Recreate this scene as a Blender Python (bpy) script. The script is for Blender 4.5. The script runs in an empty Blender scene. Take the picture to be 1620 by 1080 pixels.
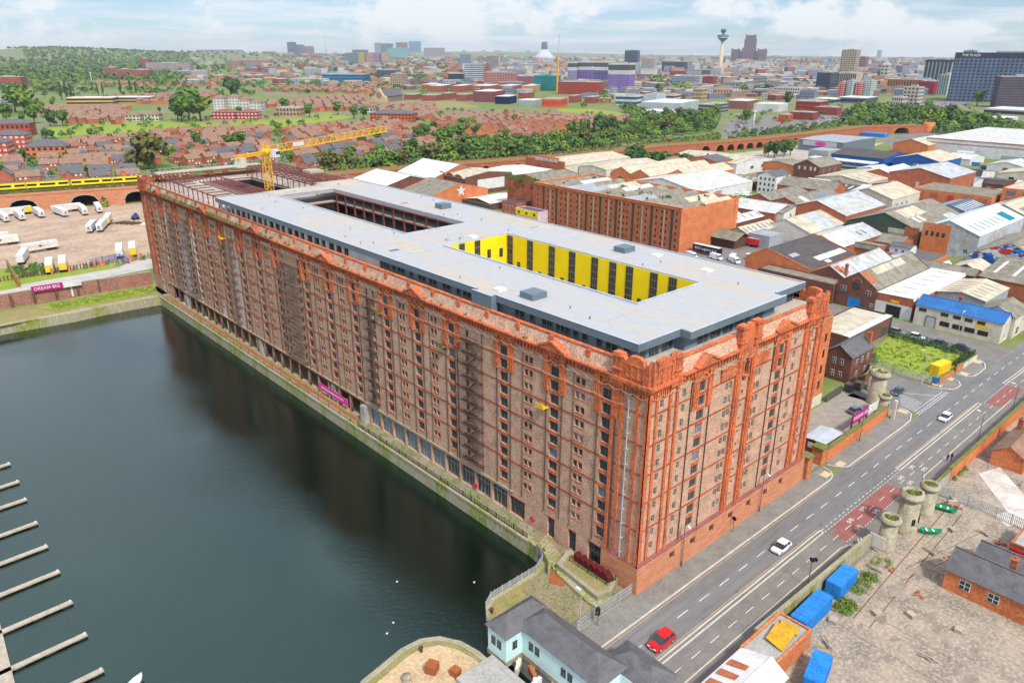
import bpy,bmesh,math,random
from mathutils import Vector,Matrix,noise as mnoise
random.seed(7)
S=bpy.context.scene
COL=S.collection
pi=math.pi
CAMP=Vector((-78.736,-58.589,79.228));PITCH=0.3673;ROLL=0.0031;YAW=0.7321;FPX=1192.43
_d=Vector((math.sin(YAW)*math.cos(PITCH),math.cos(YAW)*math.cos(PITCH),-math.sin(PITCH)))
_r0=_d.cross(Vector((0,0,1))).normalized();_u0=_r0.cross(_d)
_r=_r0*math.cos(ROLL)+_u0*math.sin(ROLL);_u=-_r0*math.sin(ROLL)+_u0*math.cos(ROLL)
cd=bpy.data.cameras.new('camera');cam=bpy.data.objects.new('camera',cd);COL.objects.link(cam)
cd.sensor_width=36;cd.lens=FPX*36/1620;cd.clip_start=1;cd.clip_end=40000
cam.matrix_world=Matrix(((_r.x,_u.x,-_d.x,CAMP.x),(_r.y,_u.y,-_d.y,CAMP.y),(_r.z,_u.z,-_d.z,CAMP.z),(0,0,0,1)))
S.camera=cam
def G(px,py,z=0.0):
 'survey point: where the sight line through a photo pixel meets the level z'
 v=_d*FPX+_r*(px-810)-_u*(py-540)
 t=(z-CAMP.z)/v.z
 p=CAMP+v*t
 return p.x,p.y
SUN_EL,SUN_AZ=math.radians(50),math.radians(196)
W=bpy.data.worlds.new('World');S.world=W;W.use_nodes=True
nt=W.node_tree;nt.nodes.clear()
def N(nt,t,**k):
 n=nt.nodes.new(t)
 for a,b in k.items():setattr(n,a,b)
 return n
out=N(nt,'ShaderNodeOutputWorld');bg=N(nt,'ShaderNodeBackground');sky=N(nt,'ShaderNodeTexSky',sky_type='NISHITA',sun_disc=False,sun_elevation=SUN_EL,sun_rotation=SUN_AZ,air_density=1.0,dust_density=0.0,ozone_density=2.0,altitude=50)
bg.inputs[1].default_value=0.10
tc=N(nt,'ShaderNodeTexCoord');sp=N(nt,'ShaderNodeSeparateXYZ');nt.links.new(tc.outputs['Generated'],sp.inputs[0])
ad=N(nt,'ShaderNodeMath',operation='ADD');ad.inputs[1].default_value=0.06;nt.links.new(sp.outputs[2],ad.inputs[0])
mx=N(nt,'ShaderNodeMath',operation='MAXIMUM');mx.inputs[1].default_value=0.02;nt.links.new(ad.outputs[0],mx.inputs[0])
dx=N(nt,'ShaderNodeMath',operation='DIVIDE');dy=N(nt,'ShaderNodeMath',operation='DIVIDE')
for q,i in ((dx,0),(dy,1)):nt.links.new(sp.outputs[i],q.inputs[0]);nt.links.new(mx.outputs[0],q.inputs[1])
cb=N(nt,'ShaderNodeCombineXYZ');nt.links.new(dx.outputs[0],cb.inputs[0]);nt.links.new(dy.outputs[0],cb.inputs[1])
ns=N(nt,'ShaderNodeTexNoise');ns.inputs['Scale'].default_value=0.55;ns.inputs['Detail'].default_value=9;ns.inputs['Roughness'].default_value=0.58;ns.inputs['Distortion'].default_value=0.3
nt.links.new(cb.outputs[0],ns.inputs[0])
cr=N(nt,'ShaderNodeValToRGB');cr.color_ramp.elements[0].position=0.44;cr.color_ramp.elements[1].position=0.60
nt.links.new(ns.outputs[0],cr.inputs[0])
mp=N(nt,'ShaderNodeMapping');mp.inputs['Scale'].default_value=(9,9,17);nt.links.new(tc.outputs['Generated'],mp.inputs[0])
n2=N(nt,'ShaderNodeTexNoise');n2.inputs['Scale'].default_value=1.0;n2.inputs['Detail'].default_value=8;n2.inputs['Roughness'].default_value=0.6
nt.links.new(mp.outputs[0],n2.inputs[0])
c2=N(nt,'ShaderNodeValToRGB');c2.color_ramp.elements[0].position=0.49;c2.color_ramp.elements[1].position=0.58
nt.links.new(n2.outputs[0],c2.inputs[0])
mm=N(nt,'ShaderNodeMath',operation='MAXIMUM');nt.links.new(c2.outputs[0],mm.inputs[0]);
ml=N(nt,'ShaderNodeMath',operation='MULTIPLY');ml.inputs[1].default_value=0.75;nt.links.new(cr.outputs[0],ml.inputs[0]);nt.links.new(ml.outputs[0],mm.inputs[1])
m3=N(nt,'ShaderNodeMath',operation='MULTIPLY_ADD');m3.inputs[1].default_value=0.7;m3.inputs[2].default_value=0.16;nt.links.new(mm.outputs[0],m3.inputs[0])
mixc=N(nt,'ShaderNodeMix',data_type='RGBA');nt.links.new(m3.outputs[0],mixc.inputs[0]);tn=N(nt,'ShaderNodeMix',data_type='RGBA',blend_type='MULTIPLY');tn.inputs[0].default_value=1;tn.inputs[7].default_value=(.46,.63,.9,1);nt.links.new(sky.outputs[0],tn.inputs[6]);nt.links.new(tn.outputs[2],mixc.inputs[6]);mixc.inputs[7].default_value=(8.0,8.1,8.3,1)
zz=N(nt,'ShaderNodeMath',operation='MULTIPLY_ADD');zz.use_clamp=False;zz.inputs[1].default_value=1.15;zz.inputs[2].default_value=.86;mz=N(nt,'ShaderNodeMath',operation='MAXIMUM');mz.inputs[1].default_value=0;nt.links.new(sp.outputs[2],mz.inputs[0]);nt.links.new(mz.outputs[0],zz.inputs[0])
vs=N(nt,'ShaderNodeVectorMath',operation='SCALE');nt.links.new(mixc.outputs[2],vs.inputs[0]);nt.links.new(zz.outputs[0],vs.inputs['Scale']);nt.links.new(vs.outputs[0],bg.inputs[0]);nt.links.new(bg.outputs[0],out.inputs[0])
sl=bpy.data.lights.new('sun','SUN');sl.energy=3.3;sl.angle=math.radians(7);sl.color=(1,.95,.88)
so=bpy.data.objects.new('sun',sl);COL.objects.link(so)
sv=Vector((math.sin(SUN_AZ)*math.cos(SUN_EL),math.cos(SUN_AZ)*math.cos(SUN_EL),math.sin(SUN_EL)))
so.rotation_euler=sv.to_track_quat('Z','Y').to_euler()
S.view_settings.view_transform='Standard';S.view_settings.look='None';S.view_settings.gamma=1;S.view_settings.exposure=0.44
S.cycles.max_bounces=6;S.cycles.diffuse_bounces=3;S.cycles.glossy_bounces=2;S.cycles.transmission_bounces=2;S.cycles.volume_bounces=0
S.cycles.use_denoising=True
MATS={}
def mat(name,c,c2=None,c3=None,sc=0.5,rough=0.85,bump=0.0,metal=0.0,amt=0.5,fine=0.25,stretch=(1,1,1),wave=None,spec=0.12,lo=.38,hi=.62,emis=None):
 'procedural surface: base colour c, patches of c2 (scale sc per metre) and fine speckle towards c3; wave=(axis,scale,depth) adds sheeting ribs'
 if name in MATS:return MATS[name]
 m=bpy.data.materials.new(name);m.use_nodes=True;t=m.node_tree;b=t.nodes['Principled BSDF'];L=t.links.new
 b.inputs['Roughness'].default_value=rough;b.inputs['Metallic'].default_value=metal;b.inputs['Specular IOR Level'].default_value=spec
 geo=N(t,'ShaderNodeNewGeometry');mp=N(t,'ShaderNodeMapping');mp.inputs['Scale'].default_value=stretch;L(geo.outputs['Position'],mp.inputs[0])
 if c2 is None:c2=tuple(x*.78 for x in c)
 if c3 is None:c3=tuple(min(1,x*1.25) for x in c)
 n1=N(t,'ShaderNodeTexNoise');n1.inputs['Scale'].default_value=sc;n1.inputs['Detail'].default_value=5;n1.inputs['Roughness'].default_value=.62;L(mp.outputs[0],n1.inputs[0])
 r1=N(t,'ShaderNodeMapRange');r1.inputs[1].default_value=lo;r1.inputs[2].default_value=hi;r1.inputs[4].default_value=amt*2 if amt<.5 else 1;L(n1.outputs[0],r1.inputs[0])
 x1=N(t,'ShaderNodeMix',data_type='RGBA');x1.inputs[6].default_value=(*c,1);x1.inputs[7].default_value=(*c2,1);L(r1.outputs[0],x1.inputs[0])
 n2=N(t,'ShaderNodeTexNoise');n2.inputs['Scale'].default_value=sc*9;n2.inputs['Detail'].default_value=3;L(mp.outputs[0],n2.inputs[0])
 r2=N(t,'ShaderNodeMapRange');r2.inputs[1].default_value=.45;r2.inputs[2].default_value=.7;r2.inputs[4].default_value=fine*2;L(n2.outputs[0],r2.inputs[0])
 x2=N(t,'ShaderNodeMix',data_type='RGBA');x2.inputs[7].default_value=(*c3,1);L(r2.outputs[0],x2.inputs[0]);L(x1.outputs[2],x2.inputs[6])
 last=x2.outputs[2]
 if wave:
  ax,ws,wd=wave
  w=N(t,'ShaderNodeTexWave',wave_type='BANDS',bands_direction=ax);w.inputs['Scale'].default_value=ws;L(geo.outputs['Position'],w.inputs[0])
  bp=N(t,'ShaderNodeBump');bp.inputs['Strength'].default_value=1;bp.inputs['Distance'].default_value=wd;L(w.outputs[1],bp.inputs['Height']);L(bp.outputs[0],b.inputs['Normal'])
 elif bump:
  bp=N(t,'ShaderNodeBump');bp.inputs['Strength'].default_value=1;bp.inputs['Distance'].default_value=bump;L(n2.outputs[0],bp.inputs['Height']);L(bp.outputs[0],b.inputs['Normal'])
 L(last,b.inputs['Base Color'])
 if emis:b.inputs['Emission Color'].default_value=(*emis,1);b.inputs['Emission Strength'].default_value=1
 MATS[name]=m;m['last']=0
 return m
def s2l(r,g,b):
 f=lambda v:(v/255/12.92 if v/255<=.04045 else ((v/255+.055)/1.055)**2.4)
 return f(r),f(g),f(b)
M={}
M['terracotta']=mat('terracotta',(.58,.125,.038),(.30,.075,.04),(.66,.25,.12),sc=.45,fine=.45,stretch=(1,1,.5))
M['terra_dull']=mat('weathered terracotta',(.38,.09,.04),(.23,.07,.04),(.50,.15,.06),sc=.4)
M['plain']=mat('plain rendered wall',(.6,.57,.5),(.48,.44,.38),sc=.2)
M['orangebrick']=mat('orange brick',(.56,.175,.065),(.42,.125,.05),(.68,.29,.13),sc=.25,fine=.35)
M['redbrick']=mat('red brick',(.40,.115,.055),(.26,.08,.045),(.54,.22,.12),sc=.35,fine=.35)
M['darkbrick']=mat('dark brown brick',(.17,.07,.045),(.10,.05,.038),(.27,.12,.08),sc=.3,fine=.35)
M['sandstone']=mat('pink sandstone blocks',(.52,.215,.11),(.40,.15,.08),(.64,.33,.19),sc=.6,fine=.35,stretch=(.6,.6,2.2))
M['stone']=mat('weathered grey stone',(.37,.33,.235),(.20,.19,.12),(.50,.45,.34),sc=.9,fine=.4,bump=.05)
M['mossstone']=mat('mossy dock stone',(.31,.275,.175),(.20,.22,.035),(.46,.41,.29),sc=.2,fine=.35,stretch=(1,1,.35),bump=.05,lo=.45,hi=.6)
M['coping']=mat('stone coping',(.33,.29,.21),(.22,.22,.11),(.42,.38,.3),sc=.35)
M['slate']=mat('slate roof',(.12,.12,.125),(.085,.083,.085),(.18,.175,.17),sc=.6,rough=.6,stretch=(1,1,2))
M['browntile']=mat('brown tiled roof',(.27,.16,.105),(.19,.115,.08),(.34,.22,.155),sc=.4)
M['redtile']=mat('red brown tiled roof',(.27,.10,.065),(.19,.08,.055),(.34,.15,.1),sc=.4)
M['asbestos']=mat('grey cement sheet roof',(.30,.27,.21),(.17,.15,.115),(.42,.39,.32),sc=.35,wave=('Y',2.0,.06))
M['darksheet']=mat('dark sheet roof',(.075,.07,.075),(.11,.095,.085),(.14,.13,.13),sc=.25,wave=('Y',2.0,.05))
M['whitesheet']=mat('white sheet roof',(.58,.58,.55),(.40,.38,.33),(.7,.7,.68),sc=.3,rough=.5,wave=('Y',1.2,.04))
M['creamsheet']=mat('cream sheet roof',(.55,.49,.36),(.37,.32,.23),(.66,.6,.47),sc=.3,rough=.6,wave=('Y',1.2,.04))
M['bluesheet']=mat('pale blue sheet roof',(.42,.50,.56),(.33,.29,.25),(.6,.65,.68),sc=.3,rough=.5,wave=('Y',1.2,.04))
M['greysheet']=mat('grey sheet roof',(.32,.35,.38),(.25,.26,.27),(.42,.45,.48),sc=.2,rough=.5,wave=('Y',1.2,.04))
M['rust']=mat('rusty sheet',(.40,.13,.05),(.27,.09,.05),(.5,.22,.1),sc=.8)
M['membrane']=mat('pale grey roof membrane',(.385,.39,.39),(.45,.385,.29),(.31,.315,.32),sc=.1,fine=.25,rough=.6,amt=.5,lo=.47,hi=.64,stretch=(1.8,.35,1))
M['fascia']=mat('blue grey fascia',(.13,.175,.20),(.115,.155,.178),(.16,.20,.225),sc=.3,rough=.45)
M['fascia_light']=mat('pale coping trim',(.42,.47,.52),sc=.4,rough=.45)
M['penthouse']=mat('blue grey cladding',(.16,.22,.26),(.13,.185,.22),(.2,.26,.3),sc=.4,rough=.5,wave=('Y',2.0,.02))
M['glass']=mat('dark window glass',(.018,.022,.028),(.03,.035,.04),(.05,.06,.07),sc=.8,rough=.12,spec=.6)
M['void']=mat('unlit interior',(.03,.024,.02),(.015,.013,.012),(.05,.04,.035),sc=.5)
M['paleglass']=mat('pale blue glass',(.12,.17,.19),(.07,.1,.12),(.28,.33,.35),sc=.6,rough=.15,spec=.6)
M['whiteframe']=mat('white painted frame',(.72,.74,.74),sc=.5,rough=.5)
M['frame']=mat('dark window frame',(.09,.095,.095),(.15,.14,.13),sc=1)
M['paleframe']=mat('weathered pale window frame',(.30,.32,.32),(.2,.21,.21),sc=1)
M['yellow']=mat('bright yellow cladding',(.84,.66,.012),(.78,.60,.01),(.88,.70,.03),sc=.3,rough=.45,fine=.05,wave=('Y',1.4,.02))
M['steel_red']=mat('red oxide steel',(.23,.055,.04),(.15,.045,.035),(.33,.1,.07),sc=.5,rough=.6)
M['steel_maroon']=mat('maroon cast iron',(.25,.09,.085),(.16,.055,.05),(.36,.18,.16),sc=.6)
M['iron']=mat('dark rusty iron',(.10,.06,.045),(.06,.04,.03),(.2,.11,.07),sc=1.2)
M['ironblack']=mat('black railing',(.025,.026,.028),(.04,.038,.036),(.06,.055,.05),sc=1)
M['cream']=mat('cream painted wall',(.60,.56,.44),(.45,.41,.32),(.7,.67,.58),sc=.35)
M['concrete']=mat('grey concrete',(.36,.345,.31),(.27,.26,.23),(.45,.43,.4),sc=.25,fine=.3)
M['deckconc']=mat('bare concrete deck',(.44,.40,.33),(.34,.30,.25),(.54,.5,.43),sc=.15,fine=.3)
M['asphalt']=mat('asphalt',(.185,.183,.175),(.135,.133,.13),(.22,.215,.2),sc=.12,fine=.2,stretch=(.35,1.6,1))
M['asphalt_warm']=mat('worn asphalt',(.20,.185,.165),(.155,.145,.13),(.24,.22,.2),sc=.2,fine=.25)
M['pavement']=mat('paving slabs',(.215,.205,.18),(.165,.155,.14),(.26,.25,.22),sc=.3,fine=.35)
M['kerb']=mat('pale granite kerb',(.50,.465,.40),(.40,.37,.31),sc=.6)
M['redlane']=mat('red cycle surfacing',(.27,.10,.085),(.21,.085,.075),(.33,.15,.13),sc=.6)
M['whiteline']=mat('white road paint',(.62,.61,.57),(.45,.44,.42),sc=1.2)
M['yellowline']=mat('faded yellow road paint',(.42,.29,.15),(.28,.21,.13),sc=1)
M['tactile']=mat('buff tactile paving',(.52,.42,.25),(.45,.36,.22),sc=1)
M['cobble']=mat('cobbled setts',(.29,.26,.22),(.21,.19,.165),(.36,.33,.28),sc=.5,fine=.4,bump=.04)
M['yarddirt']=mat('bare sandy yard',(.42,.305,.21),(.28,.20,.145),(.53,.41,.3),sc=.06,fine=.35,stretch=(1,1.6,1))
M['yardconc']=mat('cracked concrete yard',(.33,.265,.20),(.19,.165,.13),(.47,.41,.32),sc=.22,fine=.35)
M['grass']=mat('rough grass',(.19,.27,.025),(.22,.25,.045),(.28,.36,.05),sc=.22,fine=.4,bump=.15)
M['drygrass']=mat('dry grass',(.27,.215,.09),(.16,.17,.05),(.36,.29,.14),sc=.4,fine=.4)
M['moss']=mat('moss and weeds',(.10,.125,.02),(.20,.17,.07),(.19,.2,.05),sc=.5,fine=.4)
M['leaf_a']=mat('mid green leaves',(.10,.18,.035),(.06,.115,.026),(.16,.25,.05),sc=.5,fine=.4)
M['leaf_b']=mat('dark green leaves',(.06,.12,.035),(.038,.08,.026),(.09,.16,.045),sc=.5,fine=.4)
M['leaf_c']=mat('light green leaves',(.15,.22,.03),(.10,.16,.028),(.2,.27,.05),sc=.5,fine=.4)
M['leaf_d']=mat('olive leaves',(.13,.13,.035),(.09,.095,.028),(.19,.17,.06),sc=.5,fine=.4)
M['bark']=mat('bark',(.10,.075,.05),sc=2)
M['white']=mat('white paint',(.64,.64,.62),(.52,.51,.48),(.72,.72,.7),sc=.3,rough=.5)
M['offwhite']=mat('off white panels',(.62,.60,.54),(.52,.49,.43),sc=.3,rough=.6)
M['yellowpaint']=mat('yellow paint',(.75,.50,.02),(.66,.43,.02),sc=.5,rough=.5)
M['craneyellow']=mat('crane yellow',(.76,.42,.02),(.62,.33,.02),sc=.6,rough=.5)
M['red']=mat('red paint',(.55,.02,.025),(.45,.02,.02),sc=.4,rough=.3,spec=.5)
M['blue']=mat('blue paint',(.02,.10,.36),(.018,.08,.28),(.05,.16,.45),sc=.5,rough=.5)
M['brightblue']=mat('bright blue container',(.02,.21,.58),(.015,.15,.45),(.06,.3,.66),sc=.4,rough=.45)
M['navy']=mat('navy panels',(.016,.02,.05),(.03,.03,.05),sc=.5,rough=.5)
M['darkgreen']=mat('green shutters',(.035,.085,.055),(.05,.07,.05),(.09,.13,.09),sc=.6)
M['green']=mat('green paint',(.02,.30,.12),sc=.5,rough=.4)
M['tyre']=mat('rubber',(.02,.02,.02),sc=2)
M['carwhite']=mat('white car paint',(.75,.77,.8),(.72,.74,.78),(.78,.8,.82),sc=.3,rough=.15,spec=.6)
M['carred']=mat('red car paint',(.52,.012,.02),(.48,.01,.018),(.55,.02,.03),sc=.3,rough=.15,spec=.6)
M['carsilver']=mat('silver car paint',(.42,.44,.47),(.4,.42,.45),sc=.3,rough=.2,metal=.4)
M['cardark']=mat('dark grey car paint',(.045,.055,.075),(.04,.05,.07),sc=.3,rough=.15,spec=.6)
M['carblue']=mat('blue grey car paint',(.09,.12,.19),(.08,.11,.17),sc=.3,rough=.2,spec=.6)
M['magenta']=mat('magenta banner',(.42,.01,.17),(.38,.01,.15),sc=.5,rough=.5)
M['pinkbanner']=mat('pink banner',(.66,.04,.30),sc=.5,rough=.5)
M['black']=mat('black',(.02,.02,.02),sc=1)
M['paleblue']=mat('pale blue render',(.54,.72,.69),(.47,.64,.62),(.6,.78,.75),sc=.3)
M['corten']=mat('corten steel',(.33,.10,.035),(.26,.08,.03),sc=1)
M['lamp']=mat('lamp lens',(.8,.82,.85),sc=1,rough=.3)
M['galv']=mat('galvanised steel',(.42,.43,.44),(.34,.35,.36),sc=1,rough=.5)
M['wood']=mat('weathered timber',(.42,.36,.28),(.30,.26,.2),sc=1,stretch=(1,1,1))
M['pinkwall']=mat('pink wall',(.66,.48,.55),sc=.5)
def warehouse_brick():
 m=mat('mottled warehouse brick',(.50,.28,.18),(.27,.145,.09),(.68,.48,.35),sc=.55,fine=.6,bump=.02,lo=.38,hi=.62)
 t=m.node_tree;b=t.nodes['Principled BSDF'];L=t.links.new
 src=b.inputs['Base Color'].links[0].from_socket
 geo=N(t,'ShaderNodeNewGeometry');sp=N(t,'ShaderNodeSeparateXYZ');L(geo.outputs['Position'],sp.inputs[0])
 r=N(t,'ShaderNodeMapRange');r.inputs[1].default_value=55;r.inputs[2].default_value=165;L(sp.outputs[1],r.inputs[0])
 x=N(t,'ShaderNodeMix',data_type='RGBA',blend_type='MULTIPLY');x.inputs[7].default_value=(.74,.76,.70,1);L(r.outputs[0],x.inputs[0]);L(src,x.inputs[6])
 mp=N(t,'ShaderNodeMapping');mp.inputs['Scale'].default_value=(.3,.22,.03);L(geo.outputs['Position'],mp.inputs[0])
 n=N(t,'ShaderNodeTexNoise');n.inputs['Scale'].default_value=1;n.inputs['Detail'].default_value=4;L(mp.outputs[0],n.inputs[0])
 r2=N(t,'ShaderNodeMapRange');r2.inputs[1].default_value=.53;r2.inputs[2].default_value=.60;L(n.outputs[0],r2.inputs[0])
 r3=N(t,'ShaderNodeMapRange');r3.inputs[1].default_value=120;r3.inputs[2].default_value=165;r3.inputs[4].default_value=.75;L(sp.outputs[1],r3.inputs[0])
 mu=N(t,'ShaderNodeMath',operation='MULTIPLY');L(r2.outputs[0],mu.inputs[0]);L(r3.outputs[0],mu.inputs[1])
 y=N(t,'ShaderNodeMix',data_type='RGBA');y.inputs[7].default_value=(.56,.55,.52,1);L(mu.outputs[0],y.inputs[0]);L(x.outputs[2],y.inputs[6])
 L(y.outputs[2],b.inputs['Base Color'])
 return m
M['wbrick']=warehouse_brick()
def water_mat():
 m=bpy.data.materials.new('dock water');m.use_nodes=True;t=m.node_tree;b=t.nodes['Principled BSDF'];L=t.links.new
 b.inputs['Roughness'].default_value=.03;b.inputs['IOR'].default_value=1.72;b.inputs['Specular IOR Level'].default_value=.75;b.inputs['Specular Tint'].default_value=(.6,.97,.86,1)
 geo=N(t,'ShaderNodeNewGeometry')
 n0=N(t,'ShaderNodeTexNoise');n0.inputs['Scale'].default_value=.03;n0.inputs['Detail'].default_value=4;L(geo.outputs['Position'],n0.inputs[0])
 x=N(t,'ShaderNodeMix',data_type='RGBA');x.inputs[6].default_value=(.0008,.004,.003,1);x.inputs[7].default_value=(.0015,.007,.003,1);L(n0.outputs[0],x.inputs[0]);L(x.outputs[2],b.inputs['Base Color'])
 mp=N(t,'ShaderNodeMapping');mp.inputs['Scale'].default_value=(1,2.2,1);mp.inputs['Rotation'].default_value=(0,0,.5);L(geo.outputs['Position'],mp.inputs[0])
 n1=N(t,'ShaderNodeTexNoise');n1.inputs['Scale'].default_value=1.1;n1.inputs['Detail'].default_value=6;n1.inputs['Roughness'].default_value=.68;L(mp.outputs[0],n1.inputs[0])
 bp=N(t,'ShaderNodeBump');bp.inputs['Strength'].default_value=.8;bp.inputs['Distance'].default_value=.055;L(n1.outputs[0],bp.inputs['Height']);rp=N(t,'ShaderNodeMapRange');rp.inputs[1].default_value=.4;rp.inputs[2].default_value=.65;rp.inputs[3].default_value=.025;rp.inputs[4].default_value=.085;L(n0.outputs[0],rp.inputs[0]);L(rp.outputs[0],bp.inputs['Distance']);L(bp.outputs[0],b.inputs['Normal'])
 return m
M['water']=water_mat()
def setp(o,label=None,cat=None,group=None,kind=None):
 if label:o['label']=label
 if cat:o['category']=cat
 if group:o['group']=group
 if kind:o['kind']=kind
 return o
def empty(name,loc=(0,0,0),label=None,cat=None,group=None,rz=0):
 o=bpy.data.objects.new(name,None);COL.objects.link(o);o.location=loc;o.rotation_euler.z=rz;o.empty_display_size=.5
 return setp(o,label,cat,group)
class MB:
 def __init__(s):s.v=[];s.f=[];s.mi=[];s.k=0;s.sm=[];s.smooth=False
 def mat(s,k):s.k=k;return s
 def face(s,pts):
  n=len(s.v);s.v+=[tuple(p) for p in pts];s.f.append(tuple(range(n,n+len(pts))));s.mi.append(s.k);s.sm.append(s.smooth)
 def box(s,x0,x1,y0,y1,z0,z1,nobottom=False):
  if x0>x1:x0,x1=x1,x0
  if y0>y1:y0,y1=y1,y0
  n=len(s.v)
  s.v+=[(x0,y0,z0),(x1,y0,z0),(x1,y1,z0),(x0,y1,z0),(x0,y0,z1),(x1,y0,z1),(x1,y1,z1),(x0,y1,z1)]
  fs=[(0,3,2,1),(4,5,6,7),(0,1,5,4),(1,2,6,5),(2,3,7,6),(3,0,4,7)]
  if nobottom:fs=fs[1:]
  for f in fs:s.f.append(tuple(n+i for i in f));s.mi.append(s.k);s.sm.append(False)
  return s
 def obox(s,c,a,l,w,z0,z1):
  'box centred at c, long axis at angle a, length l, width w'
  ca,sa=math.cos(a),math.sin(a)
  P=[(c[0]+ca*i*l/2-sa*j*w/2,c[1]+sa*i*l/2+ca*j*w/2) for i,j in ((-1,-1),(1,-1),(1,1),(-1,1))]
  return s.prism(P,z0,z1)
 def prism(s,P,z0,z1,bottom=True):
  'vertical prism over polygon P (anticlockwise)'
  ar=sum(P[i][0]*P[(i+1)%len(P)][1]-P[(i+1)%len(P)][0]*P[i][1] for i in range(len(P)))
  if ar<0:P=P[::-1]
  n=len(P);b=len(s.v)
  s.v+=[(p[0],p[1],z0) for p in P]+[(p[0],p[1],z1) for p in P]
  fs=[tuple(b+n+i for i in range(n))]+([tuple(b+n-1-i for i in range(n))] if bottom else [])
  fs+=[(b+i,b+(i+1)%n,b+n+(i+1)%n,b+n+i) for i in range(n)]
  for f in fs:s.f.append(f);s.mi.append(s.k);s.sm.append(False)
  return s
 def slab(s,P,d):
  'extrude the polygon P (3-D points) by the vector d'
  n=len(P);b=len(s.v);s.v+=[tuple(p) for p in P]+[(p[0]+d[0],p[1]+d[1],p[2]+d[2]) for p in P]
  fs=[tuple(b+i for i in range(n)),tuple(b+n+n-1-i for i in range(n))]+[(b+(i+1)%n,b+i,b+n+i,b+n+(i+1)%n) for i in range(n)]
  for f in fs:s.f.append(f);s.mi.append(s.k);s.sm.append(False)
  return s
 def tube(s,p,q,r0,r1=None,n=6,cap=True):
  r1=r0 if r1 is None else r1
  p=Vector(p);q=Vector(q);d=(q-p)
  if d.length<1e-6:return s
  d.normalize();a=d.orthogonal().normalized();c=d.cross(a);b=len(s.v)
  for P,r in ((p,r0),(q,r1)):
   for i in range(n):
    t=2*pi*i/n;s.v.append(tuple(P+a*(math.cos(t)*r)+c*(math.sin(t)*r)))
  for i in range(n):s.f.append((b+i,b+(i+1)%n,b+n+(i+1)%n,b+n+i));s.mi.append(s.k);s.sm.append(n>6)
  if cap:
   s.f.append(tuple(b+n-1-i for i in range(n)));s.f.append(tuple(b+n+i for i in range(n)));s.mi+=[s.k]*2;s.sm+=[False]*2
  return s
 def lathe(s,c,prof,n=16):
  'profile [(r,z)] turned about the vertical through c'
  b=len(s.v)
  for r,z in prof:
   for i in range(n):t=2*pi*i/n;s.v.append((c[0]+r*math.cos(t),c[1]+r*math.sin(t),z))
  for k in range(len(prof)-1):
   for i in range(n):s.f.append((b+k*n+i,b+k*n+(i+1)%n,b+(k+1)*n+(i+1)%n,b+(k+1)*n+i));s.mi.append(s.k);s.sm.append(True)
  s.f.append(tuple(b+(len(prof)-1)*n+i for i in range(n)));s.mi.append(s.k);s.sm.append(False)
  return s
 def build(s,name,mats,parent=None,**kw):
  if not isinstance(mats,(list,tuple)):mats=[mats]
  me=bpy.data.meshes.new(name)
  v=s.v
  if parent is not None:
   l=Vector((0,0,0));q=parent
   while q is not None:l+=q.location;q=q.parent
   v=[(a-l.x,b-l.y,c-l.z) for a,b,c in v]
  me.from_pydata(v,[],s.f)
  for m in mats:me.materials.append(M[m] if isinstance(m,str) else m)
  me.polygons.foreach_set('material_index',s.mi);me.polygons.foreach_set('use_smooth',s.sm);me.update()
  o=bpy.data.objects.new(name,me);COL.objects.link(o)
  if parent is not None:o.parent=parent
  return setp(o,**kw)
def copy_tree(o,parent=None):
 c=o.copy();COL.objects.link(c)
 if parent is not None:c.parent=parent;c.matrix_parent_inverse=o.matrix_parent_inverse.copy()
 for ch in KIDS.get(o.name,None) or list(o.children):copy_tree(ch,c)
 return c
KIDS={}
def place(proto,used,loc,rz=0,sc=1,label=None,group=None):
 'first use moves the prototype itself, later uses copy it with its parts'
 if not used.get(proto.name):o=proto;used[proto.name]=True
 else:o=copy_tree(proto)
 o.location=loc;o.rotation_euler.z=rz;o.scale=(sc,sc,sc) if not isinstance(sc,tuple) else sc
 if label:o['label']=label
 if group:o['group']=group
 return o
def text(name,body,size,loc,rot,mat_,parent=None,depth=.03,bold=0.0,align='CENTER'):
 cu=bpy.data.curves.new(name,'FONT');cu.body=body;cu.size=size;cu.extrude=depth;cu.align_x=align;cu.align_y='CENTER';cu.offset=bold;cu.resolution_u=2
 t=bpy.data.objects.new('tmp',cu);COL.objects.link(t)
 bpy.context.view_layer.update()
 me=bpy.data.meshes.new_from_object(t.evaluated_get(bpy.context.evaluated_depsgraph_get()));bpy.data.objects.remove(t)
 o=bpy.data.objects.new(name,me);COL.objects.link(o);me.materials.clear();me.materials.append(M[mat_])
 l=Vector((0,0,0));q=parent
 while q is not None:l+=q.location;q=q.parent
 o.location=Vector(loc)-l;o.rotation_euler=rot
 if parent is not None:o.parent=parent
 return o
# ================================================================ THE GROUND, WATER, DOCK
def hill(x,y):
 'wooded ridge at the left of the horizon, low rises elsewhere'
 h=0
 for px,py,dm,H,ra,rb in HILLS:
  cx,cy=G(px,py);dx,dy=x-cx,y-cy
  D=math.hypot(cx-CAMP.x,cy-CAMP.y);ux,uy=(cx-CAMP.x)/D,(cy-CAMP.y)/D
  a=dx*ux+dy*uy;b=-dx*uy+dy*ux
  h+=H*math.exp(-(a/ra)**2-(b/rb)**2)
 return h
HILLS=[(60,98,0,78,900,900),(-40,104,0,38,650,500),(330,94,0,62,1500,1300),(760,88,0,70,2600,3200),(1250,88,0,56,2200,1500)]
FLAT0=1100
def ground_z(x,y):
 D=math.hypot(x-CAMP.x,y-CAMP.y)
 if D<FLAT0:return 0.0
 k=min(1,(D-FLAT0)/900);k=k*k*(3-2*k)
 return hill(x,y)*k
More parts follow.
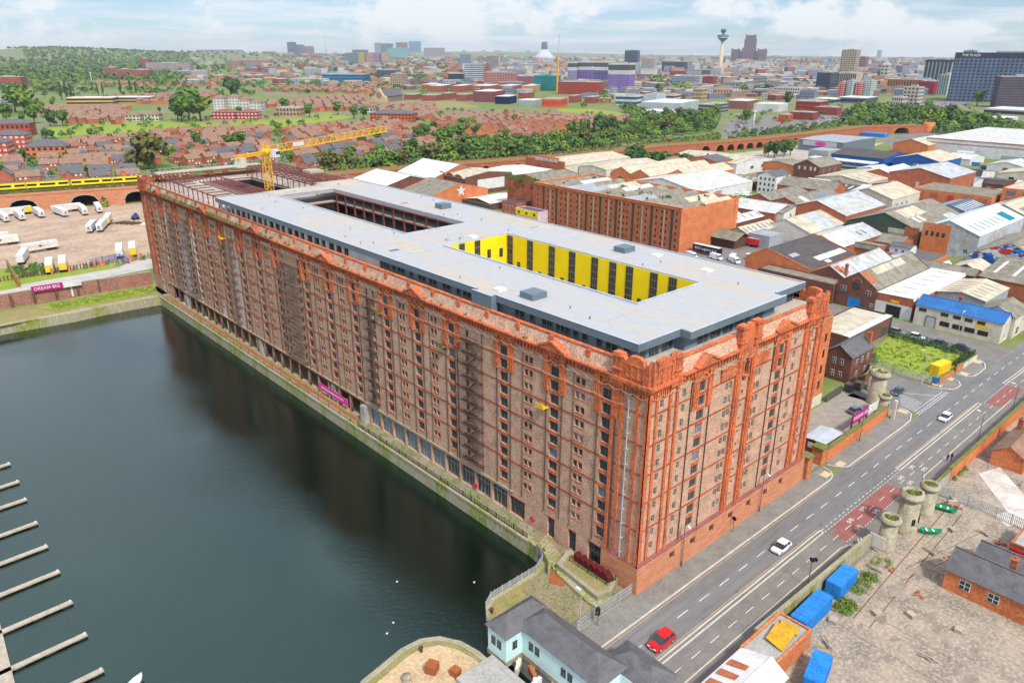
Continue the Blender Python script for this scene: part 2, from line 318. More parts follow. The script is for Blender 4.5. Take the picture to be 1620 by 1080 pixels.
def build_ground():
 xs=[-3000,-1500,-800,-400,-200,-100,-48.5,-3.2,50,100,200,400,600,800]
 ys=[-3000,-1500,-600,-200,-60,20,100,208,300,400,500,600,800]
 v=800
 while v<15000:v+=max(120,(v-800)*.06+120);xs.append(v);ys.append(v)
 nx,ny=len(xs),len(ys)
 vs=[(x,y,ground_z(x,y)) for y in ys for x in xs];fs=[]
 for j in range(ny-1):
  for i in range(nx-1):
   if xs[i+1]<=-3.2 and ys[j+1]<=208 and ys[j]>=-60:continue
   fs.append((j*nx+i,j*nx+i+1,(j+1)*nx+i+1,(j+1)*nx+i))
 me=bpy.data.meshes.new('ground');me.from_pydata(vs,[],fs)
 for p in me.polygons:p.use_smooth=True
 m=mat('town ground',(.13,.175,.04),(.21,.17,.13),(.19,.24,.07),sc=.012,fine=.4,lo=.46,hi=.62)
 me.materials.append(m);o=bpy.data.objects.new('ground',me);COL.objects.link(o);setp(o,kind='structure')
build_ground()
def struct(name,mb,m):return mb.build(name,m,kind='structure')
b=MB();b.face([(-400,-62,-3),(-2,-62,-3),(-2,212,-3),(-400,212,-3)]);struct('dock_water',b,'water')
b=MB();b.box(-420,-1,-80,220,-9,-8.5);struct('dock_bed',b,'mossstone')
E1=.004
QC=[(-3.2,21),(-3.6,18.2),(-5.0,15.6),(-7.8,14.3),(-12,14.25),(-17.6,14.2),(-19.6,13),(-21.3,10.8),(-22,7.5),(-22.2,4)]
b=MB();b.prism([(-3.0,20.8)]+QC[1:]+[(-22.2,-4),(-60,-4),(-60,-60),(-3.2,-60)],-8,-.01);struct('quay_platform',b,['concrete'])
b=MB();b.prism([(-27,-3.9),(-27,6.7),(-27.6,9.6),(-29.2,12.2),(-31.2,13.4),(-34,13.6),(-41,12.3),(-45,10),(-50,6),(-60,0),(-60,-3.9)],-8,.05);struct('quay_island',b,['drygrass'])
b=MB();b.prism([(-27.5,6.3),(-28.2,9.2),(-29.6,11.5),(-31.4,12.5),(-34,12.7),(-40.6,11.4),(-44.4,9.2),(-49,5.4),(-58,0),(-27.5,0)],.05,.06);struct('quay_island_sand',b,[mat('sandy setts',(.50,.36,.20),(.38,.27,.16),(.6,.47,.3),sc=.25,fine=.4)])
I=[(-27,0),(-27,6.7),(-27.6,9.6),(-29.2,12.2),(-31.2,13.4),(-34,13.6),(-41,12.3),(-45,10),(-50,6),(-58,0)]
b=MB()
def wallpath(b,P,th,z0,z1,side=1):
 'wall along the open polyline P, thickened to one side'
 n=len(P);Q=[]
 for i in range(n):
  a=Vector(P[max(0,i-1)]);c=Vector(P[min(n-1,i+1)]);d=(c-a).normalized();Q.append((P[i][0]-d.y*th*side,P[i][1]+d.x*th*side))
 for i in range(n-1):b.prism([P[i],P[i+1],Q[i+1],Q[i]],z0,z1)
wallpath(b,I,.9,.06,.16,-1)
b.build('coping_stones','coping',label='curved rim of pale coping stones round the quay island in the foreground',cat='quay edge')
b=MB()
for i in range(23):
 y0,y1=21+i*8.15,21+(i+1)*8.15-.03
 b.box(-3.25,-2.0,y0,y1,-8,-.35)
b.box(-3.4,-1.9,21,208,-.35,.02)
b.build('dock_wall',['mossstone'],label='long mossy stone dock wall below the big brick warehouse',cat='dock wall')
b=MB();wallpath(b,QC,.8,-8,.03,1)
b.build('dock_wall',['mossstone'],label='rounded stone dock wall at the foot of the quay steps',cat='dock wall')
b=MB();b.prism([(-3.2,206.9),(-8,207.4),(-20,208),(-30,207.2),(-48.5,208.8),(-60,209),(-60,210.2),(-3.2,210.2)],-8,.05)
b.build('dock_wall',['mossstone'],label='low stone dock wall below the grassy bank at the far end of the dock',cat='dock wall')
b=MB();b.face([(-1.9,21,E1),(1.6,21,E1),(1.6,220,E1),(-1.9,220,E1)]);struct('quay_walk',b,mat('mossy quay slabs',(.24,.22,.15),(.13,.15,.03),(.34,.31,.23),sc=.35,fine=.4))
b=MB();b.face([(-1.9,79,2*E1),(-.9,79,2*E1),(-.9,206,2*E1),(-1.9,206,2*E1)]);struct('quay_strip',b,'terra_dull')
b=MB();b.face([(-60,209,E1),(2,209,E1),(2,226,E1),(-60,224,E1)]);struct('bank_verge',b,'drygrass')
b=MB();b.prism([(-34,214),(-6,213),(-2,216),(0,221),(-20,221.5),(-38,220)],0,.25);struct('grass_bank',b,'grass')
b=MB();b.face([(-3.0,20.9,E1),(1,21,E1),(1,.2,E1),(-22,.2,E1),(-21.8,7.5,E1),(-21,10.6,E1),(-19.4,12.8,E1),(-17.5,13.9,E1),(-7.8,14,E1),(-4.8,15.4,E1),(-3.3,18.1,E1)][::-1]);struct('quay_terrace',b,mat('weedy terrace',(.24,.20,.12),(.15,.145,.06),(.33,.28,.2),sc=.3,fine=.4,lo=.4,hi=.6))
b=MB();b.face([(-18.5,13.2,2*E1),(-20.6,10.5,2*E1),(-21.2,8,2*E1),(-15,9.4,2*E1),(-10.5,13.4,2*E1)]);struct('dry_grass_patch',b,'drygrass')
def strip(name,y0,y1,z,m,x0=-60,x1=420,bend=True):
 b=MB();xs=[x0]+[x for x in (60,120,180,240,300,360) if x0<x<x1]+[x1]
 for i in range(len(xs)-1):
  a,c=xs[i],xs[i+1];b.face([(a,y0+rb(a),z),(c,y0+rb(c),z),(c,y1+rb(c),z),(a,y1+rb(a),z)])
 return struct(name,b,m)
def rb(x):return 0 if x<130 else -(x-130)**2*.00035
strip('road',-16.1,-4.1,E1,'asphalt',-60,420)
strip('cycle_track',-15.9,-12.05,2*E1,'asphalt_warm',-60,420)
b=MB();b.prism([(-13,-4.1),(57,-4.1),(57,-3.2),(58.4,-.6),(52,-.6),(52,-.03),(0,-.03),(0,.0),(-13,.0)],0,.12);struct('pavement',b,'pavement')
b=MB();b.prism([(61,-3.2),(62,-4.1),(91,-4.1),(97,-3.2),(98.5,-.5),(96,.4),(61,-.4)],0,.12);struct('pavement',b,'pavement')
b=MB();b.prism([(118,-3),(121,-4.4),(124,-4.4),(127,-1),(127.5,-.3),(118.5,.2)],0,.12);struct('pavement',b,'pavement')
b=MB();b.prism([(133,-4.6),(141,-4.6),(145.5,-1.5),(146,-.8),(131,-.5)],0,.12);struct('pavement',b,'pavement')
b=MB()
for a,c in ((-60,37.5),(69.8,124),(126,160)):b.prism([(a,-19.8+rb(a)),(c,-19.8+rb(c)),(c,-16.1+rb(c)),(a,-16.1+rb(a))],0,.12)
struct('pavement',b,'asphalt_warm')
b=MB();b.face([(37.5,-20,.005),(69.8,-20,.005),(69.8,-16.1,.005),(37.5,-16.1,.005)]);struct('gate_apron',b,'asphalt_warm')
b=MB()
def kerbline(P,w=.28,z1=.13):
 Q=[]
 for i,p in enumerate(P):
  a=Vector(P[max(0,i-1)]);c=Vector(P[min(len(P)-1,i+1)]);d=(c-a).normalized();Q.append((p[0]-d.y*w,p[1]+d.x*w))
 for i in range(len(P)-1):b.prism([P[i],P[i+1],Q[i+1],Q[i]],0,z1)
kerbline([(-60,-4.4),(55.5,-4.4),(57.2,-3.9),(58.4,-2.8),(58.9,-1)])
kerbline([(60.4,-1),(60.8,-2.6),(61.8,-3.8),(63,-4.4),(90,-4.4),(94,-4.2),(97.4,-3.1),(98.9,-1.4),(99,.6)])
kerbline([(116.8,.8),(117.6,-1.8),(119.5,-4.2),(121.5,-4.7),(124,-4.6),(126.4,-3.2),(127.6,-.8)])
kerbline([(130.7,-1),(131.2,-3.4),(132.6,-4.8),(136,-5),(141,-4.9),(144.5,-3.6),(146.6,-1.2)])
kerbline([(-60,-16.2),(35.2,-16.2),(37.2,-16.8),(37.9,-18.4)],.22);kerbline([(69.4,-18.6),(69.3,-16.7),(70.5,-16.2),(124,-16.1)],.22)
struct('kerb',b,'kerb')
b=MB()
for a,c in ((-60,37.5),(69.1,116),(133,200)):
 b.prism([(a,-12.05+rb(a)),(c,-12.05+rb(c)),(c,-11.8+rb(c)),(a,-11.8+rb(a))],0,.12);b.prism([(a,-11.35+rb(a)),(c,-11.35+rb(c)),(c,-11.1+rb(c)),(a,-11.1+rb(a))],0,.12)
 b.prism([(c-.3,-12.05+rb(c)),(c,-12.05+rb(c)),(c,-11.1+rb(c)),(c-.3,-11.1+rb(c))],0,.121);b.prism([(a,-12.05+rb(a)),(a+.3,-12.05+rb(a)),(a+.3,-11.1+rb(a)),(a,-11.1+rb(a))],0,.121)
struct('cycle_kerb',b,'kerb')
b=MB();b.face([(37.8,-15.95,3*E1),(62.3,-15.95,3*E1),(62.3,-12.2,3*E1),(37.8,-12.2,3*E1)]);b.face([(117.5,-15.9,3*E1),(133,-15.9,3*E1),(133,-12.2,3*E1),(117.5,-12.2,3*E1)]);struct('red_surfacing',b,'redlane')
b=MB();Z=.018
def dash(x0,x1,y,w,on,off,z=Z):
 x=x0
 while x<x1:e=min(x+on,x1);b.face([(x,y+rb(x)-w/2,z),(e,y+rb(e)-w/2,z),(e,y+rb(e)+w/2,z),(x,y+rb(x)+w/2,z)]);x+=on+off
dash(-60,200,-7.8,.14,2.6,2.9)
dash(-60,200,-14.05,.12,2.2,2.4)
dash(37.8,69,-12.0,.12,.55,.55);dash(37.8,69,-11.35,.14,.7,.9);dash(37.8,62,-15.9,.12,.5,.5);dash(117,133,-12.1,.12,.6,.6)
dash(98.5,116.8,-3.6,.2,.9,.35);dash(98.5,116.8,-4.15,.2,.9,.35)
for i in range(7):
 b.face([(99.5+i*1.0,-2.8+i*.1,Z),(99.7+i*1.0,-2.8+i*.1,Z),(101+i*1.0,.8+i*.5,Z),(100.8+i*1.0,.8+i*.5,Z)])
b.face([(99.6,-2.9,Z),(116.2,-2.9,Z),(116.2,-2.75,Z),(99.6,-2.75,Z)])
b.face([(112.5,-2.8,Z),(112.7,-2.8,Z),(104,9,Z),(103.8,9,Z)])
for x in (-9.5,-14):pass
b.face([(-14.5,-11,Z),(-14.3,-11,Z),(-14.3,-8.2,Z),(-14.5,-8.2,Z)]);b.face([(-14.3,-8.2,Z),(-9.5,-8.2,Z),(-9.5,-8.05,Z),(-14.3,-8.05,Z)])
def bike(x,y,s=1):
 for k in (0,1.1*s):
  for i in range(8):
   a,c=2*pi*i/8,2*pi*(i+1)/8;R,q=.42*s,.28*s
   b.face([(x+k+R*math.cos(a),y+R*math.sin(a),Z),(x+k+R*math.cos(c),y+R*math.sin(c),Z),(x+k+q*math.cos(c),y+q*math.sin(c),Z),(x+k+q*math.cos(a),y+q*math.sin(a),Z)])
 b.face([(x,y,Z+.002),(x+1.1*s,y,Z+.002),(x+.8*s,y+.6*s,Z+.002),(x+.7*s,y+.6*s,Z+.002),(x+.9*s,y+.12,Z+.002),(x,y+.12,Z+.002)])
for x,y in ((44,-13.4),(43,-15.3),(49.5,-13.2),(50.5,-15.2),(66,-13.3),(65.5,-15.3),(72,-13),(73,-15)):bike(x,y)
for i in range(4):b.face([(40+i*.7,-16.8-i*.2,Z),(40.35+i*.7,-16.8-i*.2,Z),(38.35+i*.7,-18.2-i*.1,Z),(38+i*.7,-18.2-i*.1,Z)])
struct('road_markings',b,'whiteline')
b=MB();dash(-60,54,-4.75,.16,200,0);dash(63,92,-4.75,.16,200,0);dash(-60,37,-10.75,.18,200,0);dash(69.5,116,-10.8,.18,200,0);dash(147,200,-4.9,.14,90,0)
struct('yellow_lines',b,'yellowline')
b=MB()
for x0,x1,y0,y1 in ((55.2,57.6,-3.5,-1.9),(61.4,63.8,-3.5,-2.0),(96.4,98.3,-2.2,.1),(118.2,120.2,-1.6,.8),(125,127,-2,-.4),(131.4,133.6,-3.4,-1.4),(143,145.5,-2.8,-1),(37,38,-18.2,-16.6)):b.face([(x0,y0,.128),(x1,y0,.128),(x1,y1,.128),(x0,y1,.128)])
struct('tactile_paving',b,'tactile')
b=MB();b.face([(99,-4.1,E1),(148,-4.3,E1),(148,-.5,E1),(117,0,E1),(117,9,E1),(96,12,E1)]);struct('side_road',b,'asphalt')
b=MB();b.face([(148,-4.4,E1*1.5),(162,-5,E1*1.5),(164.5,75,E1*1.5),(149,75,E1*1.5)]);struct('side_road',b,'asphalt_warm')
b=MB();b.face([(50.4,.1,E1),(96,.1,E1),(99,13.5,E1),(50.4,14,E1)]);struct('cobbled_yard',b,'cobble')
b=MB();b.prism([(120,-.2),(146,-.6),(148,23.5),(121,19)],0,.1);struct('grass_plot',b,'grass')
b=MB();b.prism([(118.6,.2),(120,-.1),(121,19.5),(117.2,17.5)],0,.11);struct('pavement',b,'pavement')
b=MB();b.face([(52,60,E1),(250,60,E1),(250,122,E1),(52,122,E1)]);struct('works_yard',b,'asphalt_warm')
b=MB();b.face([(2,-70,E1),(200,-70,E1),(200,-19.8,E1),(2,-19.8,E1)]);struct('works_yard',b,'yardconc')
b=MB()
for x0,y0,x1,y1,w in ((20,-25.5,62,-23.6,.16),(20,-28,62,-26.2,.16),(34,-26.6,58,-33,.12),(38,-25.8,60,-31,.12)):
 d=Vector((x1-x0,y1-y0)).normalized();b.face([(x0,y0,2*E1),(x1,y1,2*E1),(x1-d.y*w,y1+d.x*w,2*E1),(x0-d.y*w,y0+d.x*w,2*E1)])
for k in range(9):b.face([(16+k*6,-46,1.6*E1),(16.08+k*6,-46,1.6*E1),(17.5+k*6,-20,1.6*E1),(17.42+k*6,-20,1.6*E1)])
struct('old_rails',b,'darkbrick')
poly0=MB();r5=random.Random(16)
for i in range(30):
 cx,cy=r5.uniform(-10,120),r5.choice((-6,-9.4,-13,-14.8))+r5.uniform(-.4,.4);L_,w_=r5.uniform(1,9),r5.uniform(.3,.8);zp=.0105+i*.00015;poly0.face([(cx,cy,zp),(cx+L_,cy,zp),(cx+L_,cy+w_,zp),(cx,cy+w_,zp)])
struct('road_patches',poly0,mat('patched asphalt',(.165,.162,.155),(.15,.147,.14),sc=.5))
poly0=MB()
for x0 in range(-10,118,9):poly0.box(x0,x0+.5,-4.95,-4.5,.005,.016);poly0.box(x0+4,x0+4.6,-11.9+1.1,-10.3,.005,.017)
struct('drain_grates',poly0,'frame')
poly0=MB()
for i in range(12):
 for y in (-5.6,-7.0,-8.7,-10.2):poly0.face([(-60+i*17,y-.22,.0095),(-43+i*17,y-.22,.0095),(-43+i*17,y+.22,.0095),(-60+i*17,y+.22,.0095)]) if -60+i*17<125 else None
struct('tyre_tracks',poly0,mat('tyre worn asphalt',(.165,.163,.157),(.145,.143,.138),sc=.3,stretch=(.2,2,1)))
b=MB();b.face([(80,-23,2*E1),(86,-25,2*E1),(68,-40,2*E1),(62,-37,2*E1)]);b.face([(74,-33.5,2.4*E1),(66,-30,2.4*E1),(64,-33,2.4*E1),(71,-37,2.4*E1)]);struct('white_slab',b,mat('whitewashed slab',(.56,.52,.46),(.40,.35,.3),sc=.3))
b=MB()
for cx,cy,rx,ry in ((40,-28,3.2,1.1),(43,-32,3.6,1.3),(32,-27,2.4,1.0),(50,-30,2,.6),(62,-44,5,2)):
 b.face([(cx+rx*math.cos(t*pi/6)*(1+.25*math.sin(t*2.3)),cy+ry*math.sin(t*pi/6)*(1+.3*math.cos(t*1.7)),2.6*E1) for t in range(12)])
r5=random.Random(15)
for i in range(46):
 cx,cy,s=r5.uniform(14,64),r5.uniform(-45,-21.5),r5.uniform(.3,1.5);b.face([(cx+s*math.cos(t)*r5.uniform(.5,1.6),cy+s*.6*math.sin(t)*r5.uniform(.6,1.2),2.6*E1+i*.0006) for t in [k*pi/4 for k in range(8)]])
struct('tar_patches',b,mat('tar patches',(.20,.165,.13),(.30,.25,.19),sc=.5))
b=MB();b.face([(-140,262,E1),(14,262,E1),(90,330,E1),(90,386,E1),(40,392,E1),(-20,415,E1),(-140,430,E1)]);struct('lorry_yard',b,'yarddirt')
b=MB();b.prism([(-140,252),(-2,256),(-4,262),(-22,264),(-40,268),(-140,276)],0,.12);struct('grass_strip',b,'grass')
b=MB();b.face([(-140,236,E1),(10,246,E1),(30,254,E1),(30,262,E1),(4,262,E1),(-2,257,E1),(-140,251,E1)]);struct('lane',b,mat('pale lane',(.42,.40,.36),(.34,.33,.3),sc=.2))
b=MB();b.face([(-80,284,2*E1),(-34,284,2*E1),(-36.5,251,2*E1),(-80,247,2*E1)]);struct('allotment',b,'grass')
def poly(name,pts,m,z=E1):
 b=MB();b.face([(*p,z) for p in pts]);return struct(name,b,m)
poly('field',[G(*p) for p in ((75,214),(72,203),(160,194),(360,190),(520,178),(560,186),(420,206),(250,222),(140,226))],'grass',.01)
poly('field',[G(*p) for p in ((880,172),(935,172),(1010,182),(985,190),(900,184))],'grass',.01)
poly('field',[G(*p) for p in ((600,166),(640,160),(720,160),(760,170),(640,176))],'drygrass',.01)
poly('field',[G(*p) for p in ((300,190),(520,180),(500,186),(330,197))],'drygrass',.014)
poly('estate_road',[G(*p) for p in ((62,205),(68,205),(84,227),(61,227))],'asphalt',.02)
poly('estate_road',[G(*p) for p in ((50,264),(72,258),(92,286),(64,288))],'asphalt',.02)
poly('estate_road',[G(*p) for p in ((432,232),(455,238),(470,248),(425,266),(400,262))],'asphalt_warm',.02)
poly('car_park',[G(*p) for p in ((1140,215),(1150,190),(1290,176),(1420,160),(1540,160),(1480,178),(1290,198),(1200,222))],'asphalt_warm',.02)
poly('dual_road',[G(*p) for p in ((1400,222),(1462,202),(1540,200),(1450,222),(1410,236))],'asphalt',.02)
poly('forecourt',[G(*p) for p in ((1150,244),(1260,232),(1400,226),(1330,250),(1180,262))],mat('pale forecourt',(.40,.36,.30),sc=.1),.02)
# ================================================================ THE TOBACCO WAREHOUSE
WX,WY=50.3,220.0
WH=empty('brick_warehouse',(0,0,0),'huge long red brick dock warehouse with flat grey rooftop storey and far steel frame','warehouse')
ROWS=[32.55-2.43*k for k in range(11)]
FR=[7.7,18.8,31.1,45.8,56.7,67.7,80.4,91.5,102.4];FR+=[WY-y for y in FR[::-1]]
PED=[18.8,56.7,91.5,WY-91.5,WY-56.7,WY-18.8]
PAIR=[13.2,24.9,51.3,62,85.7,96.8];PAIR+=[WY-y for y in PAIR[::-1]]
STW=[41.2,72.6,75.1,105.8,114.2,WY-75.1,WY-72.6,WY-41.2]
SF=dict(single=[3.0,8.3,40.8,46.5],ped=[13.0,36.0],pair=[20.5,28.9],slit=[24.75])
def grid_wall(b,P,ops,u0,u1,z0,z1,dep,reveal=None):
 'wall with real openings: P(u,z,d) gives the point d deep behind the face'
 us=sorted(set([u0,u1]+[round(o[i],3) for o in ops for i in (0,1)]));us=[u for u in us if u0<=u<=u1]
 for i in range(len(us)-1):
  a,c=us[i],us[i+1];m=(a+c)/2
  hit=sorted([(o[2],o[3]) for o in ops if o[0]<=m<=o[1]]);z=z0
  for h0,h1 in hit+[(z1,z1)]:
   if h0>z+1e-4:b.face([P(a,z,0),P(c,z,0),P(c,h0,0),P(a,h0,0)])
   z=max(z,h1)
 for o in ops:
  a,c,h0,h1=o[:4]
  b.face([P(a,h0,0),P(c,h0,0),P(c,h0,dep),P(a,h0,dep)]);b.face([P(a,h1,0),P(a,h1,dep),P(c,h1,dep),P(c,h1,0)])
  b.face([P(a,h0,0),P(a,h0,dep),P(a,h1,dep),P(a,h1,0)]);b.face([P(c,h0,0),P(c,h1,0),P(c,h1,dep),P(c,h0,dep)])
PX=lambda u,z,d:(d,u,z)
PY=lambda u,z,d:(u,d,z)
ops=[];WIN=[]
for y in FR:
 for k,zt in enumerate(ROWS):ops.append((y-.98,y+.98,zt-1.75,zt));WIN.append(('X',y,zt-1.75,1.96,1.75,'big',k))
for y in PAIR:
 for k,zt in enumerate(ROWS):
  z=zt-.1;ops+=[(y-1.0,y-.14,z-1.15,z),(y+.14,y+1.0,z-1.15,z)];WIN.append(('X',y,z-1.15,2.0,1.15,'pair',k))
for y in STW:
 for k,zt in enumerate(ROWS):ops.append((y-.42,y+.42,zt-1.3,zt));WIN.append(('X',y,zt-1.3,.84,1.3,'one',k))
door=[(18.0,19.7,0.3,4.4),(12.9,14.7,.3,4.4),(6.1,10.2,.3,4.5),(25.5,29.5,.2,4.0)]
glazed=[(30.2+i*4.72,34.4+i*4.72,0.2,4.3) for i in range(10)]
arc=[(81+i*5.05,85.4+i*5.05,0.02,4.3) for i in range(24)]
base=[(205.5,207.5,1.6,4),(211,213,1.6,4)]
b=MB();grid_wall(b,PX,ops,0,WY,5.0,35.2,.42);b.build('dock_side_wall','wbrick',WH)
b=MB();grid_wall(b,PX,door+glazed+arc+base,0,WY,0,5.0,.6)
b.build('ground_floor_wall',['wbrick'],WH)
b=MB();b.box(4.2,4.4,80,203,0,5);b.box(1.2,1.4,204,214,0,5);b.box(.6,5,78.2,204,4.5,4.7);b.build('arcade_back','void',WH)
b=MB();b.box(-.12,.7,79,204,4.32,4.98);b.build('arcade_beam','terra_dull',WH)
for i in range(25):
 y=80.3+i*5.05;b=MB();b.tube((.2,y,0),(.2,y,4.3),.27,.24,8);b.box(-.15,.55,y-.35,y+.35,4.05,4.31);b.build('column','steel_maroon',WH)
for i in (0,3,11,22):
 y=78.4+i*5.05;b=MB();b.box(-1.2 if i==0 else -.1,.9,y-.9,y+.9,0,4.2);b.build('boxed_pier','concrete',WH)
for i,(a,c,z0,z1) in enumerate(glazed):
 b=MB();b.mat(0).box(.5,.55,a,c,z0,z1)
 b.mat(1)
 for k in range(5):y=a+(c-a)*k/4;b.box(.42,.5,y-.05,y+.05,z0,z1)
 for z in (z0+.1,z0+2.9,z1-.1):b.box(.41,.49,a,c,z-.05,z+.05)
 b.build('glazed_bay',['paleglass' if i>3 else 'glass','paleframe'],WH)
for i,(a,c,z0,z1) in enumerate(door):
 b=MB();b.mat(0).box(.5,.55,a,c,z0,z1);b.mat(1)
 n=4 if c-a>3 else 2
 for k in range(n+1):y=a+(c-a)*k/n;b.box(.42,.5,y-.05,y+.05,z0,z1)
 b.box(.41,.49,a,c,z0+2.5,z0+2.62)
 o=b.build('door',['glass','frame'],WH)
 b=MB();b.box(-.06,.1,a-.25,c+.25,z1+.002,z1+.35);b.build('lintel','sandstone',WH)
b=MB();b.box(-.35,-.02,28.5,205,4.98,5.15);b.build('ledge','coping',WH)
sops=[]
for t,us in SF.items():
 for u in us:
  for k,zt in enumerate(ROWS):
   if t=='ped':sops.append((u-.95,u+.95,zt-1.75,zt));WIN.append(('Y',u,zt-1.75,1.9,1.75,'big',k))
   elif t=='pair' and k>0:sops+=[(u-1.0,u-.12,zt-1.35,zt),(u+.12,u+1.0,zt-1.35,zt)];WIN.append(('Y',u,zt-1.35,2.0,1.35,'wpair',k))
   elif t=='single':sops.append((u-.45,u+.45,zt-1.35,zt));WIN.append(('Y',u,zt-1.35,.9,1.35,'wone',k))
   elif t=='slit' and k>0:sops.append((u-.3,u+.3,zt-.9,zt-.3));WIN.append(('Y',u,zt-.9,.6,.6,'slit',k))
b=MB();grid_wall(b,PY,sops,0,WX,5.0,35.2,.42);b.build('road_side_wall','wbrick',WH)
pops=[(u-.7,u+.7,2.6,4.0) for u in (8.4,14,19.4,25.1,30.9,36.5,42)]
b=MB();grid_wall(b,lambda u,z,d:(u,d-.45-(5-z)*.03,z),pops,-.45,WX+.6,0,5.0,.5)
b.face([(-.45,-.6,0),(-.45,-.45,5),(-.45,7,5),(-.45,7,0)]);b.face([(WX+.6,-.45,5),(WX+.6,-.6,0),(WX+.6,6,0),(WX+.6,6,5)])
b.build('sandstone_plinth','sandstone',WH)
b=MB();b.box(-.45,WX+.6,-.47,.1,5.0,5.12);b.box(-.47,.0,-.4,7,5.0,5.12)
b.slab([(-.45,-.45,5.12),(WX+.6,-.45,5.12),(WX+.6,-.02,5.5),(-.2,-.02,5.5)],(0,0,.04))
b.build('plinth_weathering','steel_maroon',WH)
for u in (8.4,14,19.4,25.1,30.9,36.5,42):
 b=MB();b.box(u-.7,u+.7,-.1,-.05,2.6,4.0);
 for k in range(5):b.box(u-.6+k*.3-.02,u-.6+k*.3+.02,-.16,-.1,2.6,4.0)
 b.build('basement_window','iron',WH)
def window_mesh(b,face,w,h,kind,ox=0,oy=0,oz=0,lit=0):
 P=(lambda u,d0,d1,a,c,z0,z1:b.box(ox+d0,ox+d1,oy+a,oy+c,oz+z0,oz+z1)) if face=='X' else (lambda u,d0,d1,a,c,z0,z1:b.box(ox+a,ox+c,oy+d0,oy+d1,oz+z0,oz+z1))
 lights=[(-w/2,w/2)] if kind in ('big','one','wone','slit') else [(-w/2,-.13),(.13,w/2)]
 for a,c in lights:
  b.mat(lit);P(0,.30,.34,a,c,0,h)
  b.mat(1);t=.035 if kind[0]!='w' else.045
  if kind=='slit':continue
  nc=2 if kind in ('big','one','wone') else 1
  for i in range(nc+1):u=a+(c-a)*i/nc;u=min(max(u,a+t),c-t);P(0,.24,.30,u-t*(1.6 if i==1 and nc==2 and kind=='big' else 1),u+t*(1.6 if i==1 and nc==2 and kind=='big' else 1),0,h)
  nr={'big':5,'pair':3,'one':3,'wpair':2,'wone':2}[kind]
  for i in range(nr+1):z=min(max(h*i/nr,t),h-t);P(0,.25,.30,a+.001,c-.001,z-t*.7,z+t*.7)
WM={}
def wmats(kind,lit):return ['glass','paleglass','void'][lit],('paleframe' if kind[0]=='w' or lit else 'frame')
near=[w for w in WIN if (w[0]=='X' and w[1]<19) or (w[0]=='Y' and w[1]<37 and w[5]!='slit')]
near=near[:100]
rest=[w for w in WIN if w not in near]
rw=random.Random(3)
for f,u,z,w,h,kind,k in near:
 lit=rw.choice((0,0,0,0,0,1));key=(f,kind,lit)
 if key not in WM:
  b=MB();window_mesh(b,f,w,h,kind);o=b.build('window',wmats(kind,lit),WH);WM[key]=o.data
 else:o=bpy.data.objects.new('window',WM[key]);COL.objects.link(o);o.parent=WH
 o.location=(0,u,z) if f=='X' else (u,0,z)
b=MB()
for f,u,z,w,h,kind,k in rest:
 n=len(b.mi);lit=rw.choice((0,)*9+(3,));window_mesh(b,f,w,h,kind,0 if f=='X' else u,u if f=='X' else 0,z,lit)
 if kind[0]=='w':b.mi[n:]=[2 if q==1 else q for q in b.mi[n:]]
b.build('window',['glass','frame','paleframe','paleglass'],WH,kind='stuff')
b=MB()
for z in (30.62,25.76,20.9,16.04,11.18):
 ys=[0]+sorted(v for y in FR for v in (y-.98,y+.98))+[WY]
 for i in range(0,len(ys),2):b.box(-.10,.0,ys[i],ys[i+1],z-.13,z+.13)
b.build('string_course','terra_dull',WH)
b=MB()
for z in (30.62,25.76,20.9,16.04,11.18):b.box(-.10,WX,-.10,0,z-.13,z+.13)
b.build('string_course','terra_dull',WH)
b=MB()
for y in FR:
 for k in range(10):zt=ROWS[k]-1.75;b.box(-.05,.12,y-1.0,y+1.0,zt-.68,zt-.02)
 b.box(-.05,.12,y-1.0,y+1.0,ROWS[10]-1.75-.5,ROWS[10]-1.77)
for y in PAIR:
 for k in range(11):z=ROWS[k]-1.25;b.box(-.05,.1,y-1.05,y+1.05,z-.2,z-.01);b.box(-.025,.1,y-1.05,y+1.05,z+1.16,z+1.3)
for y in STW:
 for k in range(11):b.box(-.04,.1,y-.5,y+.5,ROWS[k]-1.45,ROWS[k]-1.31)
b.build('spandrels','terracotta',WH,kind='stuff')
b=MB()
for u in SF['ped']:
 for k in range(10):zt=ROWS[k]-1.75;b.box(u-1.0,u+1.0,-.05,.12,zt-.68,zt-.02)
b.build('spandrels','terracotta',WH,kind='stuff')
def arch(b,face,u,zc,r0,r1,d0,d1,n=10,flat=0):
 P=(lambda a,z,d:(d,a,z)) if face=='X' else (lambda a,z,d:(a,d,z))
 for i in range(n):
  t0,t1=pi*i/n,pi*(i+1)/n
  q=[(u+r1*math.cos(t0),zc+r1*math.sin(t0)),(u+r1*math.cos(t1),zc+r1*math.sin(t1)),(u+r0*math.cos(t1),zc+r0*math.sin(t1)),(u+r0*math.cos(t0),zc+r0*math.sin(t0))]
  A=[P(a,z,d0) for a,z in q];dd=Vector(P(0,0,d1))-Vector(P(0,0,d0));b.slab(A,dd)
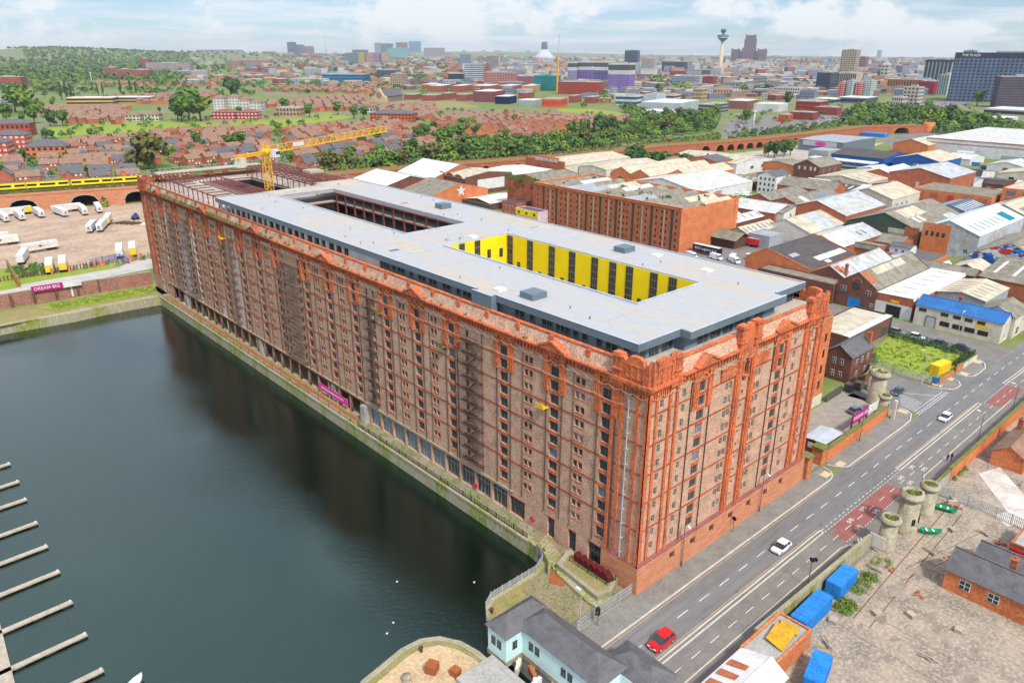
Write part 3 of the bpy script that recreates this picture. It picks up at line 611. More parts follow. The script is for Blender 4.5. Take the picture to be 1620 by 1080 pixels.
def surround(face,u,ped,tone):
 'tall terracotta surround of the top windows: fluted pilasters, arch, spandrel and, for some, a pediment'
 root=WH;b=MB()
 B=(lambda a,c,d0,d1,z0,z1:b.box(d0,d1,a,c,z0,z1)) if face=='X' else (lambda a,c,d0,d1,z0,z1:b.box(a,c,d0,d1,z0,z1))
 for s in (-1,1):
  zb=28.6 if s<0 else 28.2
  for q in range(3):
   c=u+s*(1.45+q*.42);B(c-.17,c+.17,-.38+.04*q,0,zb+q*.25,34.3)
  B(u+s*1.25 if s>0 else u-2.5,u+2.5 if s>0 else u-1.25,-.25,0,zb-.3,34.3);B(min(u+s*1.2,u+s*2.55),max(u+s*1.2,u+s*2.55),-.42,0,33.9,34.35)
 B(u-1.25,u+1.25,-.12,0,32.7,33.1)
 arch(b,face,u,33.1,.75,1.15,-.32,0);arch(b,face,u,33.1,.28,.5,-.3,0);B(u-.75,u+.75,-.06,.0,33.1,34.2)
 B(u-2.6,u+2.6,-.3,0,34.3,34.75)
 b.build('window_surround',tone,WH)
 if ped:
  b=MB();P=(lambda a,z,d:(d,a,z)) if face=='X' else (lambda a,z,d:(a,d,z));dd=Vector(P(0,0,1.5))
  b.slab([P(u-2.9,35.5,-1.0),P(u+2.9,35.5,-1.0),P(u,36.75,-1.0)],dd)
  for s in (-1,1):
   b.slab([P(u+s*3.1,35.5,-1.12),P(u,36.85,-1.12),P(u,37.2,-1.12),P(u+s*3.1,35.85,-1.12)],Vector(P(0,0,1.9)))
  b.build('pediment',tone,WH)
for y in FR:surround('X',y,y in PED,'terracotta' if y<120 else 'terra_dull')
for u in SF['ped']:surround('Y',u,True,'terracotta')
def corn(face,a,c,m):
 B=(lambda b,a,c,d0,d1,z0,z1:b.box(d0,d1,a,c,z0,z1)) if face=='X' else (lambda b,a,c,d0,d1,z0,z1:b.box(a,c,d0,d1,z0,z1))
 b=MB();B(b,a,c,-.55,.3,34.95,35.25);B(b,a,c,-.85,.3,35.25,35.5)
 y=a+.3
 while y<c:B(b,y,y+.26,-.4,0,34.05,34.95);y+=.8
 B(b,a,c,-.16,0,33.9,34.05)
 b.build('cornice',m,WH)
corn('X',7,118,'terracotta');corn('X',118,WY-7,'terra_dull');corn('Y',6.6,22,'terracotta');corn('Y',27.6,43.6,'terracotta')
b=MB()
def parapet(face,a,c):
 P=(lambda u,z,d:(d,u,z)) if face=='X' else (lambda u,z,d:(u,d,z))
 b.slab([P(a,35.5,-.2),P(a,37.5,.55),P(a,37.5,1.0),P(a,35.5,1.0)],Vector(P(c-a,0,0)))
parapet('X',6.5,WY-6.5);parapet('Y',6.4,22.2);parapet('Y',27.4,43.8);b.build('parapet','wbrick',WH)
b=MB();b.box(.4,1.15,6.5,112,37.5,37.75)
for y in [12+7.9*i for i in range(13)]:b.box(.05,.7,y-.4,y+.4,35.6,37.5)
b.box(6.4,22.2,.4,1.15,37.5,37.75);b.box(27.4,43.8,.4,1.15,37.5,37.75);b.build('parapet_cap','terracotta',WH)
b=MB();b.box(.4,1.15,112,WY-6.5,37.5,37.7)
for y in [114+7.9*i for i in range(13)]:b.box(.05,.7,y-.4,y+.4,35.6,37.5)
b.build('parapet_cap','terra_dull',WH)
b=MB();b.box(WX-.5,WX,.5,WY,0,37.5);b.box(.5,WX,WY-.5,WY,0,37.5);b.build('rear_wall','redbrick',WH)
def pil(b,face,a,c,d,z0,z1):
 if face=='X':b.box(-d,.05,a,c,z0,z1)
 else:b.box(a,c,-d,.05,z0,z1)
def pierhead(b,x0,x1,y0,y1,z0,z1):
 b.box(x0,x1,y0,y1,z0,z1);b.box(x0-.18,x1+.18,y0-.18,y1+.18,z1,z1+.22);b.box(x0-.05,x1+.05,y0-.05,y1+.05,z1+.22,z1+.5)
 b.box(x0-.2,x1+.2,y0-.2,y1+.2,z0+1.2,z0+1.4)
def crest(b,face,a,c,d0=-.5,d1=.3):
 'scrolled parapet between two piers'
 n=22;w=c-a;T=[]
 for i in range(n+1):
  t=i/n;q=abs(t-.5)*2
  z=38.35+.75*math.cos(q*pi*.5)*(q<.62)+(.9*max(0,(q-.62)/.38)**2 if q>=.62 else.2)-(.6*math.exp(-((q-.66)/.1)**2))
  T.append((a+w*t,z))
 P=(lambda u,z,d:(d,u,z)) if face=='X' else (lambda u,z,d:(u,d,z))
 for i in range(n):
  b.slab([P(T[i][0],35.3,d0),P(T[i+1][0],35.3,d0),P(T[i+1][0],T[i+1][1],d0),P(T[i][0],T[i][1],d0)],Vector(P(0,0,d1-d0)))
def turret(mx,my,tone):
 'corner turret; mx, my mirror it about the warehouse centre lines'
 fx=(lambda x:WX-x) if mx else (lambda x:x);fy=(lambda y:WY-y) if my else (lambda y:y)
 b=MB();o=MB.box
 def bx(x0,x1,y0,y1,z0,z1):b.box(fx(x0),fx(x1),fy(y0),fy(y1),z0,z1)
 for (x0,x1,y0,y1) in ((-.28,0,6.2,6.75),(-.28,0,4.55,5.1),(-.22,0,-.2,.5),(-.22,0,1.6,2.1),(-.22,.5,-.24,0),(1.5,2.0,-.24,0),(4.55,5.1,-.28,0),(6.2,6.75,-.28,0)):bx(x0,x1,y0,y1,5.1,34.2)
 bx(-.62,-.02,4.3,7.0,34.2,34.9);bx(-.35,-.0,-.3,4.3,34.3,34.9);bx(4.3,7.0,-.62,-.02,34.2,34.9);bx(0,4.3,-.35,0,34.3,34.9)
 bx(-.85,.3,-.85,7.1,34.95,35.45);bx(.3,7.1,-.85,.3,34.95,35.45)
 for k in range(7):bx(-.3,0,.9+k*.5,1.1+k*.5,33.0,34.3);bx(.9+k*.5,1.1+k*.5,-.3,0,33.0,34.3)
 b.build('turret_shaft',tone,WH)
 b=MB()
 def ph(x0,x1,y0,y1,z0,z1):pierhead(b,min(fx(x0),fx(x1)),max(fx(x0),fx(x1)),min(fy(y0),fy(y1)),max(fy(y0),fy(y1)),z0,z1)
 ph(-.6,.5,5.0,6.5,35.4,38.6);b.build('turret_pier',tone,WH);b=MB();ph(5.0,6.5,-.6,.5,35.4,38.6);b.build('turret_pier',tone,WH)
 b=MB();n0=0;crest(b,'X',0,5.0);crest(b,'Y',0,5.0);
 for t in (.9,1.9,3.1,4.1):b.box(-.62,-.5,t-.09,t+.09,35.5,38.0);b.box(t-.09,t+.09,-.62,-.5,35.5,38.0)
 for z in (36.0,37.9):b.box(-.6,-.5,.8,4.2,z,z+.14);b.box(.8,4.2,-.6,-.5,z,z+.14)
 b.v=[(fx(x),fy(y),z) for x,y,z in b.v];b.build('scrolled_crest',tone,WH)
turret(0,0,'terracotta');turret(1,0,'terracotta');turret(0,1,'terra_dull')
for u0 in (21.9,26.1):
 b=MB();b.box(u0,u0+1.5,-.42,0,5.1,35.2);b.box(u0+.35,u0+1.15,-.55,-.42,5.1,34);pierhead(b,u0-.1,u0+1.6,-.7,.5,35.2,38.8);b.build('giant_pier','terracotta',WH)
for u0 in (10.2,15.2,33.2,38.3):pass
b=MB();crest(b,'Y',23.5,26.1);b.box(23.5,26.1,-.4,0,33,35.3);b.build('scrolled_crest','terracotta',WH)
for u0 in (43.6,47.9):
 b=MB();b.box(u0,u0+1.2,-.34,0,5.1,35.2);b.build('giant_pier','terracotta',WH)
b=MB();arch(b,'Y',24.75,32.3,.6,1.0,-.4,0);b.box(23.75,24.15,-.35,0,30.3,32.3);b.box(25.35,25.75,-.35,0,30.3,32.3);b.box(24.15,25.35,-.7,0,30.0,30.35);b.build('niche','terracotta',WH)
b=MB();b.box(24.2,25.3,-.02,.0,30.35,32.5);b.build('niche_recess','void',WH)
for u,s in ((20.0,'TOBACCO'),(29.6,'STORES')):
 b=MB();b.box(u-2.2,u+2.0,-.3,0,30.95,32.7);b.box(u-2.3,u+2.1,-.42,0,32.7,33.0);o=b.build('name_panel','terracotta',WH)
 if u<25:text('lettering',s,.95,(u-.1,-.33,31.8),(pi/2,0,0),'sandstone',WH,.05,.02)
 b=MB();b.box(u-2.2,u+2.0,-.12,0,33.4,33.8);b.build('stone_band','stone',WH)
for y in FR:
 for s in (-1.82,1.72):b=MB();b.tube((-.14,y+s,5.1),(-.14,y+s,34.2 if abs(s)>9 else 28.4),.085,n=5);b.build('drainpipe','iron',WH)
for y in PAIR+[43.4,35.6,104.6,115.4,184.4,176.6]:
 b=MB();b.tube((-.12,y+1.3,5.1),(-.12,y+1.3,33),.055,n=5);b.build('drainpipe','iron',WH)
for u in (10.1,15.3,33.4,38.2,23.55,27.75,44.95,49.2):b=MB();b.tube((u,-.12,5.3),(u,-.12,34),.10,n=5);b.build('drainpipe','iron',WH)
b=MB();b.tube((-.2,3.45,5.0),(-.2,3.45,33.2),.11,n=6);b.box(-.3,0,3.1,3.8,33.0,33.4)
for k in range(11):b.box(-.3,0,3.2,3.7,6+k*2.6,6.14+k*2.6)
b.tube((-.2,3.45,5),(-.3,4.2,4.1),.11,n=6);b.build('flue_pipe','galv',WH)
M['iron_tan']=mat('tan rusted iron',(.24,.16,.11),(.15,.10,.07),sc=1)
def fire_escape(y0,y1,full):
 b=MB()
 for k in range(11):
  z=ROWS[k]-1.6
  b.box(-1.0,-.6,y0,y1,z-.05,z);b.box(-.5,-.02,y0,y1,z-.05,z)
  for y in (y0+.2,(y0+y1)/2,y1-.2):b.slab([(-1.0,y,z-.07),(0,y,z-.07),(0,y,z-.75),(-.35,y,z-.5)],(0,.1,0))
  for zz in (.5,1.0):b.box(-1.02,-.97,y0,y1,z+zz-.025,z+zz+.025)
  m=int((y1-y0)/.7)
  for q in range(m+1 if y0<80 else 0):y=y0+(y1-y0)*q/m;b.box(-1.01,-.98,y-.018,y+.018,z,z+1.0)
  if k<10:
   a,c=(y0+1.2,y1-1.6) if k%2 else (y1-1.6,y0+1.2)
   for q in range(8):t=(q+.5)/8;y=a+(c-a)*t;b.box(-.85,-.25,y-.16,y+.16,z-2.43*t-.04,z-2.43*t)
   b.slab([(-.87,a,z),(-.87,c,z-2.43),(-.87,c,z-2.6),(-.87,a,z-.17)],(.04,0,0));b.slab([(-.87,a,z+.9),(-.87,c,z-1.5),(-.87,c,z-1.56),(-.87,a,z+.84)],(.03,0,0))
 if full:
  for y in (y0,y1):b.box(-1.02,-.96,y-.03,y+.03,5.2,33)
 b.build('fire_escape','iron' if y0<80 else M['iron_tan'],WH)
fire_escape(36.6,42.4,False);fire_escape(72.2,75.4,False);fire_escape(105,115,True);fire_escape(144.6,147.8,True);fire_escape(177.6,183.4,True);fire_escape(190,194,True)
for y,z,yl in ((20.9,24.9,1),(47.9,27.6,0),(150,30,1),(70,28.5,0)):
 b=MB();b.box(-1.3,0,y-.9,y+.9,z,z+.12);b.box(-1.3,-1.24,y-.9,y+.9,z+.12,z+.9);b.slab([(-1.2,y,z),(0,y,z),(0,y,z-1)],(0,.1,0));b.build('hoist_platform','yellowpaint' if yl else 'moss',WH)
b=MB()
def swag(face,a,c,z,st=2.4,sag=.45):
 P=(lambda u,z:(-.5,u,z)) if face=='X' else (lambda u,z:(u,-.5,z));u=a
 while u<c:
  for i in range(4):t0,t1=i/4,(i+1)/4;b.tube(P(u+st*t0,z-sag*4*t0*(1-t0)),P(u+st*t1,z-sag*4*t1*(1-t1)),.045,n=4,cap=False)
  u+=st
swag('X',0,130,33.7);swag('Y',0,50,33.7);swag('X',4,100,31.4,6,.3);b.build('cable_swags',mat('pale cable',(.62,.40,.24),sc=1),WH,kind='stuff')
def tufts(name,pts,m,h0,h1,parent=None,n=7,r=.5,kind='stuff',seed=5,**kw):
 rg=random.Random(seed);b=MB()
 for x,y,z,s in pts:
  for i in range(n):
   a=rg.uniform(0,2*pi);q=rg.uniform(0,r)*s;h=rg.uniform(h0,h1)*s;px,py=x+math.cos(a)*q,y+math.sin(a)*q;w=h*.32
   c,d=math.cos(a*3),math.sin(a*3);b.face([(px-c*w,py-d*w,z),(px+c*w,py+d*w,z),(px+c*w*.5+rg.uniform(-.2,.2)*h,py+d*w*.5,z+h)])
   b.face([(px+d*w,py-c*w,z),(px-d*w,py+c*w,z),(px-d*w*.4,py+c*w*.4+rg.uniform(-.2,.2)*h,z+h*.85)])
 return b.build(name,m,parent,kind=kind,**kw)
rg=random.Random(11);pts=[]
for i in range(420):
 y=7+205*rg.random()**.6;dens=.25+.75*min(1,max(0,(y-95)/60))
 if rg.random()<dens:pts.append((rg.uniform(-.7,.1),y,35.5,rg.uniform(.5,1.1)*(.6+.6*dens)))
tufts('weeds',pts,'moss',.3,.9,WH)
CT=[(16.5,34.6,16.3,69.45),(17.0,34.4,84.2,148.5),(20.5,34.3,166,208)]
def slab_holes(b,x0,x1,y0,y1,z0,z1,holes):
 ys=sorted(set([y0,y1]+[v for h in holes for v in h[2:] if y0<v<y1]))
 for i in range(len(ys)-1):
  m=(ys[i]+ys[i+1])/2;x=x0
  for h in sorted(h for h in holes if h[2]<=m<=h[3]):b.box(x,h[0],ys[i],ys[i+1],z0,z1);x=h[1]
  b.box(x,x1,ys[i],ys[i+1],z0,z1)
b=MB();slab_holes(b,1.0,WX-.6,1.0,WY-.6,36.0,36.5,CT);b.build('roof_deck','deckconc',WH)
b=MB();slab_holes(b,2.2,49.3,4.3,158,39.2,40.0,[(16.6,34.4,16.4,69.3),(17.0,34.4,84.2,148.5)])
b.box(12.1,39.2,2.4,4.3,39.2,39.998);b.box(1.1,2.2,35.6,40.4,36.5,39.997)
b.build('flat_roof','membrane',WH)
for q in ((16,36,148.5,158,40.0,40.06),(36,49,150,163,40.0,40.05),(5,42,215.5,219,39.6,40.0)):b=MB();b.box(*q);b.build('roof_edge_slab','deckconc',WH)
b=MB()
F=.28
b.box(1.9,2.2,4.3,35.3,38.9,40.12);b.box(.85,1.1,35.6,40.4,37.2,40.12);b.box(.85,2.2,35.3,35.6,37.2,40.13);b.box(.85,2.2,40.4,40.7,37.2,40.13);b.box(1.9,2.2,40.7,158,38.9,40.12)
b.box(1.9,11.8,4.0,4.3,38.9,40.13);b.box(11.8,39.5,2.1,2.4,38.9,40.12);b.box(11.8,12.1,2.4,4.0,38.9,40.12);b.box(39.2,39.5,2.4,4.0,38.9,40.12);b.box(39.5,49.6,4.0,4.3,38.9,40.13)
b.box(49.3,49.6,4.3,163,38.9,40.1)
b.build('fascia','fascia',WH)
b=MB()
for x0,x1,y0,y1 in ((16.3,34.7,16.1,69.6),(16.7,34.7,83.9,148.8)):
 b.box(x0,x0+.3,y0,y1,40.0,40.3);b.box(x1-.3,x1,y0,y1,40.0,40.3);b.box(x0+.3,x1-.3,y0,y0+.3,40.0,40.3);b.box(x0+.3,x1-.3,y1-.3,y1,40.0,40.3)
for x0,x1 in ((2.3,16.2),(34.8,49.2)):b.box(x0,x1,69.0,69.3,40.0,40.22)
b.box(16.8,24,69.9,70.2,40.0,40.25)
b.box(1.86,2.24,4,35.3,40.12,40.17);b.box(1.86,2.24,40.7,158,40.12,40.17);b.box(2.3,11.8,3.97,4.34,40.13,40.18);b.box(11.8,39.5,2.06,2.44,40.12,40.17);b.box(39.6,49.6,3.97,4.34,40.13,40.18);b.box(.8,1.14,35.3,40.7,40.13,40.18);b.box(49.26,49.62,4.4,160,40.1,40.15)
b.build('roof_upstands','fascia_light',WH)
for x,y,w,d_,h in ((6.2,30.5,3.4,3.2,1.1),(42,103.5,3.2,3.0,1.3),(42.5,41,3.4,3.0,1.1)):
 b=MB();b.box(x-w/2,x+w/2,y-d_/2,y+d_/2,40.0,40+h);b.build('plant_housing','fascia',WH)
for x,y in ((4.6,37.4),(26.5,71.8),(44.5,34),(42.5,20.5)):
 b=MB();b.box(x-.9,x+.9,y-.9,y+.9,40.0,40.35);o=b.build('roof_hatch','whiteframe',WH)
for x,y in ((20.3,73),(23.5,72.2),(12,140),(15,150),(24,153),(40,155)):b=MB();b.box(x-.4,x+.4,y-.4,y+.4,40.0,40.5);b.tube((x,y,40.5),(x,y,42),.06,n=5);b.build('vent_stack','galv',WH)
rr=random.Random(4)
for i in range(22):
 x,y=rr.choice(((rr.uniform(4,15),rr.uniform(8,145)),(rr.uniform(36,47),rr.uniform(8,145))));b=MB();b.tube((x,y,40),(x,y,40.45),.09,n=5);b.build('vent_pipe','frame',WH)
for x,y,r in ((6.5,73.5,0),(44,69.8,0),(38,116,1)):b=MB();b.box(x-1.1,x+1.1,y-.5,y+.5,40.0,40.04);b.build('roof_grille','rust' if r else 'frame',WH)
b=MB()
for k in range(7):y=14+k*21.3;b.box(2.4,16.2,y,y+.05,40.0,40.012);b.box(34.8,49.2,y,y+.05,40.0,40.012)
b.build('membrane_seams',mat('roof seams',(.30,.31,.31),sc=1),WH)
b=MB();b.box(3.2,3.4,5.4,74,36.5,39.2);b.box(3.4,12.6,5.4,5.6,36.5,39.2);b.box(12.6,38.6,3.6,3.8,36.5,39.2);b.box(12.6,12.8,3.8,5.4,36.5,39.2);b.box(38.5,48.4,5.4,5.6,36.5,39.2);b.box(48.3,48.5,5.6,158,36.5,39.2)
b.build('rooftop_wall','penthouse',WH)
rp=random.Random(8);y=6.5
while y<73:
 w=rp.choice((1.1,2.4,3.1));
 if not (34<y+w/2<41.5):
  b=MB();b.mat(0).box(3.12,3.2,y,y+w,36.7,38.85);b.mat(1)
  for k in range(int(w/1.0)+1):yy=y+w*k/max(1,int(w/1.0));b.box(3.05,3.12,yy-.05,yy+.05,36.7,38.85)
  b.build('rooftop_window',['glass','penthouse'],WH)
 y+=w+rp.choice((.8,1.2,1.9))
x=4.2
while x<47:
 w=rp.choice((1.2,2.2,2.6));yy=3.52 if 12.9<x and x+w<38.4 else 5.32
 if yy>5 or x>12.9:
  b=MB();b.mat(0).box(x,x+w,yy,yy+.08,36.7,38.85);b.mat(1).box(x+w/2-.05,x+w/2+.05,yy-.06,yy,36.7,38.85);b.build('rooftop_window',['glass','penthouse'],WH)
 x+=w+rp.choice((.9,1.5))
b=MB();b.box(3.0,3.3,74,85,36.5,38.9);b.build('tarpaulin','white',WH)
for i in range(22):
 y=85+i*3.4;b=MB();b.box(2.9,3.2,y,y+(.9 if i%3 else 1.4),36.5,39.2);b.build('frame_panel','offwhite',WH)
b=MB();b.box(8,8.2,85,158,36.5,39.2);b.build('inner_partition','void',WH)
b=MB();b.box(34.3,34.6,16.5,69.2,22,39.97);b.box(16.7,34.3,69.2,69.45,22,39.97);b.box(16.4,16.7,16.5,69.2,22,39.97);b.box(16.7,34.3,16.3,16.5,22,39.97);b.build('courtyard_cladding','yellow',WH)
b=MB();b.box(16.4,34.6,16.2,69.5,21.5,22);b.build('courtyard_floor','deckconc',WH)
def strip_win(x=None,y=None,w=2.2,z0=23,z1=39.9):
 b=MB()
 B=(lambda a,c,d0,d1,z0,z1:b.box(34.3-d1,34.3-d0,y+a,y+c,z0,z1)) if y is not None else (lambda a,c,d0,d1,z0,z1:b.box(x+a,x+c,69.2-d1,69.2-d0,z0,z1))
 b.mat(0);B(-w/2,w/2,.02,.05,z0,z1);b.mat(1)
 for k in range(4):u=-w/2+w*k/3;B(u-.05,u+.05,.05,.1,z0,z1)
 z=z1
 while z>z0:B(-w/2,w/2,.05,.11,z-.25,z);z-=1.45
 b.build('glazed_strip',['glass','frame'],WH)
for y in (67.9,61.2,54.3,48.2,41.8,36.9,32.6,26.6,22.2):strip_win(y=y,w=1.75)
for x in (21.2,25.6):strip_win(x=x,w=1.5)
for x,z in ((29.0,35.3),(32.6,35.0),(32.6,31)):b=MB();b.mat(0).box(x-.5,x+.5,69.12,69.18,z,z+2);b.mat(1).box(x-.04,x+.04,69.08,69.12,z,z+2);b.build('court_window',['glass','frame'],WH)
for y,z in ((64.9,34.1),(58,33.2),(51,33.4),(44.6,33.2),(29.8,33.8)):b=MB();b.mat(0).box(34.2,34.28,y-.45,y+.45,z-1.3,z+.2);b.mat(1).box(34.16,34.2,y-.05,y+.05,z-1.7,z+.2);b.build('court_window',['glass','frame'],WH)
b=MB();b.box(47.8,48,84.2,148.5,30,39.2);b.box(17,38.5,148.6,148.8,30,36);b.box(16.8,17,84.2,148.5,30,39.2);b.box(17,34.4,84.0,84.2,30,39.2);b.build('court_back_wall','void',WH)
b=MB();b.box(34.4,47.8,84.2,148.5,36.51,36.56);b.box(34.4,47.8,84.2,148.5,31.6,31.8);b.build('court_floor','deckconc',WH)
b=MB();b.box(34.25,34.5,84.3,148.4,36.0,36.34);b.box(34.25,34.5,84.3,148.4,38.85,39.19);b.box(34.9,35.1,84.3,148.4,38.5,38.8);b.box(17.2,34.2,148.3,148.55,36,36.4);b.build('edge_beam','steel_red',WH)
for i in range(13):
 y=85.5+i*5.1;b=MB();b.box(34.22,34.52,y-.13,y+.13,36.5,38.85);b.build('post','steel_red',WH)
 b=MB();b.box(34.2,34.5,y-.3,y+.3,31,36.0);b.build('column','steel_maroon',WH)
b=MB()
def rail(x,y0,y1,z,s=.13):b.box(x-s,x+s,y0,y1,z-.3,z)
for i in range(9):rail(9.6+i*1.15,155.5,190,40.0)
for i in range(8):rail(4.2+i*1.4,190.5+i*.6,214,39.95)
for i in range(9):rail(35.8+i*1.55,163,215,40.0,.1)
b.build('purlins','steel_maroon',WH)
b=MB();rail(3.6,158.2,218,39.7,.1);rail(19.4,155,212,39.65,.1);rail(35.0,158.2,212,39.68,.1)
for k in range(12):b.box(3.6,8.5+(k%3),160+k*5-.1,160+k*5+.1,39.35,39.6);b.box(35,48.4,160+k*5-.1,160+k*5+.1,39.3,39.55)
b.box(4,48,214.4,214.8,39.3,39.6);b.box(19,35,210.8,211.2,39.3,39.6)
for k in range(6):b.box(18+k*2.8,18.2+k*2.8,149,158,39.4,39.7) if False else None
b.build('rafters','steel_red',WH)
for x,ys in ((3.6,range(160,219,4)),(35.0,range(160,213,4)),(19.6,range(192,212,5)),(48.4,range(160,219,6))):
 for y in ys:b=MB();b.box(x-.12,x+.12,y-.12,y+.12,36.5,39.5);b.build('post','steel_red',WH)
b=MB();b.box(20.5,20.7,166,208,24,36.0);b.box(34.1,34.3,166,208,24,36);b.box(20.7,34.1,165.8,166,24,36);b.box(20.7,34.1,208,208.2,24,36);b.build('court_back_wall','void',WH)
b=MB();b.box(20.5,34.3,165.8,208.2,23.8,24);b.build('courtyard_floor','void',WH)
b=MB();b.box(20.2,20.5,165.6,208.4,36.5,36.8);b.box(34.3,34.6,165.6,208.4,36.5,36.8);b.box(20.5,34.3,208.2,208.5,36.5,36.8);b.build('court_kerb','steel_red',WH)
b=MB();b.box(44,49,181,187,40.0,40.8);b.build('timber_stack','wood',WH)
b=MB()
for i in range(24):b.tube((3+i*1.9,218.8,37.5),(3+i*1.9,218.8,41.2),.05,n=4);
for z in (40.2,41.0):b.tube((3,218.8,z),(47,218.8,z),.05,n=4);b.tube((48.9,160,z),(48.9,218,z),.05,n=4)
for i in range(12):b.tube((48.9,160+i*5.2,37),(48.9,160+i*5.2,41.1),.05,n=4)
b.build('scaffold_rail','galv',WH)
CR=empty('tower_crane',(24.5,171.4,24),'yellow tower crane rising through the unfinished end of the warehouse roof','crane')
def lattice(b,p,q,w,h,n,tri=False):
 p,q=Vector(p),Vector(q);d=(q-p).normalized();s=d.cross(Vector((0,0,1)))
 if s.length<.1:s=Vector((1,0,0))
 s.normalize();u=s.cross(d)
 C=[(-w/2,-h/2),(w/2,-h/2),(w/2,h/2),(-w/2,h/2)] if not tri else [(-w/2,-h/2),(w/2,-h/2),(0,h/2)]
 K=[[p+(q-p)*(i/n)+s*a+u*c for a,c in C] for i in range(n+1)]
 m=len(C)
 for j in range(m):b.tube(K[0][j],K[n][j],.13,n=4)
 for i in range(n):
  for j in range(m):
   b.tube(K[i][j],K[i][(j+1)%m],.07,n=4,cap=False)
   a,c=(K[i][j],K[i+1][(j+1)%m]) if i%2 else (K[i][(j+1)%m],K[i+1][j]);b.tube(a,c,.07,n=4,cap=False)
b=MB();lattice(b,(24.5,171.4,24),(24.5,171.4,49),2.0,2.0,13);b.build('mast','craneyellow',CR)
jd=Vector((69,36,0)).normalized();top=Vector((24.5,171.4,50.3))
b=MB();lattice(b,top+jd*2,top+jd*76,1.7,2.1,34,True);b.build('jib','craneyellow',CR)
b=MB();lattice(b,top-jd*.5+Vector((0,0,-.6)),top-jd*14+Vector((0,0,-.6)),1.6,.7,8);b.build('counter_jib','craneyellow',CR)
b=MB();b.obox(((top-jd*12).x,(top-jd*12).y),math.atan2(jd.y,jd.x),2.2,2.6,46.6,49.4);b.build('counterweight','cream',CR)
b=MB();b.tube(top+Vector((0,0,-1.5)),top+Vector((0,0,.5)),1.3,n=10);lattice(b,top,top+Vector((0,0,2.6)),1.6,1.6,2);b.build('slewing_head','craneyellow',CR)
b=MB();cc=top+jd*2+Vector((jd.y,-jd.x,0))*2;b.mat(0).obox((cc.x,cc.y),math.atan2(jd.y,jd.x),2.2,1.8,48.0,50.4);b.mat(1).obox((cc.x+.3*jd.x,cc.y+.3*jd.y),math.atan2(jd.y,jd.x),2.0,1.9,48.9,49.8);b.build('cab',['white','glass'],CR)
b=MB();q=top+jd*16;b.obox((q.x+.9*jd.y,q.y-.9*jd.x),math.atan2(jd.y,jd.x),6,.1,49.9,51.2);b.build('signboard','white',CR)
# ================================================================ WORKS, SHEDS AND YARDS RIGHT OF THE WAREHOUSE
def faceP(f,x0,x1,y0,y1):
 'frame of one wall: f = W (faces -x), S (faces -y), E, N -> (origin, u direction, outward normal, length)'
 return {'W':(Vector((x0,y1,0)),Vector((0,-1,0)),Vector((-1,0,0)),y1-y0),'S':(Vector((x0,y0,0)),Vector((1,0,0)),Vector((0,-1,0)),x1-x0),'E':(Vector((x1,y0,0)),Vector((0,1,0)),Vector((1,0,0)),y1-y0),'N':(Vector((x1,y1,0)),Vector((-1,0,0)),Vector((0,1,0)),x1-x0)}[f]
def panel(b,fr,u0,u1,z0,z1,d0,d1):
 o,u,n,L=fr
 b.slab([o+u*u0+n*d1+Vector((0,0,z0)),o+u*u1+n*d1+Vector((0,0,z0)),o+u*u1+n*d1+Vector((0,0,z1)),o+u*u0+n*d1+Vector((0,0,z1))],n*(d0-d1))
def wpanel(root,fr,u,z,w,h,glass='glass',frame='whiteframe',bars=1,name='window'):
 b=MB();b.mat(1);panel(b,fr,u-w/2-.08,u+w/2+.08,z-.08,z+h+.08,0,.05);g=MB();panel(g,fr,u-w/2,u+w/2,z,z+h,.05,.08)
 for i in range(1,bars+1):x=u-w/2+w*i/(bars+1);panel(b,fr,x-.04,x+.04,z,z+h,.08,.11)
 if bars:panel(b,fr,u-w/2,u+w/2,z+h/2-.03,z+h/2+.03,.08,.105)
 o=b.build(name,[glass,frame],root);g.build('pane',glass,o);return o
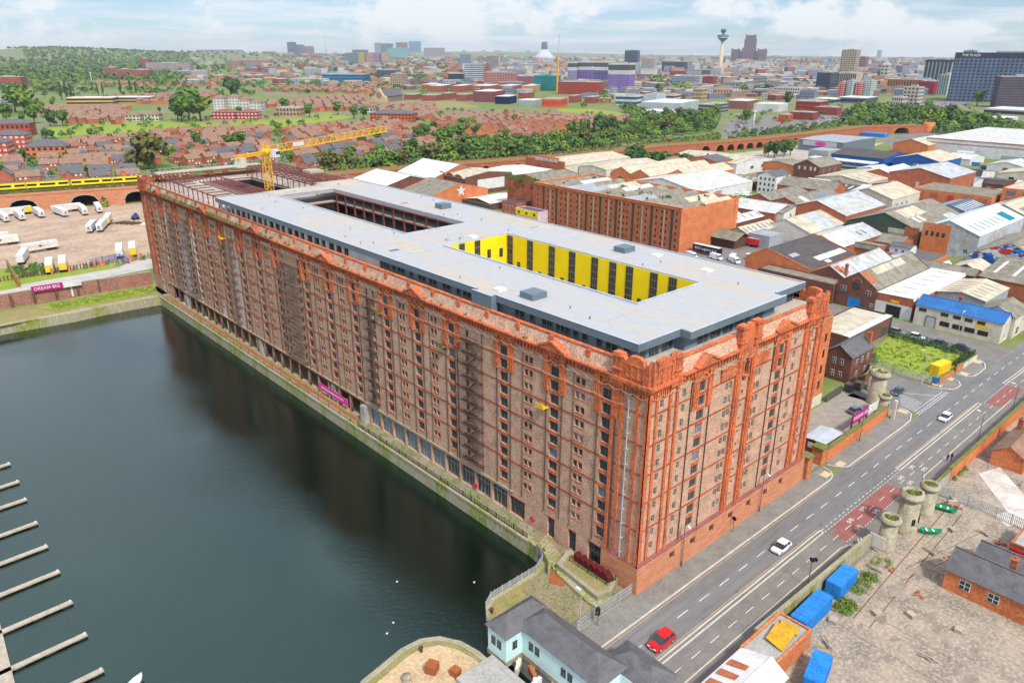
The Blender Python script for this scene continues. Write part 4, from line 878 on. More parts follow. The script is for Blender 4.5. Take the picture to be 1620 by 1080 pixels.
def shed(name,label,cat,x0,x1,y0,y1,h,rh,ax='x',wall='redbrick',roof='greysheet',rpos=.5,par=0,lights=0,lmat='paleglass',wins=(),doors=(),chim=(),hip=0,over=.25,group=None,hb=None,patches=()):
 'one building: walls, pitched or flat roof, rooflights, windows (face,u,z,w,h), doors (face,u,w,h,material), chimneys (x,y)'
 R=empty(name,((x0+x1)/2,(y0+y1)/2,0),label,cat,group)
 b=MB();t=rh-h
 T=(lambda a,c,z:(a,c,z)) if ax=='x' else (lambda a,c,z:(c,a,z))
 A0,A1,C0,C1=(x0,x1,y0,y1) if ax=='x' else (y0,y1,x0,x1)
 cm=C0+(C1-C0)*rpos;hb=h if hb is None else hb
 if t<=.05:
  b.box(x0,x1,y0,y1,0,h)
  b.build('wall',wall,R)
  b=MB();b.box(x0+.3,x1-.3,y0+.3,y1-.3,h,h+.06);b.build('roof',roof,R)
  b=MB();b.box(x0-.02,x1+.02,y0-.02,y0+.3,h,h+.35);b.box(x0-.02,x1+.02,y1-.3,y1+.02,h,h+.35);b.box(x0-.02,x0+.3,y0+.3,y1-.3,h,h+.351);b.box(x1-.3,x1+.02,y0+.3,y1-.3,h,h+.351);b.build('parapet',wall,R)
 else:
  P=[(C0,h),(cm,rh),(C1,hb)]
  if hip:
   b.box(x0,x1,y0,y1,0,h)
  else:
   v=[T(A0,C0,0),T(A0,C1,0),T(A0,C1,hb),T(A0,cm,rh),T(A0,C0,h)]
   dd=Vector(T(A1-A0,0,0));b.slab(v,dd)
  b.build('wall',wall,R)
  b=MB();g=.12;e=over;k=(A1-A0)*.5 if hip==2 else min((C1-C0)/2,(A1-A0)/2)*(1 if hip else 0)
  s0,s1=(rh-h)/max(.1,cm-C0),(rh-hb)/max(.1,C1-cm)
  a0,a1=A0-(e if not par else -.3),A1+(e if not par else -.3)
  if hip:
   q=[T(a0,C0-e,h-.02),T(a1,C0-e,h-.02),T(a1,C1+e,h-.02),T(a0,C1+e,h-.02),T(a0+k,cm,rh),T(a1-k,cm,rh)]
   n=len(b.v);b.v+=q
   for f in ((0,1,5,4),(1,2,5),(2,3,4,5),(3,0,4),(3,2,1,0)):b.f.append(tuple(n+i for i in f));b.mi.append(0);b.sm.append(False)
  else:
   if cm-C0>.2:b.slab([T(a0,C0-e,h-s0*e+g),T(a1,C0-e,h-s0*e+g),T(a1,cm,rh+g),T(a0,cm,rh+g)],(0,0,-g+.004))
   if C1-cm>.2:b.slab([T(a0,C1+e,hb-s1*e+g),T(a1,C1+e,hb-s1*e+g),T(a1,cm+.003,rh+g),T(a0,cm+.003,rh+g)],(0,0,-g+.004))
  ro=b.build('roof',roof,R)
  b=MB()
  if not hip and cm-C0>.2 and C1-cm>.2:b.box(*sorted((T(a0,cm-.18,0)[0],T(a1,cm+.18,0)[0])),*sorted((T(a0,cm-.18,0)[1],T(a1,cm+.18,0)[1])),rh+g,rh+g+.08);b.build('ridge',roof,ro)
  if par:
   b=MB()
   for a in (A0,A1-.3):b.slab([T(a,C0-.1,h-.1),T(a,cm,rh-.1),T(a,C1+.1,hb-.1),T(a,C1+.1,hb+par),T(a,cm,rh+par),T(a,C0-.1,h+par)],Vector(T(.3,0,0)))
   b.build('gable_coping',wall,R)
  if lights:
   for side in (0,1):
    if (side==0 and cm-C0<2) or (side==1 and C1-cm<2):continue
    for i in range(lights):
     a=A0+(A1-A0)*(i+.5)/lights;w=min(.5,(A1-A0)/lights*.2);f0,f1=.25,.8
     b=MB()
     if side==0:c0,c1=C0+(cm-C0)*f0,C0+(cm-C0)*f1;zz=lambda c:h+(c-C0)*s0
     else:c0,c1=cm+(C1-cm)*(1-f1),cm+(C1-cm)*(1-f0);zz=lambda c:rh-(c-cm)*s1
     b.slab([T(a-w,c0,zz(c0)+g+.05),T(a+w,c0,zz(c0)+g+.05),T(a+w,c1,zz(c1)+g+.05),T(a-w,c1,zz(c1)+g+.05)],(0,0,-.045));b.build('rooflight',lmat,ro)
  for side,f0,f1,a0_,a1_,m_ in patches:
   if side==0:c0,c1=C0+(cm-C0)*f0,C0+(cm-C0)*f1;zz=lambda c:h+(c-C0)*s0
   else:c0,c1=cm+(C1-cm)*(1-f1),cm+(C1-cm)*(1-f0);zz=lambda c:rh-(c-cm)*s1
   p,q=A0+(A1-A0)*a0_,A0+(A1-A0)*a1_;b=MB()
   b.slab([T(p,c0,zz(c0)+g+.04),T(q,c0,zz(c0)+g+.04),T(q,c1,zz(c1)+g+.04),T(p,c1,zz(c1)+g+.04)],(0,0,-.035));b.build('roof_sheet',m_,ro)
 for f,u,z,w,hh,*k in wins:wpanel(R,faceP(f,x0,x1,y0,y1),u,z,w,hh,*(k if k else ()))
 for f,u,w,hh,m_ in doors:
  b=MB();fr=faceP(f,x0,x1,y0,y1);b.mat(0);panel(b,fr,u-w/2,u+w/2,0.01,hh,0,.06);b.mat(1);panel(b,fr,u-w/2-.2,u-w/2,0.01,hh+.2,0,.12);panel(b,fr,u+w/2,u+w/2+.2,0.01,hh+.2,0,.12);panel(b,fr,u-w/2,u+w/2,hh,hh+.2,0,.12)
  b.build('door',[m_,'frame'],R)
 for cx,cy in chim:b=MB();zc=rh if t>.05 else h;b.box(cx-.45,cx+.45,cy-.45,cy+.45,h-.5,zc+1.2);b.box(cx-.55,cx+.55,cy-.55,cy+.55,zc+1.2,zc+1.35);b.tube((cx,cy,zc+1.3),(cx,cy,zc+1.8),.15,n=6);b.build('chimney','redbrick',R if t<=.05 else ro)
 return R
def wr(f,L,z,w,h,n,*k,m=1.5):return [(f,m+(L-2*m)*(i+.5)/n,z,w,h,*k) for i in range(n)]
shed('annex','orange brick block with narrow slit windows behind the warehouse road end','building',51.2,87,14.4,42,22,22,wall='orangebrick',roof='moss',wins=[('S',u,z,.8,1.9,'void','terra_dull',0) for u in (24.5,29,33.5) for z in (4.6,8.6,12.6,16.6)])
b=MB();b.box(76,87.2,14.2,14.38,0,2.6);b.build('plinth','cream',bpy.data.objects['annex'])
TW=empty('brick_warehouse',(180,125,0),'red brick warehouse with green loading doors and many small valley roofs','warehouse')
X0,X1,Y0,Y1,H=180,222,125,214,19
DO=[129.5,140.2,150.5,160.2,169.6,178.2,197.8,206.6]
ow=[];wps=[]
yy=[127.2,132.4,134.8,137.6,143.2,147.4,153.6,155.6,158,163,166,172.4,175,181,184,188,191.6,194.6,200.2,203.6,210.5]
for y in yy:
 for k in range(6):z=15.6-2.75*k;ow.append((y-.42,y+.42,z,z+1.25));wps.append((y,z))
dw=[(y-.75,y+.75,.5,17.6) for y in DO]
b=MB();grid_wall(b,lambda u,z,d:(X0+d,u,z),ow+dw,Y0,Y1,0,H,.35);b.face([(X0,Y0,H),(X0,Y1,H),(X0+.6,Y1,H),(X0+.6,Y0,H)]);b.face([(X0+.6,Y0,H),(X0+.6,Y1,H),(X0+.6,Y1,H-2),(X0+.6,Y0,H-2)]);b.build('front_wall','redbrick',TW)
b=MB();b.box(X0+.01,X1,Y0,Y0+.6,0,H-.6);b.box(X1-.6,X1,Y0+.6,Y1,0,H);b.box(X0+.01,X1,Y1-.6,Y1,0,H);b.box(X0-.05,X0+16,Y0-.25,Y0,0,H-1.6);b.box(X1-2,X1+.4,Y0-.3,Y0,0,H-.2);b.box(X0+16,X1-2,Y0-.12,Y0,0,H-1.8);b.build('end_wall','orangebrick',TW)
b=MB();b.box(X0-.2,X0,Y0,Y1,18.1,18.5);b.box(X0-.12,X0+.7,Y0,Y1,H,H+.15);b.build('cornice','orangebrick',TW)
for y,z in wps[:100]:b=MB();b.box(X0+.25,X0+.3,y-.42,y+.42,z,z+1.25);b.box(X0+.2,X0+.25,y-.04,y+.04,z,z+1.25);b.build('window','void',TW)
b=MB()
for y,z in wps[100:]:b.box(X0+.25,X0+.3,y-.42,y+.42,z,z+1.25)
b.build('window','void',TW,kind='stuff')
for y in DO:
 b=MB();b.mat(0).box(X0+.2,X0+.3,y-.75,y+.75,.5,17.6);b.mat(1)
 for k in range(6):b.box(X0+.05,X0+.2,y-.75,y+.75,.6+2.8*k,.8+2.8*k)
 arch(b,'X',0,0,.7,1,0,0,n=1) if False else None
 b.build('loading_door',['darkgreen','iron'],TW)
for y in (133.6,145.3,157,164.5,173.8,182.4,190,202):b=MB();b.tube((X0-.12,y,0),(X0-.12,y,17.6),.12,n=5);b.box(X0-.06,X0,y-.5,y+.3,1,17);b.build('drainpipe','stone',TW)
vy=[Y0+.8,134,143,152,161,170,179,188,197,206,Y1-.8]
rgx=random.Random(2)
for i in range(10):
 a,c=vy[i],vy[i+1]
 for x0,x1,ms in ((X0+.8,X0+20,('asbestos','greysheet','asbestos')),(X0+20.1,X1-.7,('whitesheet','creamsheet','asbestos'))):
  b=MB();m_=(a+c)/2;zt=18.9+rgx.uniform(-.3,.3)
  b.slab([(x0,a,17),(x1,a,17),(x1,m_,zt),(x0,m_,zt)],(0,0,.1));b.slab([(x0,c,17),(x1,c,17),(x1,m_+.003,zt),(x0,m_+.003,zt)],(0,0,.1));b.slab([(x0+.02,a,16.9),(x0+.02,c,16.9),(x0+.02,m_,zt-.05)],(.1,0,0));b.slab([(x1-.1,a,16.9),(x1-.1,c,16.9),(x1-.1,m_,zt-.05)],(.08,0,0))
  b.build('valley_roof',rgx.choice(ms),TW)
shed('warehouse_wing','plain red brick wing adjoining the tall warehouse with green doors','building',186,216,214.1,240,18.2,20.4,ax='x',wall='redbrick',roof='asbestos',par=.4,wins=[('W',u,14,.8,1.2,'void','redbrick',0) for u in (6,12,19)])
shed('open_shed','mossy sheet roofed open shed against the orange end wall','shed',204,215,113.5,124.6,4.2,6.2,ax='y',wall='iron',roof='asbestos',over=1.2)
shed('brick_shed','brick shed with dark roof and two long pale roof strips','shed',171,206,62.5,88,7.5,12,ax='x',wall='orangebrick',roof='darksheet',rpos=.68,par=.5,doors=[('W',20,3,3,'white')],patches=[(1,.45,.7,.1,.97,'paleglass'),(0,.15,.32,.35,.95,'whitesheet'),(0,.5,.62,.1,.25,'greysheet'),(0,.02,.12,.4,.5,'whitesheet')])
shed('front_block','low dark brick frontage with flat roof before the dark roofed shed','building',163.2,170.9,49.5,78,6.4,6.4,wall='darkbrick',roof='asbestos',wins=wr('W',28,2.6,1.4,1.6,7,'void','frame',1),doors=[('W',16,5,4.6,'void')])
shed('brick_shed','brick works with patched pale blue and rust sheet roof','shed',171.2,211,49.4,62.3,6.6,10.2,ax='x',wall='darkbrick',roof='bluesheet',par=.3,chim=[(174,51)],patches=[(0,.45,.9,.04,.12,'rust'),(0,.3,.75,.13,.17,'rust'),(0,.1,.9,.3,.36,'whitesheet'),(0,.05,.6,.42,.48,'whitesheet'),(0,.4,.95,.55,.62,'whitesheet'),(0,.2,.8,.7,.78,'whitesheet'),(0,.5,.98,.82,.92,'whitesheet'),(0,.1,.5,.86,.95,'white'),(1,.5,.9,.1,.2,'greysheet')])
g3=shed('gabled_works','dark brick gabled works with round arch window and brown roof','works',164.4,206,36.2,49.2,7.6,12,ax='x',wall='darkbrick',roof='asbestos',par=.3,wins=[('W',6.5,6.6,2.4,2.2,'glass','frame',3),('W',2.4,5.2,1.6,1.6,'glass','whiteframe',1),('W',10.7,5.2,1.6,1.6,'glass','whiteframe',1),('W',12.2,1.6,.8,1.2)],doors=[('W',6.5,4,3.6,'brightblue')],patches=[(0,.3,.95,.03,.10,'rust'),(0,.35,.9,.11,.14,'rust'),(0,.6,.95,.2,.75,'creamsheet'),(0,.6,.9,.5,.56,'whitesheet')])
b=MB();fr=faceP('W',164.4,206,36.2,49.2)
for i in range(12):
 t0,t1=pi*i/12,pi*(i+1)/12;o,u,n,L=fr;q=[o+u*(6.5+r*math.cos(t))+Vector((0,0,8.9+r*math.sin(t)))+n*.08 for r,t in ((1.2,t0),(1.2,t1),(1.7,t1),(1.7,t0))];b.slab(q,-n*.08)
b.build('round_arch','redbrick',g3)
shed('garage','brick garage with long white roof and white painted front','garage',165,209,24.6,36,6.6,7.2,ax='x',wall='redbrick',roof='white',rpos=.02,over=.1,doors=[('W',5.8,4.2,3.6,'void')],hb=6.9,patches=[(1,.3,.7,p,p+.012,'asbestos') for p in (.1,.26,.42,.58,.74,.9)])
ga=bpy.data.objects['garage'];b=MB();fr=faceP('W',165,209,24.6,36);panel(b,fr,0,3.4,0,4.4,.002,.14);panel(b,fr,8.2,11.4,0,4.4,.002,.14);panel(b,fr,3.4,8.2,3.85,4.4,.002,.141);b.build('white_rendering','white',ga)
b=MB();panel(b,fr,4.6,7.2,4.6,5.5,0,.15);b.build('signboard','craneyellow',ga)
shed('beige_shed','wide shed with beige low pitched roof and brown slots','shed',183,205,9.8,24.4,6.2,7.7,ax='x',wall='greysheet',roof='creamsheet',patches=[(s,.25,.8,p,p+.025,'asbestos') for s in (0,1) for p in (.1,.25,.4,.55,.72)])
cb_=shed('cream_works','cream rendered two storey works with bright blue sheet roof','works',163.6,170.8,-1,23.2,6.3,8.6,ax='y',wall='cream',roof=mat('bright blue sheet',(.035,.16,.42),(.03,.12,.33),(.08,.24,.5),sc=.3,wave=('Y',2,.04)),rpos=.6,chim=[(169.5,13)],wins=[('W',u,4.6,2.0,.9,'void','frame',2) for u in (2.2,8.5,12,15.2,18.6)]+[('W',u,1.5,2.6,1.3,'void','iron',2) for u in (9,12.6,16,19.6)]+[('S',3.5,1.4,1,1)],doors=[('W',5,2.6,3.4,'galv')])
b=MB();fr=faceP('W',163.6,170.8,-1,23.2);panel(b,fr,17.4,20.6,3.5,4.6,0,.05);b.build('signboard','yellowpaint',cb_)
shed('rear_house','pale gabled house standing behind the blue roofed works by the main road','house',171,184,-2,8.5,6.5,9,ax='x',wall='cream',roof='asbestos',wins=[('S',4,1,2,2,'void'),('S',9,3.8,1.2,1.2)])
bp_=shed('pub','low brick building with flat buff roof beside the grass plot','building',121,149,24.4,36,5.4,5.4,wall='darkbrick',roof='creamsheet',doors=[('W',3,2,2.4,'white'),('S',24,3,3,'darkgreen')])
b=MB();b.box(148.7,149.1,24.1,36.2,0,5.9);b.build('side_boarding','darkgreen',bp_);b=MB();b.box(121,148.6,24.1,26,5.47,5.8);b.build('roof_edge','white',bp_)
shed('brick_house','two storey dark brick house with slate roof beside the gate towers','house',103,115.5,15,22,7.2,9.6,ax='x',wall='darkbrick',roof='slate',chim=[(114.6,16.2)],wins=wr('W',7,1.2,.9,1.5,2)+wr('W',7,4.6,.9,1.5,2)+wr('S',12.5,4.6,.9,1.4,3)+wr('S',12.5,1.2,.9,1.4,2))
shed('green_shed','pale green gabled shed with grey roller door','shed',214,240,113.3,123.8,5,7.2,ax='x',wall=mat('pale green sheet',(.34,.38,.22),sc=.3),roof='creamsheet',lights=7,doors=[('W',6.2,3.2,3.4,'greysheet')])
shed('grey_shed','plain pale grey sheet shed in the lorry yard','shed',214,226,103,113.2,5.5,5.5,wall='greysheet',roof='greysheet')
shed('twin_shed','small brick shed with white sheet valley roofs beside the tea warehouse','shed',226,256,130,139,5,7,ax='x',wall='darkbrick',roof='whitesheet',lights=5,lmat='asbestos')
shed('twin_shed','second brick shed with white valley roof at the orange wall corner','shed',226,250,139.2,148,5,7,ax='x',wall='darkbrick',roof='whitesheet',lights=4,lmat='asbestos')
shed('brick_shed','tall brick shed with white sheet roof near the red trailer','shed',255,277,124.6,150,7,9.8,ax='y',wall='redbrick',roof='whitesheet',wins=wr('W',25,2.2,1.1,1.3,4))
shed('white_gable','white walled gabled workshop with grey roof and small windows','workshop',257,281,121,132,7.4,9.6,ax='y',wall='white',roof='asbestos',lights=2,wins=wr('S',24,4.6,.8,1.6,2,'void','frame',0)+wr('S',24,1.2,.8,1.6,2,'void','frame',0))
shed('patched_shed','large cream and pale blue patched shed beside the white workshop','shed',236,272,96,119,5,9.5,ax='x',wall='offwhite',roof='creamsheet',patches=[(0,0,1,.35,.75,'bluesheet'),(1,.5,1,.5,.9,'bluesheet')],rpos=.55)
shed('patched_shed','rusty ended pale shed behind the dark roofed brick shed','shed',224,262,76,95,4.5,8,ax='x',wall='rust',roof='whitesheet',patches=[(0,0,.9,.5,.98,'bluesheet'),(0,.3,.6,.6,.64,'asbestos'),(0,.3,.6,.72,.76,'asbestos')])
shed('brick_hall','broad brick hall with bow gable and grey blue top roof','works',268,310,96,126,8.5,13.5,ax='x',wall='redbrick',roof='bluesheet',wins=[('W',12,5,1.5,1.5,'void','whiteframe'),('W',17,7,1.5,1.5,'void','whiteframe')],patches=[(0,.05,.5,p,p+.03,'creamsheet') for p in (.2,.3,.4,.5,.6,.7,.8)])
b=MB();fr=faceP('W',268,310,96,126);panel(b,fr,0,29,0,4,0,.1);b.build('painted_base','bluesheet',bpy.data.objects['brick_hall'])
shed('long_shed','long low shed with dark patched roof behind the broad brick hall','shed',285,330,127,146,6,9.5,ax='x',wall='redbrick',roof='asbestos',patches=[(0,.3,.8,.2,.3,'whitesheet'),(0,.2,.7,.5,.8,'paleglass')])
shed('long_shed','low shed with cement roof behind the parked vans','shed',290,330,146.5,162,5.5,8.5,ax='x',wall='redbrick',roof='asbestos',lights=4)
shed('charcoal_works','big shed with charcoal front, green glazed gable and cream roller door head','works',266,318,62,94.5,7,13,ax='x',wall='darkgreen',roof='asbestos',patches=[(0,.55,.95,.15,.55,'creamsheet'),(1,0,1,.6,1,'bluesheet'),(0,.3,.6,.2,.26,'whitesheet'),(0,.3,.6,.3,.36,'whitesheet'),(0,.05,.3,.7,.9,'bluesheet')])
df=bpy.data.objects['charcoal_works'];b=MB();fr=faceP('W',266,318,62,94.5);panel(b,fr,0,19,0,6.8,0,.15);b.build('charcoal_front','darksheet',df);b=MB();panel(b,fr,19,26,5,7,0,.16);b.build('door_head','creamsheet',df);b=MB();panel(b,fr,19.3,25.7,0,5,0,.1);b.build('roller_door','greysheet',df);b=MB();panel(b,fr,26,32,0,8.5,0,.14);b.build('brick_pier','redbrick',df)
shed('blue_roof_shed','shed with dark slate blue roof and two dashed roof lights','shed',325,365,62,82,7,10,ax='x',wall='greysheet',roof=mat('slate blue sheet',(.10,.15,.20),(.08,.12,.17),sc=.3,wave=('Y',1.5,.04)),lights=12,lmat='white')
shed('pale_blue_shed','tall pale blue walled shed with long white roof and roof slots','works',262,318,38,60,10,14.5,ax='x',wall='bluesheet',roof=mat('pale aqua sheet',(.52,.60,.60),(.46,.53,.53),sc=.2,wave=('Y',1.2,.04)),rpos=.55,patches=[(0,.15,.55,p,p+.02,'asbestos') for p in (.1,.2,.3,.4,.5,.6)]+[(0,.1,.6,.72,.86,mat('teal sheet',(.01,.18,.26),sc=.5))],wins=[('W',18,2.5,1.4,1.4,'void')])
pb=bpy.data.objects['pale_blue_shed'];b=MB();fr=faceP('W',262,318,38,60);panel(b,fr,0,11,0,12.5,0,.2);b.build('brick_front','orangebrick',pb)
for u in (2,4.2,6.4,8.6):wpanel(pb,(fr[0]+Vector((-.2,0,0)),fr[1],fr[2],fr[3]),u,7.2,1,1.8,'glass','frame',1)
shed('cream_shed','big cream shed with two brown roof slots beyond the pale blue shed','shed',322,372,36,60,9,14,ax='x',wall='offwhite',roof='creamsheet',patches=[(0,.4,.6,.1,.5,'asbestos'),(1,.4,.6,.4,.8,'asbestos')])
mu=shed('mural_works','cement roofed works with a blue, white and red painted gable','works',244,292,8,36,6.5,13,ax='x',wall='offwhite',roof='asbestos',lights=8,lmat='creamsheet')
b=MB();rm=random.Random(21);fr=faceP('W',244,292,8,36);o_,u_,n_,L_=fr;b.mat(2).slab([o_+u_*u+Vector((0,0,z)) for u,z in ((2,1),(27.5,.6),(27.8,6.4),(14,12.7),(.4,6.4))],n_*.025)
def gz(u):return 6.5+6.5*(1-abs(u-14)/14)
for i in range(260):
 u=rm.uniform(3,27.5);zt=gz(u)-.5;z=rm.uniform(1.8,zt);w,hh=rm.uniform(.5,3.2),rm.uniform(.3,1.3);a=rm.uniform(-.8,.8);b.mat(rm.choice((0,0,1,1,2,2,2,3) if rm.random()<.8 else (4,)))
 P=[]
 for t in range(6):
  q=t*pi/3;r1,r2=math.cos(q)*w,math.sin(q)*hh;uu=u+r1*math.cos(a)-r2*math.sin(a);zz=z+r1*math.sin(a)+r2*math.cos(a);uu=min(max(uu,.3),27.7);zz=min(max(zz,.6),gz(uu)-.15);P.append(o_+u_*uu+n_*(.03+i*.0015)+Vector((0,0,zz)))
 b.face(P)
b.build('mural',['brightblue','blue','white',mat('mural aqua',(.10,.45,.55),sc=.5),'red'],mu)
shed('long_shed','long cement roofed shed with a dozen small skylights below the mural','shed',214,262,-14,22,6,9,ax='y',wall='redbrick',roof='asbestos',lights=6,lmat='white')
shed('terrace_works','dark brick two storey range with white framed windows behind the garages','works',210.5,219,22.5,47,6.5,8,ax='y',wall='darkbrick',roof='asbestos',wins=wr('W',24.5,3.6,1.5,1.5,4))
shed('yard_office','orange brick yard office with white upper room','office',228,243,42,62,4.5,4.5,wall='orangebrick',roof='slate',wins=wr('W',20,1.6,1.4,1.3,4))
shed('upper_room','small white upper room with black roof in the middle yards','office',231,237,52,60,7.4,8.4,ax='y',wall='white',roof='slate',wins=wr('W',8,5.4,1,1,2))
shed('brown_mill','low brick office with grid of recessed brick panels and red doors','works',352,380,62,100,11.5,11.5,wall='orangebrick',roof='asbestos',wins=[('W',u,z,4.2,2.6,'redbrick','sandstone',1) for u in (4,11,27,34) for z in (.8,4.4,8)],doors=[('W',19,2.6,10,'red')])
shed('brown_mill','brick mill with concrete frame and blue grey windows at the right edge','works',358,392,18,60,16,16,wall='orangebrick',roof='creamsheet',wins=[('W',u,z,4,2.4,'paleglass','redbrick',3) for u in (4,11,18,25,32,38) for z in (1.5,5.3,9.1,12.7)])
shed('hipped_works','tall brick works with pale sloping roof and white side ribs','works',392,432,96,130,13,17,ax='x',wall='redbrick',roof='bluesheet',wins=[('W',17,6,2,3,'cream','redbrick',0)])
shed('cream_redfront','cream roofed unit with orange and cream front and red doors','works',385,432,138,172,6,8.5,ax='x',wall='cream',roof='creamsheet',doors=[('W',14,5,5,'red'),('W',24,1.6,2.5,'red'),('W',5,2,2.5,'red')],lights=5,lmat='asbestos')
shed('cream_redfront','red brick unit with cream roof beside the red doored unit','works',388,425,116,137,5.5,8,ax='x',wall='redbrick',roof='creamsheet')
shed('white_shed','white fronted shed with roller door and white roof','works',414,450,134,156,7.5,11,ax='x',wall='redbrick',roof='white',doors=[('W',9,7,5,'greysheet')])
shed('stone_house','tall cream warehouse with white end wall and grey roofs','works',318,352,96,122,10,14,ax='x',wall='cream',roof='creamsheet',wins=[('S',u,z,1,1.6,'void','frame',0) for u in (6,12,18) for z in (1.4,5.6)]+[('W',10,6,1.5,1.4,'void'),('W',14,6,1.5,1.4,'void')])
for i,(x,y,m_) in enumerate(((286,172,0),(332,142,1))):pass
shed('white_house','white three storey house with black windows and slate roof','house',338,354,172,184,10.5,13,ax='x',wall='white',roof='slate',wins=[('W',u,z,1,1.5,'glass','frame',1) for u in (2,4.8,7.6,10.4) for z in (1.4,4.6,7.8)]+[('S',8,8.6,.8,1)])
shed('long_house','long dark red house with grey roof and orange gable','house',340,358,138,171.5,6,10,ax='y',wall='redbrick',roof='asbestos',wins=wr('W',33,2.8,1.4,1.2,6),chim=[(349,139)])
shed('red_garage','low red walled garage with grey roof beside the white three storey house','garage',344,358,185,205,5,7,ax='y',wall=mat('red painted brick',(.30,.035,.03),sc=.4),roof='asbestos',lights=4,lmat='creamsheet',doors=[('W',14,4,3.6,'void')])
shed('brick_hall','gabled dark brick hall with arched white windows','works',398,428,176,194,10,14,ax='x',wall='darkbrick',roof='asbestos',wins=[('W',u,7.5,1.2,2.2,'white','frame',1) for u in (4,8,12,15)]+[('S',u,5,1.2,3) for u in (6,14,22)])
shed('brick_unit','orange brick unit with pale roof near the forecourt','works',418,440,200,234,5.5,8,ax='x',wall='orangebrick',roof='asbestos',wins=wr('W',34,2,1.4,1.4,4))
shed('old_houses','pair of old orange brick houses beside the white roofed depot','house',372,392,236,262,9.5,12,ax='x',wall='orangebrick',roof='slate',wins=wr('W',26,5,1,1.6,4)+wr('W',26,1.6,1,1.6,4),chim=[(380,249)])
shed('white_cottage','white cottage with brown roof behind the wide white depot','house',362,374,264,276,7,10,ax='x',wall='white',roof='browntile',wins=wr('W',12,3.8,1,1.3,2)+wr('S',12,3.8,1,1.3,2),chim=[(368,270)])
shed('wide_depot','wide white depot with ribbed white low pitched roof','depot',280,336,186,236,6.4,11,ax='x',wall='white',roof='whitesheet',lights=0,doors=[('W',43,4,4.5,'greysheet'),('S',20,6,4.5,'greysheet')])
for i,(x0,y0,y1) in enumerate(((326.5,262,277),(326.5,277.1,293),(326.5,246,261.9))):
 shed('sawtooth_unit',['orange brick gabled unit with cream roof, nearest the parked vans','orange brick gabled unit with cream roof, middle of three','orange brick gabled unit with cream roof, next to the dark trees'][i],'works',300 if i<2 else 318,368,y0-26,y1-26,7,10.5,ax='x',wall='orangebrick',roof='creamsheet',doors=[('W',7.5,4,4,'navy')],over=.1,group='sawtooth units')
shed('cream_depot','cream walled depot with curved cream roof behind the sawtooth units','depot',296,352,268,292,8,9.6,ax='x',wall='cream',roof='creamsheet')
bs=shed('sign_works','cream roofed works with red brick parapet carrying a white name','works',284,350,293,328,9,11.5,ax='x',wall='cream',roof='creamsheet')
b=MB();b.box(282.6,283.8,293,330,0,11.6);b.box(282.5,283.9,299,320,11.6,13.4);b.build('name_wall','redbrick',bs);text('lettering','BENSON SIGNS',3.1,(282.5,309.5,11.4),(pi/2,0,-pi/2),'white',bs,.08,.03)
shed('white_depot','white depot with cream ribbed roof and pale blue eaves below the viaduct','depot',384,430,228,284,8,10.5,ax='y',wall='white',roof='creamsheet',lights=5,lmat='asbestos',wins=[('W',40,2,3,2,'glass'),('W',30,3.5,3,2,'glass'),('S',20,3,4,2,'glass'),('S',34,3,4,2,'glass')])
ci=shed('circus_store','blue grey store with rounded sign band and pink oval sign','store',556,616,236,276,9,9.6,ax='y',wall='fascia',roof='greysheet')
b=MB();fr=faceP('W',556,616,236,276);b.mat(0);panel(b,fr,4,34,4.5,8.6,0,.3);b.mat(1)
o_,u_,n_,L_=fr;P=[o_+u_*(20+5*math.cos(t*pi/8))+Vector((0,0,6.5+1.8*math.sin(t*pi/8)))+n_*.4 for t in range(16)];b.face(P);b.build('sign_band',['galv','pinkbanner'],ci)
bb=shed('blue_works','royal blue walled works with pale grey block at its left end','works',495,540,176,216,7,10,ax='y',wall='blue',roof='darksheet')
shed('blue_gable','royal blue gabled shed with cream roof right of the blue works','works',500,540,140,172,8,12,ax='x',wall='blue',roof='creamsheet')
shed('grey_block','pale grey block at the left end of the blue works','works',490,512,216.2,232,9,9,wall='greysheet',roof='greysheet')
cn=empty('petrol_canopy',(480,200,0),'long white flat canopy on white columns in front of the blue works','canopy');b=MB();b.box(474,486,176,224,5,5.6);b.build('canopy_roof','white',cn)
for y in (180,190,200,210,220):b=MB();b.tube((480,y,0),(480,y,5),.3,n=8);b.build('column','white',cn)
shed('big_white_store','vast white retail shed with pale flat roof and dark roof stripe','store',615,760,60,194,12.5,12.5,wall='white',roof='whitesheet',wins=[('W',100,.5,6,6,'glass'),('W',70,.5,24,3,'greysheet')])
b=MB();b.box(614.8,615,60,194,9.3,9.8);b.box(614.8,615,60,194,12.2,12.9);b.build('eaves_stripe','terra_dull',bpy.data.objects['big_white_store'])
shed('dark_works','low dark roofed brick works before the vast white shed','works',470,492,120,150,6,8,ax='y',wall='redbrick',roof='darksheet',lights=4,lmat='white')
shed('cream_hall','brick hall with cream roof beside the dual carriageway','works',600,650,186,214,8,12,ax='x',wall='orangebrick',roof='creamsheet')
st=shed('star_works','brick works with a large white star on its gable','works',157,196,268,296,7,12,ax='y',wall='orangebrick',roof='asbestos',par=.3)
b=MB();P=[]
for i in range(10):r=3.4 if i%2==0 else 1.4;t=pi/2+i*pi/5;P.append((177+r*math.cos(t),267.86,8+r*math.sin(t)))
c0=(177,267.86,8)
for i in range(10):b.slab([c0,P[i],P[(i+1)%10]],(0,.1,0))
b.build('star_sign','white',st)
shed('green_tint_shed','gabled shed with pale green white roof next to the steel roof frame','shed',153,190,308,344,7.5,12,ax='y',wall='darkbrick',roof=mat('pale green white sheet',(.50,.62,.55),(.6,.66,.62),sc=.2,wave=('X',1.2,.04)))
shed('white_gabled','large brick shed with bright white pitched roof beside the viaduct','shed',188,228,309,346,8.5,15,ax='y',wall='redbrick',roof='white')
